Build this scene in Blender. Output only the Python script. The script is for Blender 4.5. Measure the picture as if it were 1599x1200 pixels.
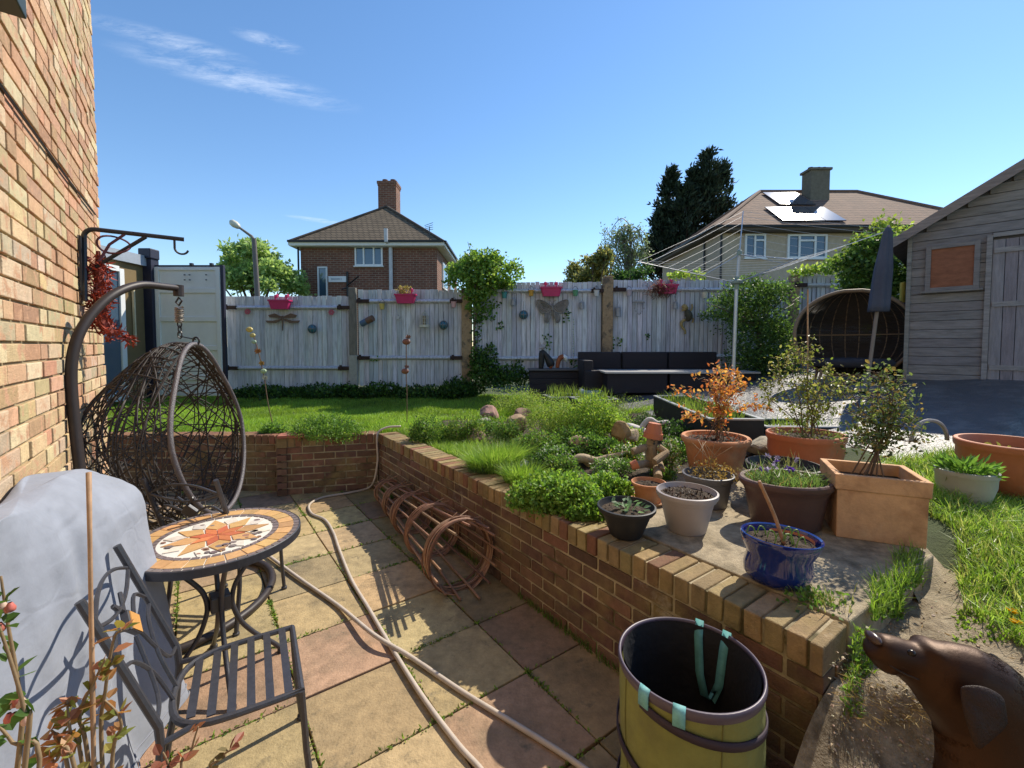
import bpy, bmesh, math, random
import numpy as np
from mathutils import Vector, Matrix, noise
for o in list(bpy.data.objects): bpy.data.objects.remove(o)
SC = bpy.context.scene
COL = SC.collection
R = math.radians
rng = np.random.default_rng(11); random.seed(5)

# ------------------------------------------------------------------ camera
F, PITCH, PY, H = 690.0, R(2.5), 570.0, 1.65
cam = bpy.data.cameras.new('camera'); camo = bpy.data.objects.new('camera', cam); COL.objects.link(camo)
camo.location = (0, 0, H); camo.rotation_euler = (R(90) - PITCH, 0, 0)
cam.sensor_fit = 'HORIZONTAL'; cam.sensor_width = 36; cam.lens = 36 * F / 1599
cam.shift_y = -(600 - PY) / 1599; cam.clip_start = 0.05; cam.clip_end = 2000
SC.camera = camo

# ------------------------------------------------------------------ sky and sun
SUN_AZ, SUN_EL = R(47), R(46)
w = bpy.data.worlds.new('World'); SC.world = w; w.use_nodes = True
nt = w.node_tree; nt.nodes.clear()
out = nt.nodes.new('ShaderNodeOutputWorld'); bg = nt.nodes.new('ShaderNodeBackground')
sky = nt.nodes.new('ShaderNodeTexSky'); sky.sky_type = 'NISHITA'; sky.sun_disc = False
sky.sun_elevation = SUN_EL; sky.sun_rotation = SUN_AZ; sky.air_density = 1.0; sky.dust_density = 0.04; sky.ozone_density = 1.9
bg.inputs[1].default_value = 0.14
hs = nt.nodes.new('ShaderNodeHueSaturation'); hs.inputs['Saturation'].default_value = 1.15
nt.links.new(sky.outputs[0], hs.inputs['Color'])
tc = nt.nodes.new('ShaderNodeTexCoord')
def wmath(op, a, b=None):
    n = nt.nodes.new('ShaderNodeMath'); n.operation = op
    for i, v in enumerate((a, b)):
        if v is None: continue
        if isinstance(v, (int, float)): n.inputs[i].default_value = v
        else: nt.links.new(v, n.inputs[i])
    return n.outputs[0]
# thin cirrus streaks: noise stretched along one direction of a flat cloud layer high above, kept to two small patches of sky
sep = nt.nodes.new('ShaderNodeSeparateXYZ'); nt.links.new(tc.outputs['Generated'], sep.inputs[0])
zz = wmath('MAXIMUM', sep.outputs[2], 0.02)
lx = wmath('DIVIDE', sep.outputs[0], zz); ly = wmath('DIVIDE', sep.outputs[1], zz)
cmb = nt.nodes.new('ShaderNodeCombineXYZ'); nt.links.new(lx, cmb.inputs[0]); nt.links.new(ly, cmb.inputs[1])
mp = nt.nodes.new('ShaderNodeMapping'); mp.inputs['Rotation'].default_value = (0, 0, R(-30)); mp.inputs['Scale'].default_value = (1.6, 4.2, 1)
nt.links.new(cmb.outputs[0], mp.inputs[0])
nz = nt.nodes.new('ShaderNodeTexNoise'); nz.inputs['Scale'].default_value = 2.6; nz.inputs['Detail'].default_value = 12; nz.inputs['Roughness'].default_value = 0.72; nz.inputs['Distortion'].default_value = 0.3
nt.links.new(mp.outputs[0], nz.inputs['Vector'])
mask = None
for (cx, cy, rx, ry, rot) in ((-1.0, 1.72, 0.44, 0.13, 0.52), (-1.12, 1.50, 0.26, 0.07, 0.5), (-0.80, 1.5, 0.12, 0.05, 0.5), (-1.53, 3.6, 0.30, 0.09, 0.66)):
    dx = wmath('SUBTRACT', lx, cx); dy = wmath('SUBTRACT', ly, cy)
    c, s = math.cos(rot), math.sin(rot)
    ex = wmath('DIVIDE', wmath('ADD', wmath('MULTIPLY', dx, c), wmath('MULTIPLY', dy, s)), rx)
    ey = wmath('DIVIDE', wmath('SUBTRACT', wmath('MULTIPLY', dy, c), wmath('MULTIPLY', dx, s)), ry)
    d2 = wmath('ADD', wmath('MULTIPLY', ex, ex), wmath('MULTIPLY', ey, ey))
    m = wmath('MAXIMUM', wmath('SUBTRACT', 1.0, d2), 0.0)
    mask = m if mask is None else wmath('MAXIMUM', mask, m)
den = wmath('MULTIPLY', wmath('MAXIMUM', wmath('SUBTRACT', nz.outputs['Fac'], 0.42), 0.0), 1.5)
den = wmath('MINIMUM', wmath('MULTIPLY', den, wmath('POWER', mask, 1.3)), 0.30)
mixc = nt.nodes.new('ShaderNodeMix'); mixc.data_type = 'RGBA'; mixc.inputs['B'].default_value = (6.2, 6.6, 7.2, 1)
nt.links.new(den, mixc.inputs['Factor']); nt.links.new(hs.outputs[0], mixc.inputs['A'])
nt.links.new(mixc.outputs['Result'], bg.inputs[0]); nt.links.new(bg.outputs[0], out.inputs[0])

sl = bpy.data.lights.new('sun', 'SUN'); so = bpy.data.objects.new('sun', sl); COL.objects.link(so)
SV = Vector((math.sin(SUN_AZ) * math.cos(SUN_EL), math.cos(SUN_AZ) * math.cos(SUN_EL), math.sin(SUN_EL)))
so.rotation_euler = (-SV).to_track_quat('-Z', 'Y').to_euler(); so.location = (8, 8, 12)
sl.energy = 4.6; sl.angle = R(0.5); sl.color = (1.0, 0.91, 0.76)
SC.view_settings.view_transform = 'Standard'; SC.view_settings.look = 'None'
SC.view_settings.exposure = 0.5; SC.view_settings.gamma = 1.0
SC.render.engine = 'CYCLES'

# ------------------------------------------------------------------ helpers: measuring
def ray(px, py):
    x, y = (px - 800) / F, (PY - py) / F
    return np.array([x, math.cos(PITCH) + math.sin(PITCH) * y, -math.sin(PITCH) + math.cos(PITCH) * y])
def at(px, py, Y):                      # the point at distance Y seen there
    r = ray(px, py); return r * (Y / r[1]) + np.array([0, 0, H])
def on(px, py, z):                      # the point at height z seen there
    r = ray(px, py); return r * ((z - H) / r[2]) + np.array([0, 0, H])
def ss(a, b, x):
    t = np.clip((x - a) / (b - a), 0, 1); return t * t * (3 - 2 * t)
def gz(X, Y):                           # height of the raised garden
    base = .615 - .07 * ss(5.4, 7.2, Y) + .05 * ss(7.6, 9.2, Y)
    plane = .29 + .143 * X + .024 * Y
    d = base - plane; k = .05
    z = .5 * (base + plane + np.sqrt(d * d + k * k)) - k * .3
    z = z + .16 * np.exp(-((X - .75) ** 2 / .55 + (Y - 4.6) ** 2 / 1.3))
    z = z + .012 * np.sin(3.1 * X + 1.7 * Y) + .01 * np.sin(7 * X - 5 * Y)
    return np.minimum(z, 1.24)
def gp(px, py):
    z = .64
    for i in range(30):
        p = on(px, py, z); z = .5 * z + .5 * float(gz(p[0], p[1]))
    p[2] = float(gz(p[0], p[1])); return p
DU, DN = np.array([-.588, .809]), np.array([.809, .588])
def uv(u, v, z=0.): q = u * DU + v * DN; return np.array([q[0], q[1], z])

# ------------------------------------------------------------------ helpers: meshes
class MB:
    def __init__(s): s.V = []; s.Fs = []; s.n = 0
    def add(s, V, faces, col=(1, 1, 1)):
        V = np.asarray(V, float).reshape(-1, 3)
        fl = faces if isinstance(faces, list) and len(faces) and isinstance(faces[0], np.ndarray) and faces[0].ndim == 2 else None
        if fl is None:
            by = {}
            for f in faces: by.setdefault(len(f), []).append(f)
            fl = [np.array(x) for x in by.values()]
        for fa in fl:
            c = np.asarray(col, float)
            if c.ndim == 1: c = np.tile(c, (len(fa), 1))
            s.Fs.append((fa + s.n, c))
        s.V.append(V); s.n += len(V); return s
    def box(s, c, size, ax=None, ay=None, col=(1, 1, 1), az=None, taper=1.0):
        c = np.asarray(c, float)
        ax = np.array([1., 0, 0]) if ax is None else np.resize(np.append(ax, 0.)[:3], 3).astype(float); ax = ax / np.linalg.norm(ax)
        if ay is None: ay = np.array([-ax[1], ax[0], 0.]); ay = ay / np.linalg.norm(ay)
        ay = np.append(ay, 0.)[:3].astype(float)
        az = np.cross(ax, ay) if az is None else np.asarray(az, float)
        h = np.asarray(size, float) / 2
        P = []
        for k in (-1, 1):
            t = taper if k < 0 else 1
            for i, j in ((-1, -1), (1, -1), (1, 1), (-1, 1)):
                P.append(c + ax * i * h[0] * t + ay * j * h[1] * t + az * k * h[2])
        return s.add(P, [(3, 2, 1, 0), (4, 5, 6, 7), (0, 1, 5, 4), (1, 2, 6, 5), (2, 3, 7, 6), (3, 0, 4, 7)], col)
    def tube(s, pts, r, n=8, col=(1, 1, 1), closed=False, cap=True, flat=None):
        P = np.asarray(pts, float); m = len(P)
        rr = np.full(m, r, float) if np.isscalar(r) else np.asarray(r, float)
        if closed: T = np.roll(P, -1, 0) - np.roll(P, 1, 0)
        else: T = np.gradient(P, axis=0)
        T = T / (np.linalg.norm(T, axis=1)[:, None] + 1e-9)
        a = np.array([0, 0, 1.]) if abs(T[0][2]) < .9 else np.array([1., 0, 0])
        N = np.zeros_like(P); b = np.cross(T[0], a); N[0] = b / np.linalg.norm(b)
        for i in range(1, m):
            v = N[i - 1] - T[i] * np.dot(N[i - 1], T[i]); N[i] = v / (np.linalg.norm(v) + 1e-9)
        B = np.cross(T, N); t = np.arange(n) / n * 2 * math.pi
        ca, sa = np.cos(t), np.sin(t)
        if flat: sa = sa * flat
        V = (P[:, None, :] + rr[:, None, None] * (ca[None, :, None] * N[:, None, :] + sa[None, :, None] * B[:, None, :])).reshape(-1, 3)
        i = np.arange(m if closed else m - 1)[:, None]; j = np.arange(n)[None, :]
        i2 = (i + 1) % m; j2 = (j + 1) % n
        fa = np.stack([(i * n + j), (i * n + j2), (i2 * n + j2), (i2 * n + j)], -1).reshape(-1, 4)
        fl = [fa]
        if cap and not closed:
            fl.append(np.array([list(range(n))[::-1], list(range((m - 1) * n, m * n))]))
        return s.add(V, fl, col)
    def lathe(s, prof, c, n=40, col=(1, 1, 1), sx=1., sy=1., close=False, rot=0., tilt=None):
        pr = np.asarray(prof, float); m = len(pr); t = np.arange(n) / n * 2 * math.pi + rot
        V = np.stack([pr[:, 0:1] * np.cos(t) * sx, pr[:, 0:1] * np.sin(t) * sy, np.repeat(pr[:, 1:2], n, 1)], -1).reshape(-1, 3)
        if tilt is not None: V = V @ np.array(tilt.to_3x3()).T
        V = V + np.asarray(c, float)
        i = np.arange(m - 1)[:, None]; j = np.arange(n)[None, :]; j2 = (j + 1) % n
        fa = np.stack([i * n + j, i * n + j2, (i + 1) * n + j2, (i + 1) * n + j], -1).reshape(-1, 4)
        fl = [fa]
        if close: fl.append(np.array([list(range(n))[::-1], list(range((m - 1) * n, m * n))]))
        return s.add(V, fl, col)
    def prism(s, pts, d, col=(1, 1, 1)):          # closed outline (3-D points) pushed along d
        P = np.asarray(pts, float); n = len(P); d = np.asarray(d, float)
        fs = [tuple(range(n))[::-1], tuple(range(n, 2 * n))] + [(i, (i + 1) % n, n + (i + 1) % n, n + i) for i in range(n)]
        return s.add(np.vstack([P, P + d]), fs, col)
    def leaves(s, P, T, L, W, cols, nrm=None, droop=0.):
        n = len(P); L = np.broadcast_to(L, n)[:, None]; W = np.broadcast_to(W, n)[:, None]
        T = T / (np.linalg.norm(T, axis=1)[:, None] + 1e-9)
        rnd = rng.normal(size=(n, 3)) if nrm is None else nrm + rng.normal(size=(n, 3)) * .35
        B = np.cross(T, rnd); B /= np.linalg.norm(B, axis=1)[:, None] + 1e-9
        Nn = np.cross(B, T)
        V = np.stack([P, P + T * L * .45 + B * W * .5 + Nn * W * .15, P + T * L - np.array([0, 0, 1.]) * L * droop, P + T * L * .45 - B * W * .5 + Nn * W * .15], 1).reshape(-1, 3)
        k = np.arange(n)[:, None] * 4
        return s.add(V, [k + np.array([[0, 1, 2, 3]])], cols)
    def leaves6(s, P, T, L, W, cols, droop=.1):
        n = len(P); L = np.broadcast_to(L, n)[:, None]; W = np.broadcast_to(W, n)[:, None]
        T = T / (np.linalg.norm(T, axis=1)[:, None] + 1e-9); B = np.cross(T, rng.normal(size=(n, 3)) * .6 + np.array([0, 0, 1.])); B /= np.linalg.norm(B, axis=1)[:, None] + 1e-9; Nn = np.cross(B, T); dz = np.array([0, 0, 1.]) * L * droop
        pts = [P, P + T * L * .28 + B * W * .46 + Nn * W * .10, P + T * L * .66 + B * W * .40 + Nn * W * .12 - dz * .4, P + T * L - dz, P + T * L * .66 - B * W * .40 + Nn * W * .12 - dz * .4, P + T * L * .28 - B * W * .46 + Nn * W * .10]
        V = np.stack(pts, 1).reshape(-1, 3); k = np.arange(n)[:, None] * 6
        return s.add(V, [np.concatenate([k + np.array([[0, 1, 2, 3]]), k + np.array([[0, 3, 4, 5]])])], np.concatenate([np.asarray(cols), np.asarray(cols)]))
    def blades(s, P, h, wd, lean, cols, curve=.5):
        n = len(P); h = np.broadcast_to(h, n)[:, None]; a = rng.uniform(0, 2 * math.pi, n)
        B = np.stack([np.cos(a), np.sin(a), 0 * a], 1) * np.broadcast_to(wd, n)[:, None]
        if np.ndim(lean) == 0: ang = rng.uniform(0, 2 * math.pi, n); Ld = np.stack([np.cos(ang), np.sin(ang), 0 * ang], 1) * rng.uniform(.2, 1, n)[:, None] * lean
        else: Ld = lean
        up = np.array([0, 0, 1.])
        M_ = P + up * h * .55 + Ld * h * .35 * (1 - curve * .4); Tp = P + up * h * (1 - .25 * np.linalg.norm(Ld, axis=1)[:, None] ** 2) + Ld * h
        V = np.stack([P - B * .5, P + B * .5, M_ + B * .4, M_ - B * .4, Tp], 1).reshape(-1, 3)
        k = np.arange(n)[:, None] * 5
        return s.add(V, [k + np.array([[0, 1, 2, 3]]), k + np.array([[3, 2, 4]])], np.asarray(cols))

BASE = {}
def ob(name, mb, mat, parent=None, loc=None, smooth=False, bevel=0., sub=0):
    me = bpy.data.meshes.new(name)
    off = BASE[parent.name] if parent is not None else (np.zeros(3) if loc is None else np.asarray(loc, float))
    V = np.vstack(mb.V) - off
    me.vertices.add(len(V)); me.vertices.foreach_set('co', V.astype(np.float32).ravel())
    ks = [len(f) * f.shape[1] for f, c in mb.Fs]; nf = sum(len(f) for f, c in mb.Fs)
    me.loops.add(sum(ks)); me.polygons.add(nf)
    me.loops.foreach_set('vertex_index', np.concatenate([f.ravel() for f, c in mb.Fs]).astype(np.int32))
    tot = np.concatenate([np.full(len(f), f.shape[1]) for f, c in mb.Fs]); st = np.concatenate([[0], np.cumsum(tot)[:-1]])
    me.polygons.foreach_set('loop_start', st.astype(np.int32))
    try: me.polygons.foreach_set('loop_total', tot.astype(np.int32))
    except Exception: pass
    cc = np.vstack([c[:len(f)] for f, c in mb.Fs]); lc = np.repeat(np.c_[cc, np.ones(len(cc))], tot, axis=0)
    me.update(calc_edges=True)
    at_ = me.color_attributes.new('Col', 'FLOAT_COLOR', 'CORNER'); at_.data.foreach_set('color', lc.astype(np.float32).ravel())
    me.polygons.foreach_set('use_smooth', np.full(nf, bool(smooth)))
    me.validate()
    me.materials.append(mat)
    o = bpy.data.objects.new(name, me); COL.objects.link(o)
    if parent is not None: o.parent = parent; BASE[o.name] = BASE[parent.name]
    else: o.location = off; BASE[o.name] = off
    if bevel: b = o.modifiers.new('bevel', 'BEVEL'); b.width = bevel; b.segments = 2; b.limit_method = 'ANGLE'; b.angle_limit = R(40)
    if sub: b = o.modifiers.new('sub', 'SUBSURF'); b.levels = sub; b.render_levels = sub
    return o
def tag(o, label, cat, group=None):
    o['label'] = label; o['category'] = cat
    if group: o['group'] = group
    return o
def thing(name, label, cat, loc, group=None):
    o = bpy.data.objects.new(name, None); COL.objects.link(o); o.location = loc; o.empty_display_size = .1
    BASE[o.name] = np.asarray(loc, float); return tag(o, label, cat, group)
def struct(o, kind='structure'): o['kind'] = kind; return o

# ------------------------------------------------------------------ helpers: materials
def mat(name, col=(.5, .5, .5), rough=.7, attr=False, var=.2, vs=6., col2=None, s2=2., t2=(.5, .62), bump=.0, bs=60., metal=0., spec=.4, stretch=(1, 1, 1), trans=0., coat=0., sheen=0., col3=None, s3=5., t3=(.6, .75), crease=0., cs=4.):
    m = bpy.data.materials.new(name); m.use_nodes = True; t = m.node_tree; N = t.nodes; Lk = t.links
    b = N['Principled BSDF']; b.inputs['Roughness'].default_value = rough; b.inputs['Metallic'].default_value = metal
    b.inputs['Specular IOR Level'].default_value = spec; b.inputs['Coat Weight'].default_value = coat; b.inputs['Sheen Weight'].default_value = sheen
    tcn = N.new('ShaderNodeTexCoord'); mpn = N.new('ShaderNodeMapping'); mpn.inputs['Scale'].default_value = stretch
    Lk.new(tcn.outputs['Object'], mpn.inputs[0])
    if attr:
        a = N.new('ShaderNodeAttribute'); a.attribute_name = 'Col'; src = a.outputs['Color']
    else:
        a = N.new('ShaderNodeRGB'); a.outputs[0].default_value = (*col, 1); src = a.outputs[0]
    def nz_(scale, det=6, rg=.6):
        n = N.new('ShaderNodeTexNoise'); n.inputs['Scale'].default_value = scale; n.inputs['Detail'].default_value = det; n.inputs['Roughness'].default_value = rg
        Lk.new(mpn.outputs[0], n.inputs['Vector']); return n.outputs['Fac']
    if col2 is not None:
        rp = N.new('ShaderNodeMapRange'); rp.inputs[1].default_value = t2[0]; rp.inputs[2].default_value = t2[1]
        Lk.new(nz_(s2), rp.inputs[0]); mx = N.new('ShaderNodeMix'); mx.data_type = 'RGBA'; mx.inputs['B'].default_value = (*col2, 1)
        Lk.new(rp.outputs[0], mx.inputs['Factor']); Lk.new(src, mx.inputs['A']); src = mx.outputs['Result']
    if col3 is not None:
        rp = N.new('ShaderNodeMapRange'); rp.inputs[1].default_value = t3[0]; rp.inputs[2].default_value = t3[1]
        mo_ = N.new('ShaderNodeMapping'); mo_.inputs['Location'].default_value = (7.3, 2.1, 5.5); Lk.new(mpn.outputs[0], mo_.inputs[0]); n3 = N.new('ShaderNodeTexNoise'); n3.inputs['Scale'].default_value = s3; n3.inputs['Detail'].default_value = 8; n3.inputs['Roughness'].default_value = .7; Lk.new(mo_.outputs[0], n3.inputs['Vector'])
        Lk.new(n3.outputs['Fac'], rp.inputs[0]); mx = N.new('ShaderNodeMix'); mx.data_type = 'RGBA'; mx.inputs['B'].default_value = (*col3, 1)
        Lk.new(rp.outputs[0], mx.inputs['Factor']); Lk.new(src, mx.inputs['A']); src = mx.outputs['Result']
    if var:
        rp = N.new('ShaderNodeMapRange'); rp.inputs[1].default_value = .25; rp.inputs[2].default_value = .75; rp.inputs[3].default_value = 1 - var; rp.inputs[4].default_value = 1 + var
        Lk.new(nz_(vs, 8, .7), rp.inputs[0]); mx = N.new('ShaderNodeMix'); mx.data_type = 'RGBA'; mx.blend_type = 'MULTIPLY'; mx.inputs['Factor'].default_value = 1
        Lk.new(src, mx.inputs['A']); Lk.new(rp.outputs[0], mx.inputs['B']); src = mx.outputs['Result']
    Lk.new(src, b.inputs['Base Color'])
    if bump:
        bn = N.new('ShaderNodeBump'); bn.inputs['Strength'].default_value = min(1, bump); bn.inputs['Distance'].default_value = .01 * max(1, bump)
        Lk.new(nz_(bs, 5, .6), bn.inputs['Height']); Lk.new(bn.outputs[0], b.inputs['Normal'])
    if crease:
        vo = N.new('ShaderNodeTexVoronoi'); vo.feature = 'DISTANCE_TO_EDGE'; vo.inputs['Scale'].default_value = cs
        ds = N.new('ShaderNodeVectorMath'); ds.operation = 'ADD'; nn = N.new('ShaderNodeTexNoise'); nn.inputs['Scale'].default_value = 2.5; Lk.new(mpn.outputs[0], nn.inputs['Vector']); Lk.new(mpn.outputs[0], ds.inputs[0]); Lk.new(nn.outputs['Color'], ds.inputs[1]); Lk.new(ds.outputs[0], vo.inputs['Vector'])
        mr = N.new('ShaderNodeMapRange'); mr.interpolation_type = 'SMOOTHSTEP'; mr.inputs[2].default_value = .06; Lk.new(vo.outputs['Distance'], mr.inputs[0]); b2 = N.new('ShaderNodeBump'); b2.inputs['Strength'].default_value = crease; b2.inputs['Distance'].default_value = .012; Lk.new(mr.outputs[0], b2.inputs['Height'])
        if bump: Lk.new(bn.outputs[0], b2.inputs['Normal'])
        Lk.new(b2.outputs[0], b.inputs['Normal'])
    if trans:
        tr = N.new('ShaderNodeBsdfTranslucent'); hsn = N.new('ShaderNodeHueSaturation'); hsn.inputs['Value'].default_value = 1.7; hsn.inputs['Saturation'].default_value = 1.1; hsn.inputs['Hue'].default_value = .488
        Lk.new(src, hsn.inputs['Color']); Lk.new(hsn.outputs[0], tr.inputs['Color'])
        ms = N.new('ShaderNodeMixShader'); ms.inputs[0].default_value = trans
        Lk.new(b.outputs[0], ms.inputs[1]); Lk.new(tr.outputs[0], ms.inputs[2]); Lk.new(ms.outputs[0], N['Material Output'].inputs['Surface'])
    return m
MT = {}
MT['hbrick'] = mat('house_brick', attr=True, rough=.85, var=.25, vs=30, bump=.6, bs=120, col2=(.47, .27, .16), s2=15, t2=(.52, .62))
MT['hmortar'] = mat('house_mortar', (.34, .265, .155), .95, var=.25, bump=.6, bs=150)
MT['wbrick'] = mat('wall_brick', attr=True, rough=.9, var=.35, vs=18, bump=.7, bs=110, col2=(.22, .165, .065), s2=3.2, t2=(.48, .72), col3=(.44, .38, .29), s3=4.5, t3=(.60, .78))
MT['wmortar'] = mat('wall_mortar', (.40, .335, .22), .95, var=.35, vs=9, bump=.7, bs=130, col2=(.12, .1, .05), s2=4)
MT['slab'] = mat('paving_slab', attr=True, rough=.9, var=.34, vs=16, bump=.5, bs=90, col2=(.13, .105, .065), s2=2.6, t2=(.48, .78), col3=(.11, .095, .065), s3=11, t3=(.58, .74))
MT['joint'] = mat('joint_soil', (.13, .105, .06), .95, var=.4, bump=.8)
MT['concrete'] = mat('concrete', (.34, .28, .19), .92, var=.4, vs=22, bump=.7, bs=140, col2=(.12, .10, .065), s2=6, t2=(.5, .72))
MT['soil'] = mat('soil', (.07, .05, .033), .95, var=.5, vs=20, bump=2., bs=70, col2=(.025, .018, .012), s2=18)
MT['lawnsoil'] = mat('lawn_soil', (.045, .06, .02), .95, var=.4, vs=10, bump=1., bs=60)
MT['fabric'] = mat('weed_fabric', (.08, .081, .087), .44, var=.25, vs=9, bump=1.6, bs=22, col2=(.13, .13, .133), s2=5, spec=.95)
MT['leaf'] = mat('leaf', attr=True, rough=.45, var=0, spec=.35, trans=.42)
MT['dleaf'] = mat('dark_leaf', attr=True, rough=.6, var=0, spec=.2, trans=.15)
MT['bark'] = mat('bark', (.11, .08, .055), .9, var=.4, vs=20, bump=1)
MT['fence'] = mat('fence_paint', attr=True, rough=.85, var=.25, vs=5, stretch=(6, 6, .5), bump=.5, bs=30, col2=(.27, .275, .29), s2=4, t2=(.5, .76), col3=(.26, .27, .22), s3=3, t3=(.58, .8))
MT['post'] = mat('concrete_post', (.36, .25, .145), .9, var=.35, vs=16, bump=.8, col2=(.14, .11, .08), s2=7)
MT['gpost'] = mat('weathered_post', (.2, .18, .15), .9, var=.4, vs=10, bump=.8, stretch=(3, 3, .7))
MT['black'] = mat('black_metal', (.018, .018, .021), .45, var=.2, vs=30, spec=.5)
MT['iron'] = mat('dark_iron', (.035, .035, .042), .42, var=.3, vs=40, spec=.6, bump=.1)
MT['white'] = mat('white_paint', (.74, .75, .75), .5, var=.06, vs=3)
MT['glass'] = mat('window_glass', (.05, .09, .14), .06, var=.1, spec=1.0)
MT['render'] = mat('pebble_render', (.47, .38, .28), .95, var=.2, vs=6, bump=.8, bs=40)
MT['terra'] = mat('terracotta', (.50, .215, .10), .8, var=.25, vs=9, bump=.25, bs=50, col2=(.42, .29, .18), s2=4, t2=(.46, .7), col3=(.22, .12, .07), s3=7, t3=(.6, .75))
MT['terra2'] = mat('terracotta_plastic', (.48, .16, .075), .55, var=.16, vs=6, col3=(.36, .22, .14), s3=5, t3=(.56, .8))
MT['terra3'] = mat('aged_terracotta', (.60, .35, .19), .85, var=.25, vs=8, bump=.4, bs=50, col2=(.30, .15, .075), s2=5, t2=(.48, .7), col3=(.60, .40, .24), s3=4, t3=(.55, .75))
MT['wicker'] = mat('brown_wicker', (.040, .032, .028), .6, var=.3, vs=40)
MT['tan'] = mat('tan_wicker', (.23, .16, .10), .6, var=.3, vs=40)
MT['willow'] = mat('willow', attr=True, rough=.6, var=.3, vs=30)

# ------------------------------------------------------------------ patio
def jit(c, s=.1): c = np.asarray(c, float); return np.clip(c * (1 + rng.uniform(-s, s)) * (1 + rng.uniform(-s * .3, s * .3, 3)), 0, 1)
PW_A, PW_B = np.array([-1.53, 5.03]), np.array([1.05, 1.44])      # front line of the long retaining wall
WD = (PW_B - PW_A) / np.linalg.norm(PW_B - PW_A); WN = np.array([-WD[1], WD[0]]); WN = WN if WN[0] > 0 else -WN; WL = np.linalg.norm(PW_B - PW_A)
mb = MB(); us = np.arange(-1.17, 6.6, .482) ; vs_ = np.arange(-3.0, 1.9, .482) - .005
vs_ = .37 + .482 * np.arange(-8, 4)
us = 1.705 + .482 * np.arange(-6, 11)
for i in range(len(us) - 1):
    for j in range(len(vs_) - 1):
        c = uv((us[i] + us[i + 1]) / 2, (vs_[j] + vs_[j + 1]) / 2, -.025 + rng.uniform(-.003, .003))
        if c[1] < -1.2 or c[0] < -5.5: continue
        kind = rng.random()
        col = jit((.37, .275, .145), .2) if kind < .66 else jit((.33, .205, .135), .15)
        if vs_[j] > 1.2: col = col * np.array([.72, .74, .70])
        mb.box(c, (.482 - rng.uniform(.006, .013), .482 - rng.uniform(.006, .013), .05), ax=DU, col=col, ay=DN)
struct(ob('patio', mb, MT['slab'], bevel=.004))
mb = MB(); mb.box((-1, 2, -.06), (12, 12, .06)); struct(ob('patio_bed', mb, MT['joint']))
mb = MB(); mb.box((0, 200, -.5), (900, 900, .1)); struct(ob('ground', mb, mat('far_ground', (.06, .09, .03), .9, var=.4, vs=.3)))

# ------------------------------------------------------------------ raised garden ground (one sheet behind the retaining walls)
def behind(X, Y):
    a = (X - PW_A[0]) * WN[0] + (Y - PW_A[1]) * WN[1]              # distance behind the long wall
    t = (X - PW_A[0]) * WD[0] + (Y - PW_A[1]) * WD[1]
    return a, t
xs = np.concatenate([np.arange(-8.2, 7.6, .1), np.arange(7.6, 40, 2.)]); ys = np.concatenate([np.arange(-.8, 10.2, .1), np.arange(10.2, 60, 4.)])
xs = np.concatenate([np.arange(-40, -8.2, 3.), xs])
GX, GY = np.meshgrid(xs, ys, indexing='ij'); GZ = gz(GX, GY)
A_, T_ = behind(GX, GY)
def lower_path(X, Y):                                              # the path at the right where the dog stands
    q = (X - 1.21) * .787 + (Y - 1.56) * .617                     # behind the short end of the wall
    t = behind(X, Y)[1]
    return t - WL
LP = lower_path(GX, GY)
GZ = np.where(LP > .04, np.minimum(GZ, .30 + .19 * ss(1.30, 1.46, GY + .04 * np.sin(9 * GX)) + .015 * np.sin(5 * GX + 3 * GY) + .17 * ss(1.75, 2.4, GX) * ss(1.2, 2.0, GY)), GZ)
idx = np.arange(GX.size).reshape(GX.shape)
keep = (A_ > .1) & (T_ > -.2) | ((T_ <= .0) & (GY > 5.0)) | ((GX < -1.4) & (GY > 5.0)) | ((LP > -.03) & (A_ > .1) & (GX < 6))
keep &= ~((LP > -.14) & (LP < 1.5) & (A_ < .8))
keep &= ~((GX < -3.0) & (GY < 5.0))
kf = keep[:-1, :-1] & keep[1:, :-1] & keep[1:, 1:] & keep[:-1, 1:]
q = np.stack([idx[:-1, :-1], idx[1:, :-1], idx[1:, 1:], idx[:-1, 1:]], -1)
fx = (GX[:-1, :-1] + GX[1:, 1:]) / 2; fy = (GY[:-1, :-1] + GY[1:, 1:]) / 2
terr = ((fx > 1.85 + .0 * fy) & (fy > 3.7) & (fx > 2.75 - (fy - 3.7) * .45) & (fy < 9.3) & (fx < 9)) | ((fy > 6.6) & (fx > .6) & (fy < 9.3) & (fx < 9)) | ((fx > 2.9) & (fy > 3.0) & (fx < 9) & (fy < 9.3))
soilr = (~terr) & (fx > -1.4) & (fy < 6.4) & (behind(fx, fy)[1] < WL - 1.1)
lp_f = lower_path(fx, fy)
grass_r = (~terr) & (~soilr) & (fx > 2.05) & (fy < 4)
conc = (~terr) & (~soilr) & (lp_f > -1.35) & (fy < 3.4) & (~grass_r)
lawn = ~(terr | soilr | conc)
V = np.stack([GX, GY, GZ], -1).reshape(-1, 3)
for nm, msk, mt in (('terrace', terr, 'fabric'), ('garden_bed', soilr, 'soil'), ('concrete_path', conc, 'concrete'), ('lawn', lawn, 'lawnsoil')):
    f = q[msk & kf]; used = np.unique(f); remap = np.zeros(len(V), int); remap[used] = np.arange(len(used))
    mb = MB(); mb.add(V[used], [remap[f]]); o = ob(nm, mb, MT[mt], smooth=True); struct(o)

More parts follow.
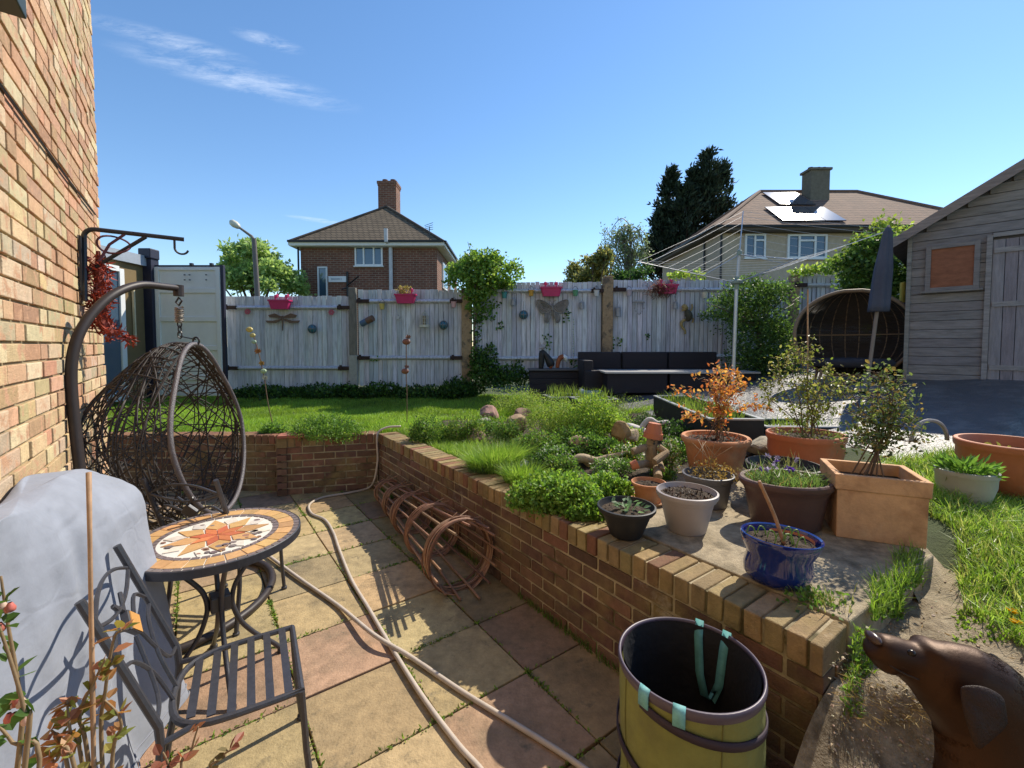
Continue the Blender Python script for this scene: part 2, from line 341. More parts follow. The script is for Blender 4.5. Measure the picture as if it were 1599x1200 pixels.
# finer patch of the worn path right beside the end of the wall
def path_z(X, Y): return .30 + .19 * ss(1.30, 1.46, Y + .04 * np.sin(9 * X)) + .015 * np.sin(5 * X + 3 * Y) + .17 * ss(1.75, 2.4, X) * ss(1.2, 2.0, Y)
pa_, pl_ = np.meshgrid(np.arange(-.5, .96, .02), np.concatenate([np.arange(-.20, 0, .02), np.arange(.003, 1.62, .02)]), indexing='ij')
PX_ = PW_B[0] + WN[0] * pa_ + WD[0] * pl_; PYY = PW_B[1] + WN[1] * pa_ + WD[1] * pl_
PZ_ = np.minimum(path_z(PX_, PYY), gz(PX_, PYY)); PZ_ = PZ_ + np.array([.006 * noise.noise(Vector((a * 28, b * 28, 0))) + .010 * noise.noise(Vector((a * 9, b * 9, 3))) for a, b in zip(PX_.ravel(), PYY.ravel())]).reshape(PX_.shape) + .004
ii_ = np.arange(PX_.size).reshape(PX_.shape); qf = np.stack([ii_[:-1, :-1], ii_[1:, :-1], ii_[1:, 1:], ii_[:-1, 1:]], -1); ok_ = ~((pl_[:-1, :-1] < .0) & (pa_[1:, 1:] < .225))
mb = MB(); mb.add(np.stack([PX_, PYY, PZ_], -1).reshape(-1, 3), [qf[ok_]]); struct(ob('worn_path', mb, mat('path_earth', (.31, .25, .17), .95, var=.45, vs=30, bump=1.2, bs=110, col2=(.13, .095, .055), s2=7, t2=(.46, .66), col3=(.36, .31, .22), s3=12, t3=(.55, .7)), smooth=True))

# ------------------------------------------------------------------ brickwork
WC = [(.155, .083, .056), (.18, .092, .06), (.125, .068, .05), (.19, .108, .066), (.165, .098, .062)]
def brick_wall(name, a, b, height, label, coping=True, depth=.215, cols=WC, end_bricks=True, extra=None, soldier_col=(.27, .195, .095)):
    a = np.asarray(a, float); b = np.asarray(b, float); L = np.linalg.norm(b - a); d = (b - a) / L
    n = np.array([-d[1], d[0]])
    d3 = np.array([d[0], d[1], 0]); n3 = np.array([n[0], n[1], 0])
    root = thing(name, label, 'brick wall', (a[0], a[1], 0))
    hc = .108 if coping else 0; rows = int(round((height - hc) / .0765)); rh = (height - hc) / rows
    mo = MB(); mo.box(np.array([*(a + d * L / 2 + n * depth / 2), (height - .012) / 2]), (L - .012, depth - .012, height - .012), ax=d3, ay=n3)
    ob('mortar', mo, MT['wmortar'], root)
    br = MB()
    for r in range(rows):
        x = -(.1125 if r % 2 else 0)
        while x < L - .02:
            x0, x1 = max(0, x), min(L, x + .215)
            if x1 - x0 > .03:
                c = a + d * (x0 + x1) / 2 + n * (.05 + rng.uniform(-.003, .003))
                br.box([*c, r * rh + rh / 2], (x1 - x0 - .003, .104, rh - .0145), ax=d3, ay=n3, col=jit(cols[rng.integers(len(cols))], .22))
            x += .2265
        if end_bricks:                                             # the short face at the end
            c = b - d * .05 + n * (depth - .05)
            br.box([*c, r * rh + rh / 2], (.102, .1, rh - .0115), ax=d3, ay=n3, col=jit(cols[rng.integers(len(cols))], .2))
    ob('bricks', br, MT['wbrick'], root, bevel=.004)
    if coping:
        cp = MB(); x = 0.
        while x < L - .03:
            wd = min(.0655, L - x)
            c = a + d * (x + wd / 2) + n * (depth / 2 - .006 + rng.uniform(-.006, .006))
            tilt = rng.uniform(-.03, .03); ax = d3 + np.array([0, 0, tilt])
            cp.box([*c, height - .052 + rng.uniform(-.004, .003)], (wd - .002, depth + rng.uniform(-.006, .004), .103), ax=ax, ay=n3, col=jit(soldier_col if rng.random() < .8 else (.21, .10, .06), .2))
            x += .0755
        ob('coping', cp, MT['wbrick'], root, bevel=.006)
    return root
brick_wall('retaining_wall', PW_A, PW_B, .644, 'long low brown brick retaining wall with brick on edge coping beside the patio', end_bricks=True)
brick_wall('retaining_wall', (-2.53, 4.78), (-1.535, 5.02), .644, 'short brown brick retaining wall section with red corner tile at the back of the patio')
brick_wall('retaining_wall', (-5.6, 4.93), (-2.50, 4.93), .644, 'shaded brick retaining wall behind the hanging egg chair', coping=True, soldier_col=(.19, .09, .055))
mb = MB(); mb.box((-2.43, 4.84, .658), (.26, .17, .03), ax=(.97, .235, 0), col=(1, 1, 1))
tag(ob('corner_tile', mb, mat('red_tile', (.33, .12, .08), .8, var=.2), bevel=.003), 'flat red clay tile lying on the corner of the short brick wall', 'tile')
mb = MB()
for r in range(7):
    mb.box((-2.535, 4.865, r * .0766 + .038), (.10 if r % 2 else .104, .215 if r % 2 else .205, .0625), ax=(.97, .235, 0), col=jit(WC[r % 5], .2))
mb.box((-2.53, 4.865, .585), (.10, .21, .10), ax=(.97, .235, 0), col=(.24, .17, .08))
ob('pier', mb, MT['wbrick'], bpy.data.objects['retaining_wall.001'])

# concrete ledge behind the coping where the pots stand
mb = MB()
e0 = PW_B + WN * .222; e1 = PW_B + WN * .222 - WD * 1.5
f0 = e0 + WN * .95 + WD * .05; f1 = e1 + WN * 1.5
mb.prism([[*e0, .38], [*f0, .38], [*f1, .38], [*e1, .38]], (0, 0, .265)); struct(ob('concrete_ledge', mb, MT['concrete'], bevel=.008))

# ------------------------------------------------------------------ the brick house on the left
HV = -.516; HU1 = 4.39
root = thing('brick_house', 'tall house wall of mottled yellow and red bricks at the left edge of the patio', 'house', tuple(uv(2, HV - 3, 0)))
mo = MB(); mo.box(uv((HU1 - 3.5) / 2, HV - 3.006, 3.6), (HU1 + 3.5 - .012, 6.0, 7.2), ax=np.array([*DU, 0]), ay=np.array([*DN, 0]))
ob('wall', mo, MT['hmortar'], root)
br = MB(); D3 = np.array([*DU, 0]); N3 = np.array([*DN, 0]); rh = .0755
HC = [(.53, .40, .225), (.56, .44, .27), (.50, .37, .20), (.51, .32, .19), (.47, .26, .15), (.50, .30, .175), (.54, .41, .27)]
for r in range(94):
    z = r * rh + rh / 2
    red = .28 + .4 * math.exp(-((z - 2.75) / .55) ** 2) - .12 * math.exp(-((z - 4.4) / .8) ** 2)
    hd = r % 2; x = HU1 - (.05 if r % 2 else 0)
    first = True
    while x > -.9:
        wd = .1025 if (hd % 2) else .215
        if rng.random() < .25: wd = .1025 if wd > .2 else .215
        if first: wd = .1025 if r % 2 else .215; x = HU1
        first = False; hd += 1
        c = uv(x - wd / 2, HV - .045 + rng.uniform(-.004, .004), z)
        pal = HC[3:6] if rng.random() < red else HC[:3] + HC[6:]
        br.box(c, (wd - .001, .1, rh - .011), ax=D3, ay=N3, col=jit(pal[rng.integers(len(pal))], .2))
        x -= wd + .011
ob('bricks', br, MT['hbrick'], root, bevel=.003)
mb = MB(); p0 = at(-20, 105, .95); 
def onwall(px, py, off=.0):
    r_ = ray(px, py); t = (HV + off) / (r_[0] * DN[0] + r_[1] * DN[1]); return r_ * t + np.array([0, 0, H])
mb.tube([onwall(-60, 50, .012), onwall(0, 132, .012), onwall(60, 216, .012), onwall(110, 285, .012), onwall(149, 335, .012)], .006, 6); ob('cable', mb, MT['black'], root)
mb = MB(); c = onwall(-12, -14, .07); mb.box(c, (.1, .12, .06), ax=D3, ay=N3); mb.box(c + np.array([0, 0, .05]), (.12, .1, .04), ax=D3, ay=N3); ob('gutter_end', mb, mat('gutter', (.03, .04, .03), .5), root, bevel=.004)

# iron bracket on the house wall
bp = onwall(131, 400, .02); X3 = N3
root = thing('wall_bracket', 'black iron hanging basket bracket fixed to the house wall corner', 'bracket', tuple(bp))
b0 = onwall(131, 362, .03); b1 = onwall(133, 470, .03); tip = b0 + N3 * .47; tip[2] = b0[2] + .02
mb = MB(); arc = [b1, b0 - np.array([0, 0, .06])] + [b0 + N3 * (.05 - .05 * math.cos(a)) + np.array([0, 0, .05 * math.sin(a) - .03]) for a in np.linspace(.2, 1.57, 6)]
mb.tube(arc + [tip], .013, 8); ob('arm', mb, MT['black'], root)
mb = MB(); mb.tube([b0 + N3 * .28 + np.array([0, 0, .01]), b0 + N3 * .02 - np.array([0, 0, .22])], .011, 8); ob('brace', mb, MT['black'], root)
mb = MB(); hk = [tip - N3 * .05]
hk += [tip - N3 * .05 - np.array([0, 0, .06])] + [tip - N3 * (.05 - .035 + .035 * math.cos(a)) - np.array([0, 0, .06 + .035 * math.sin(a)]) for a in np.linspace(0.2, 2.9, 9)]
mb.tube(hk, .0065, 8); ob('hook', mb, MT['black'], root)
mb = MB(); mb.box((b0 + b1) / 2 - N3 * .012, (.05, .01, .34), ax=D3, ay=N3); ob('back_plate', mb, MT['black'], root)
t_ = np.linspace(0, 6.28, 30); cc = b0 + N3 * .13 - np.array([0, 0, .06])
mb = MB(); mb.tube([cc + N3 * .075 * math.cos(a) + np.array([0, 0, .05 * math.sin(a)]) + D3 * .03 * math.sin(2 * a) for a in t_], .006, 6)
mb.tube([cc + N3 * .05 + np.array([0, 0, .07]), cc + N3 * -.02, cc - N3 * .09 - np.array([0, 0, .15])], .008, 6)
tag(ob('rope', mb, mat('rope', (.12, .045, .06), .8), loc=cc), 'coiled purple red rope looped over the iron wall bracket', 'rope')
mb = MB(); fb = b0 + N3 * .055 + D3 * .03; n = 700; rz = rng.uniform(0, 1, n); ra = rng.uniform(0, 6.28, n); rr = .028 + .02 * np.sin(rz * 9) ** 2 + .012 * (rz > .85)
bend = np.where(rz > .8, (rz - .8) * .5, 0)
P = fb + np.stack([rr * np.cos(ra), rr * np.sin(ra), -.14 - rz * .50], 1) + bend[:, None] * N3
mb.leaves(P, rng.normal(size=(n, 3)), .05, .012, np.array([(.33, .045, .02)]) * rng.uniform(.5, 1.3, (n, 1)))
mb.tube([fb - np.array([0, 0, .1]), fb - np.array([0, 0, .35]), fb - np.array([0, 0, .52]), fb - np.array([0, 0, .60]) + N3 * .05], [.01, .03, .035, .02], 8, col=(.2, .03, .015))
tag(ob('raffia_bunch', mb, MT['willow'], loc=fb - np.array([0, 0, .6])), 'bunch of red orange raffia hanging on the bracket by the house corner', 'decoration')

# ------------------------------------------------------------------ container cabin with white door, and its open white door leaf
CX, CY = -7.3, 8.95
NAVY = mat('navy_steel', (.02, .022, .045), .5, var=.2); TAN = mat('tan_render', (.20, .14, .065), .85, var=.15, vs=4)
root = thing('container_cabin', 'tan clad shipping container cabin with white framed glass door behind the house corner', 'cabin', (CX, CY, .55))
mb = MB(); mb.box((CX - 1.3, CY - 3.0, 1.93), (2.56, 5.9, 2.72)); ob('wall', mb, TAN, root)
mb = MB(); mb.box((CX - 1.25, CY - 3.0, 3.36), (2.6, 6.0, .12)); mb.box((CX + .03, CY - 3.0, 3.32), (.06, 6.0, .2)); ob('roof', mb, mat('zinc_edge', (.32, .36, .42), .5, var=.1), root)
mb = MB(); mb.box((CX + .04, CY - .02, 1.95), (.22, .2, 2.85)); ob('corner_post', mb, NAVY, root, bevel=.01)
mb = MB(); mb.box((CX + .05, CY - .04, 3.47), (.25, .24, .20)); ob('corner_casting', mb, NAVY, root, bevel=.02)
mb = MB(); y0, y1 = 7.42, 8.26
for yy in (y0, y1): mb.box((CX + .03, yy, 1.86), (.08, .1, 2.42))
mb.box((CX + .03, (y0 + y1) / 2, 3.06), (.08, .74, .1)); mb.box((CX + .03, (y0 + y1) / 2, .70), (.08, .74, .16)); d = ob('door', mb, MT['white'], root, bevel=.006)
mb = MB(); mb.box((CX + .022, (y0 + y1) / 2, 1.88), (.03, .74, 2.24)); ob('glass', mb, MT['glass'], d)
mb = MB(); mb.box((CX + .02, 8.55, 2.25), (.04, .03, 1.2)); ob('trim', mb, mat('pale_trim', (.6, .52, .36), .7), root)
root = thing('container_door', 'cream white steel container door leaf standing open beside the fence', 'door', (-6.5, CY, .6))
xa, xb = -7.16, -5.83
mb = MB(); mb.box(((xa + xb) / 2, CY, 1.93), (xb - xa, .04, 2.6)); CW = mat('cream_steel', (.76, .76, .72), .55, var=.08, vs=3)
for zc, hh in ((2.98, .34), (2.45, .5), (1.85, .5), (1.25, .5), (.85, .1)): pass
for zc in (3.18, 2.75, 2.18, 1.6, 1.0, .68): mb.box(((xa + xb) / 2, CY - .034, zc), (xb - xa - .16, .03, .1 if zc < 3.1 else .06))
for xx in (xa + .05, xb - .06): mb.box((xx, CY - .036, 1.93), (.09, .034, 2.58))
ob('panel', mb, CW, root, bevel=.008)
mb = MB(); mb.box((xb + .02, CY, 1.93), (.06, .07, 2.66)); mb.box(((xa + xb) / 2, CY, 3.245), (xb - xa, .06, .03)); ob('seal', mb, NAVY, root, bevel=.006)
mb = MB()
for xx in (xa + .75, xa + 1.15): mb.box((xx, CY - .03, 3.27), (.05, .06, .05))
for xx in (xa + .62, xa + .72, xa + 1.05): 
    for zz_ in (2.96, 3.06): mb.box((xx, CY - .055, zz_), (.025, .02, .02))
ob('fittings', mb, MT['black'], root)

# ------------------------------------------------------------------ fence
FY = 9.24
def fx_(px): return (px - 800) / F * FY
def fz_(py, Y=FY): return float(at(800, py, Y)[2])
GREYB = [(.58, .60, .65), (.62, .64, .68), (.53, .55, .61), (.64, .65, .68), (.48, .50, .56)]
mat_gap = mat('gap_shade', (.10, .10, .11), .9, var=.3)  # dark colour standing in for the shade between fence boards
def fence_bay(x0, x1, top, bot, label, rails, sag=0., Y=FY):
    root = thing('fence_bay', label, 'fence', ((x0 + x1) / 2, Y, bot), 'closeboard fence bays along the back of the garden')
    mb = MB(); x = x0
    while x < x1 - .02:
        wd = min(.098 + rng.uniform(-.008, .01), x1 - x); t = (x - x0) / (x1 - x0)
        zt = top + rng.uniform(-.012, .012); zb = bot - .06 - sag * math.sin(t * 3.14) + rng.uniform(-.02, .015)
        mb.box((x + wd / 2, Y + rng.uniform(-.004, .004), (zt + zb) / 2), (wd - rng.uniform(.003, .009), .011, zt - zb), ax=(1, rng.uniform(.06, .16), 0), col=jit(GREYB[rng.integers(5)], .12))
        x += wd
    ob('boards', mb, MT['fence'], root, bevel=.003)
    mb = MB(); mb.box(((x0 + x1) / 2, Y + .022, (top + bot) / 2 - .03), (x1 - x0, .006, top - bot - .04)); ob('gap_shade_sheet', mb, mat_gap, root)  # added dark sheet behind the boards, paints shade into the gaps
    for rz in rails:
        mb = MB(); xm = (x0 + x1) / 2; zz_ = fz_(rz)
        mb.prism([(x0 + .02, Y - .012, zz_ + .045), (x0 + .02, Y - .075, zz_ + .01), (x0 + .02, Y - .075, zz_ - .01), (x0 + .02, Y - .012, zz_ - .045)], (x1 - x0 - .04, 0, 0), col=jit(GREYB[0], .1))
        r_ = ob('arris_rail', mb, MT['fence'], root)
        for xx in (x0 + .1, x1 - .13):
            mb = MB(); mb.box((xx + .02, Y - .06, zz_), (.26, .05, .075), col=(1, 1, 1)); mb.box((xx - .05, Y - .088, zz_ + .01), (.05, .03, .11)); ob('rail_bracket', mb, mat_br, r_, bevel=.008)
mat_br = mat('dark_bracket', (.045, .025, .02), .8, var=.4, vs=20, bump=.5)
fence_bay(fx_(356), fx_(548), fz_(463), fz_(604), 'lowest pale grey closeboard fence bay next to the white container door', (481, 575))
fence_bay(fx_(561), fx_(722), fz_(453), fz_(598), 'pale grey closeboard fence bay hung with a white bird feeder cage', (471, 559), .03)
fence_bay(fx_(739), fx_(940), fz_(441), fz_(585), 'pale grey closeboard fence bay with the metal butterfly on it', (455, 560))
fence_bay(fx_(957), fx_(1232), fz_(438), fz_(580), 'pale grey closeboard fence bay behind the black rattan sofa', (453, 557))
fence_bay(fx_(1236), fx_(1500), fz_(431), fz_(585), 'greyer fence bay partly hidden by the green climber and the wicker chair', (446, 520))
def post(px, wpx, top, label, mt, split=None, Y=FY - .02):
    X = fx_(px); wd = wpx / F * FY; zb = float(gz(X, Y)) - .05; zt = fz_(top)
    root = thing('fence_post', label, 'fence post', (X, Y, zb), 'fence posts')
    if split:
        zs = fz_(split); mb = MB(); mb.box((X, Y - .02, (zb + zs) / 2), (wd * .95, .13, zs - zb)); ob('spur', mb, mat('spur_concrete', (.38, .37, .33), .9, var=.3, vs=12, bump=.6), root, bevel=.01)
        mb = MB(); mb.box((X - .01, Y, (zs + zt) / 2), (wd * .85, .10, zt - zs)); ob('post', mb, MT['gpost'], root, bevel=.01)
    else:
        mb = MB(); mb.box((X, Y, (zb + zt) / 2 - .02), (wd, .12, zt - zb - .04)); mb.box((X, Y, zt - .02), (wd * .9, .11, .04), taper=1.05); ob('post', mb, MT[mt], root, bevel=.012)
post(554, 13, 450, 'dark weathered timber fence post on a grey concrete spur', 'gpost', 555)
post(730, 16, 450, 'orange brown concrete fence post below the overhanging ivy', 'post')
post(948, 16, 432, 'orange brown concrete fence post right of the metal butterfly', 'post')
post(1236, 14, 430, 'concrete fence post mostly hidden behind the green climber', 'post')

# ------------------------------------------------------------------ houses beyond the fence
def brickmat(name, c1, c2, mortar, sc=1.0):
    m = mat(name, c1, .9, var=.25, vs=3); t = m.node_tree; N = t.nodes
    bt = N.new('ShaderNodeTexBrick'); bt.inputs['Color1'].default_value = (*c1, 1); bt.inputs['Color2'].default_value = (*c2, 1); bt.inputs['Mortar'].default_value = (*mortar, 1)
    bt.inputs['Scale'].default_value = 1; bt.inputs['Brick Width'].default_value = .3; bt.inputs['Row Height'].default_value = .1; bt.inputs['Mortar Size'].default_value = .012; bt.inputs['Bias'].default_value = -.1
    tcn = N.new('ShaderNodeTexCoord'); sp = N.new('ShaderNodeSeparateXYZ'); cb = N.new('ShaderNodeCombineXYZ'); ad = N.new('ShaderNodeMath'); ad.operation = 'ADD'
    t.links.new(tcn.outputs['Object'], sp.inputs[0]); t.links.new(sp.outputs[0], ad.inputs[0]); t.links.new(sp.outputs[1], ad.inputs[1]); t.links.new(ad.outputs[0], cb.inputs[0]); t.links.new(sp.outputs[2], cb.inputs[1])
    t.links.new(cb.outputs[0], bt.inputs['Vector'])
    for l in list(t.links):
        if l.from_node.type == 'RGB': s = l.to_socket; t.links.remove(l); t.links.new(bt.outputs['Color'], s)
    return m
def tilemat(name, c1, c2, row):
    m = brickmat(name, c1, c2, tuple(np.array(c1) * .3)); 
    for n in m.node_tree.nodes:
        if n.type == 'TEX_BRICK': n.inputs['Row Height'].default_value = row; n.inputs['Brick Width'].default_value = .26; n.inputs['Mortar Size'].default_value = .02
    return m
B1 = brickmat('far_brick', (.20, .075, .045), (.13, .05, .035), (.26, .2, .15)); T1 = tilemat('brown_tiles', (.17, .125, .08), (.13, .095, .06), .17); T2 = tilemat('red_brown_tiles', (.27, .155, .105), (.20, .12, .085), .2)
WG = mat('white_fascia', (.72, .72, .70), .5, var=.05); DG = mat('dark_gutter', (.015, .015, .016), .5)
def window(root, cx, cz, wd, hh, Y, cols, sub='window', frame=.07, top=None):
    mb = MB(); mb.box((cx, Y - .03, cz + hh / 2 - frame / 2), (wd, .1, frame)); mb.box((cx, Y - .03, cz - hh / 2 + frame / 2), (wd, .1, frame))
    for e in [0] + list(np.cumsum(cols)):
        mb.box((cx - wd / 2 + frame / 2 + e * (wd - frame), Y - .032, cz), (frame, .1, hh - 2 * frame + .004))
    if top is not None: mb.box((cx - wd / 2 + (top[0] + top[1]) / 2 * wd, Y - .034, cz + hh * .24), ((top[1] - top[0]) * wd, .1, frame))
    mb.box((cx, Y - .06, cz - hh / 2 - .03), (wd + .1, .16, .05))
    f = ob('window', mb, MT['white'], root)
    mb = MB(); mb.box((cx, Y - .012, cz), (wd - .02, .03, hh - .02)); ob('pane', mb, MT['glass'], f)
def hip_roof(x0, x1, y0, y1, ze, pitch_run_l, rise, oh=.35, right_hip=True):
    """hipped roof: returns MB"""
    mb = MB(); a = [(x0 - oh, y0 - oh, ze), (x1 + oh, y0 - oh, ze), (x1 + oh, y1 + oh, ze), (x0 - oh, y1 + oh, ze)]
    return a
# brick house
Y0, Y1 = 21., 28.4; xa, xb = -9.95, -3.53; ze = 6.42; xm = (xa + xb) / 2
root = thing('brick_house', 'red brick house with brown hipped roof and one chimney beyond the fence', 'house', (xm, Y0, .6))
mb = MB(); mb.box((xm, (Y0 + Y1) / 2, (ze + .6) / 2), (xb - xa, Y1 - Y0, ze - .6)); ob('wall', mb, B1, root)
oh = .38; e = [(xa - oh, Y0 - oh, ze), (xb + oh, Y0 - oh, ze), (xb + oh, Y1 + oh, ze), (xa - oh, Y1 + oh, ze)]; rs = 2.66; r0 = (xm, Y0 + 3.1, ze + rs); r1 = (xm, Y1 + .3, ze + rs)
mb = MB(); mb.add([*e, r0, r1], [(0, 1, 4), (1, 2, 5, 4), (2, 3, 5), (3, 0, 4, 5), (3, 2, 1, 0)])
rf = ob('roof', mb, T1, root)
mb = MB()
for p, q_ in ((e[0], r0), (e[1], r0), (r0, r1)): mb.tube([np.array(p) + (0, 0, .03), np.array(q_) + (0, 0, .03)], .07, 6)
ob('ridge_tiles', mb, mat('ridge_tile', (.08, .06, .045), .8, var=.3), rf)
mb = MB(); c = (r0[0] - .05, r0[1] + .75, 9.55); mb.box(c, (.98, .9, 2.0)); mb.box((c[0], c[1], 10.5), (1.08, 1.0, .14)); mb.box((c[0], c[1], 10.38), (1.03, .95, .1)); ch = ob('chimney', mb, B1, root)
for dx in (-.22, .22):
    mb = MB(); mb.lathe([(.001, 0), (.17, 0), (.15, .22), (.12, .22), (.12, .1)], (c[0] + dx, c[1], 10.57), 12); ob('chimney_pot', mb, mat('pot_clay', (.16, .07, .05), .8), ch)
mb = MB(); mb.box((xm, Y0 - oh, ze - .07), (xb - xa + 2 * oh, .05, .15)); mb.box((xb + oh, (Y0 + Y1) / 2, ze - .07), (.05, Y1 - Y0 + 2 * oh - .1, .15)); mb.box((xm, (Y0 + Y1) / 2, ze - .16), (xb - xa + 2 * oh - .06, Y1 - Y0 + 2 * oh - .06, .03)); ob('fascia', mb, WG, root)
mb = MB(); mb.box((xm, Y0 - oh - .07, ze + .03), (xb - xa + 2 * oh, .1, .09)); mb.box((xb + oh + .07, (Y0 + Y1) / 2, ze + .03), (.1, Y1 - Y0 + 2 * oh, .09)); ob('gutter', mb, DG, root)
mb = MB(); mb.tube([(xa - .06, Y0 - .1, .7), (xa - .06, Y0 - .1, ze - .1)], .045, 8); ob('downpipe', mb, DG, root)
def fpx(px, Y): return (px - 800) / F * Y
def fpz(py, Y): return float(at(800, py, Y)[2])
window(root, fpx(579, Y0), fpz(400.5, Y0), 43 / F * Y0, 30 / F * Y0, Y0, [.31, .38, .31])
window(root, fpx(507, Y0), fpz(446, Y0), 15 / F * Y0, 57 / F * Y0, Y0, [1.0], frame=.06)
mb = MB(); X = fpx(613.5, Y0); mb.tube([(X, Y0 - .12, .7), (X, Y0 - .12, fpz(386, Y0)), (X - .1, Y0 - .5, fpz(381, Y0)), (X - .1, Y0 - .52, fpz(362, Y0))], .09, 10); ob('flue_pipe', mb, mat('pale_pipe', (.5, .5, .52), .4), root)
mb = MB(); X = fpx(674.5, Y0); zt = fpz(357, Y0); mb.tube([(X, Y0 - .3, fpz(384, Y0)), (X, Y0 - .3, zt)], .02, 6); 
for k in range(4): mb.tube([(X - .22 + .02 * k, Y0 - .3, zt - .05 - .07 * k + .1), (X + .2, Y0 - .5, zt + .03 - .1 * k + .1)], .012, 5)
ob('aerial', mb, MT['black'], root)
sy = Y0 - .05
mb = MB(); mb.box((fpx(530.5, Y0), sy, fpz(436.5, Y0)), (28 / F * Y0, .06, 9 / F * Y0)); sg = tag(ob('street_sign', mb, MT['white'], loc=(fpx(530.5, Y0), sy, fpz(440, Y0))), 'small white street name plate with grey lettering on the red brick house', 'sign')
mb = MB()
for k in range(1): pass
for k in range(9): mb.box((fpx(521.5 + 1.7 * k + (1 if k == 8 else 0), Y0), sy - .032, fpz(436.5, Y0)), (.032, .006, .09))
ob('lettering', mb, mat('sign_grey', (.3, .33, .38), .6), sg)
for k, yy in enumerate((22.6, 25.2)):
    mb = MB(); mb.box((xb + .02, yy + .6, 5.2), (.1, 1.5, 1.3)); f = ob('window', mb, MT['white'], root); mb = MB(); mb.box((xb + .06, yy + .6, 5.2), (.05, 1.3, 1.1)); ob('pane', mb, MT['glass'], f)
mb = MB(); X = fpx(546, Y0); z0 = fpz(450, Y0); mb.tube([(X, Y0 - .1, z0 - .4), (X, Y0 - .1, fpz(425, Y0))], .05, 6); mb.tube([(X, Y0 - .12, z0 + .1), (X + .7, Y0 - .6, fpz(435, Y0))], .03, 6); mb.tube([(X, Y0 - .12, z0), (X - .2, Y0 - .3, z0 - .1)], .03, 6); ob('cable_bracket', mb, MT['black'], root)

# rendered semi-detached house
xa, xb = 9.8, 23.2; Y1 = 29.; ze = 7.1; xm = (xa + xb) / 2
root = thing('rendered_house', 'beige rendered house with solar panels on its tiled roof and a grey chimney', 'house', (xm, Y0, .8))
mb = MB(); mb.box((xm, (Y0 + Y1) / 2, (ze + .8) / 2), (xb - xa, Y1 - Y0, ze - .8)); ob('wall', mb, MT['render'], root)
oh = .42; run = (Y1 - Y0) / 2 + oh; rs = 3.1
e = [(xa - oh, Y0 - oh, ze), (xb + oh, Y0 - oh, ze), (xb + oh, Y1 + oh, ze), (xa - oh, Y1 + oh, ze)]; r0 = (xa - oh + run, (Y0 + Y1) / 2, ze + rs); r1 = (xb + oh - run, (Y0 + Y1) / 2, ze + rs)
mb = MB(); mb.add([*e, r0, r1], [(0, 1, 5, 4), (1, 2, 5), (2, 3, 4, 5), (3, 0, 4), (3, 2, 1, 0)]); rf = ob('roof', mb, T2, root)
mb = MB()
for p, q_ in ((e[0], r0), (e[1], r1), (r0, r1), (e[3], r0)): mb.tube([np.array(p) + (0, 0, .02), np.array(q_) + (0, 0, .02)], .09, 6)
ob('ridge_tiles', mb, mat('ridge_tile_red', (.22, .13, .09), .8, var=.3), rf)
rn = np.cross(np.array([1., 0, 0]), np.array([0, run, rs])); rn /= np.linalg.norm(rn); up = np.array([0, run, rs]) / math.hypot(run, rs)
def roofpt(X, s): return np.array([X, Y0 - oh, ze]) * 1.0 + up * s + rn * .07
SP = mat('solar_glass', (.05, .055, .08), .10, var=.0, spec=1.0, coat=.6)
k = 0
for (x0_, x1_, s0, s1, nn) in ((12.75, 15.75, .62, 2.55, 3), (13.75, 15.6, 3.0, 5.0, 2)):
    for i in range(nn):
        a0 = x0_ + (x1_ - x0_) / nn * i; a1 = a0 + (x1_ - x0_) / nn - .03; c = (roofpt(a0, s0) + roofpt(a1, s1)) / 2
        mb = MB(); mb.box(c, (a1 - a0, s1 - s0, .05), ax=(1, 0, 0), ay=up); p_ = ob('solar_panel', mb, SP, root)
mb = MB(); c = (16.35, 24.2, 9.7); mb.box(c, (1.0, .75, 2.6)); mb.box((c[0], c[1], 11.0), (1.16, .9, .12)); ch = ob('chimney', mb, mat('chimney_render', (.16, .14, .105), .9, var=.3, bump=.6), root)
for dx in (-.3, .1, .4):
    mb = MB(); mb.lathe([(.001, 0), (.14, 0), (.12, .16), (.09, .16)], (c[0] + dx, c[1], 11.05), 10); ob('chimney_pot', mb, MT['bark'], ch)
mb = MB(); mb.box((xm, Y0 - oh, ze - .07), (xb - xa + 2 * oh, .05, .15)); mb.box((xa - oh, (Y0 + Y1) / 2, ze - .07), (.05, Y1 - Y0 + 2 * oh - .1, .15)); mb.box((xm, (Y0 + Y1) / 2, ze - .17), (xb - xa + 2 * oh - .06, Y1 - Y0 + 2 * oh - .06, .03)); ob('fascia', mb, mat('brown_fascia', (.10, .075, .055), .7), root)
mb = MB(); mb.box((xm, Y0 - oh - .07, ze + .03), (xb - xa + 2 * oh, .1, .1)); mb.box((xa - oh - .07, (Y0 + Y1) / 2, ze + .03), (.1, Y1 - Y0 + 2 * oh, .1)); mb.tube([(xa + .02, Y0 + 1.6, .9), (xa - .08, Y0 + 1.6, ze)], .05, 6); mb.tube([(fpx(1122, Y0), Y0 - .08, .9), (fpx(1122, Y0), Y0 - .08, ze)], .05, 6); ob('gutter', mb, DG, root)
window(root, fpx(1175, Y0), fpz(385, Y0), 32 / F * Y0, 37 / F * Y0, Y0, [.48, .52], frame=.08, top=(.48, 1))
window(root, fpx(1255, Y0), fpz(385.5, Y0), 61 / F * Y0, 37 / F * Y0, Y0, [.29, .42, .29], frame=.09, top=(.29, .71))
mb = MB(); mb.box((fpx(1380, Y0), Y0 - .02, 4.4), (2.8, .06, 5.0)); ob('pale_render', mb, mat('pale_render', (.55, .55, .5), .9), root)

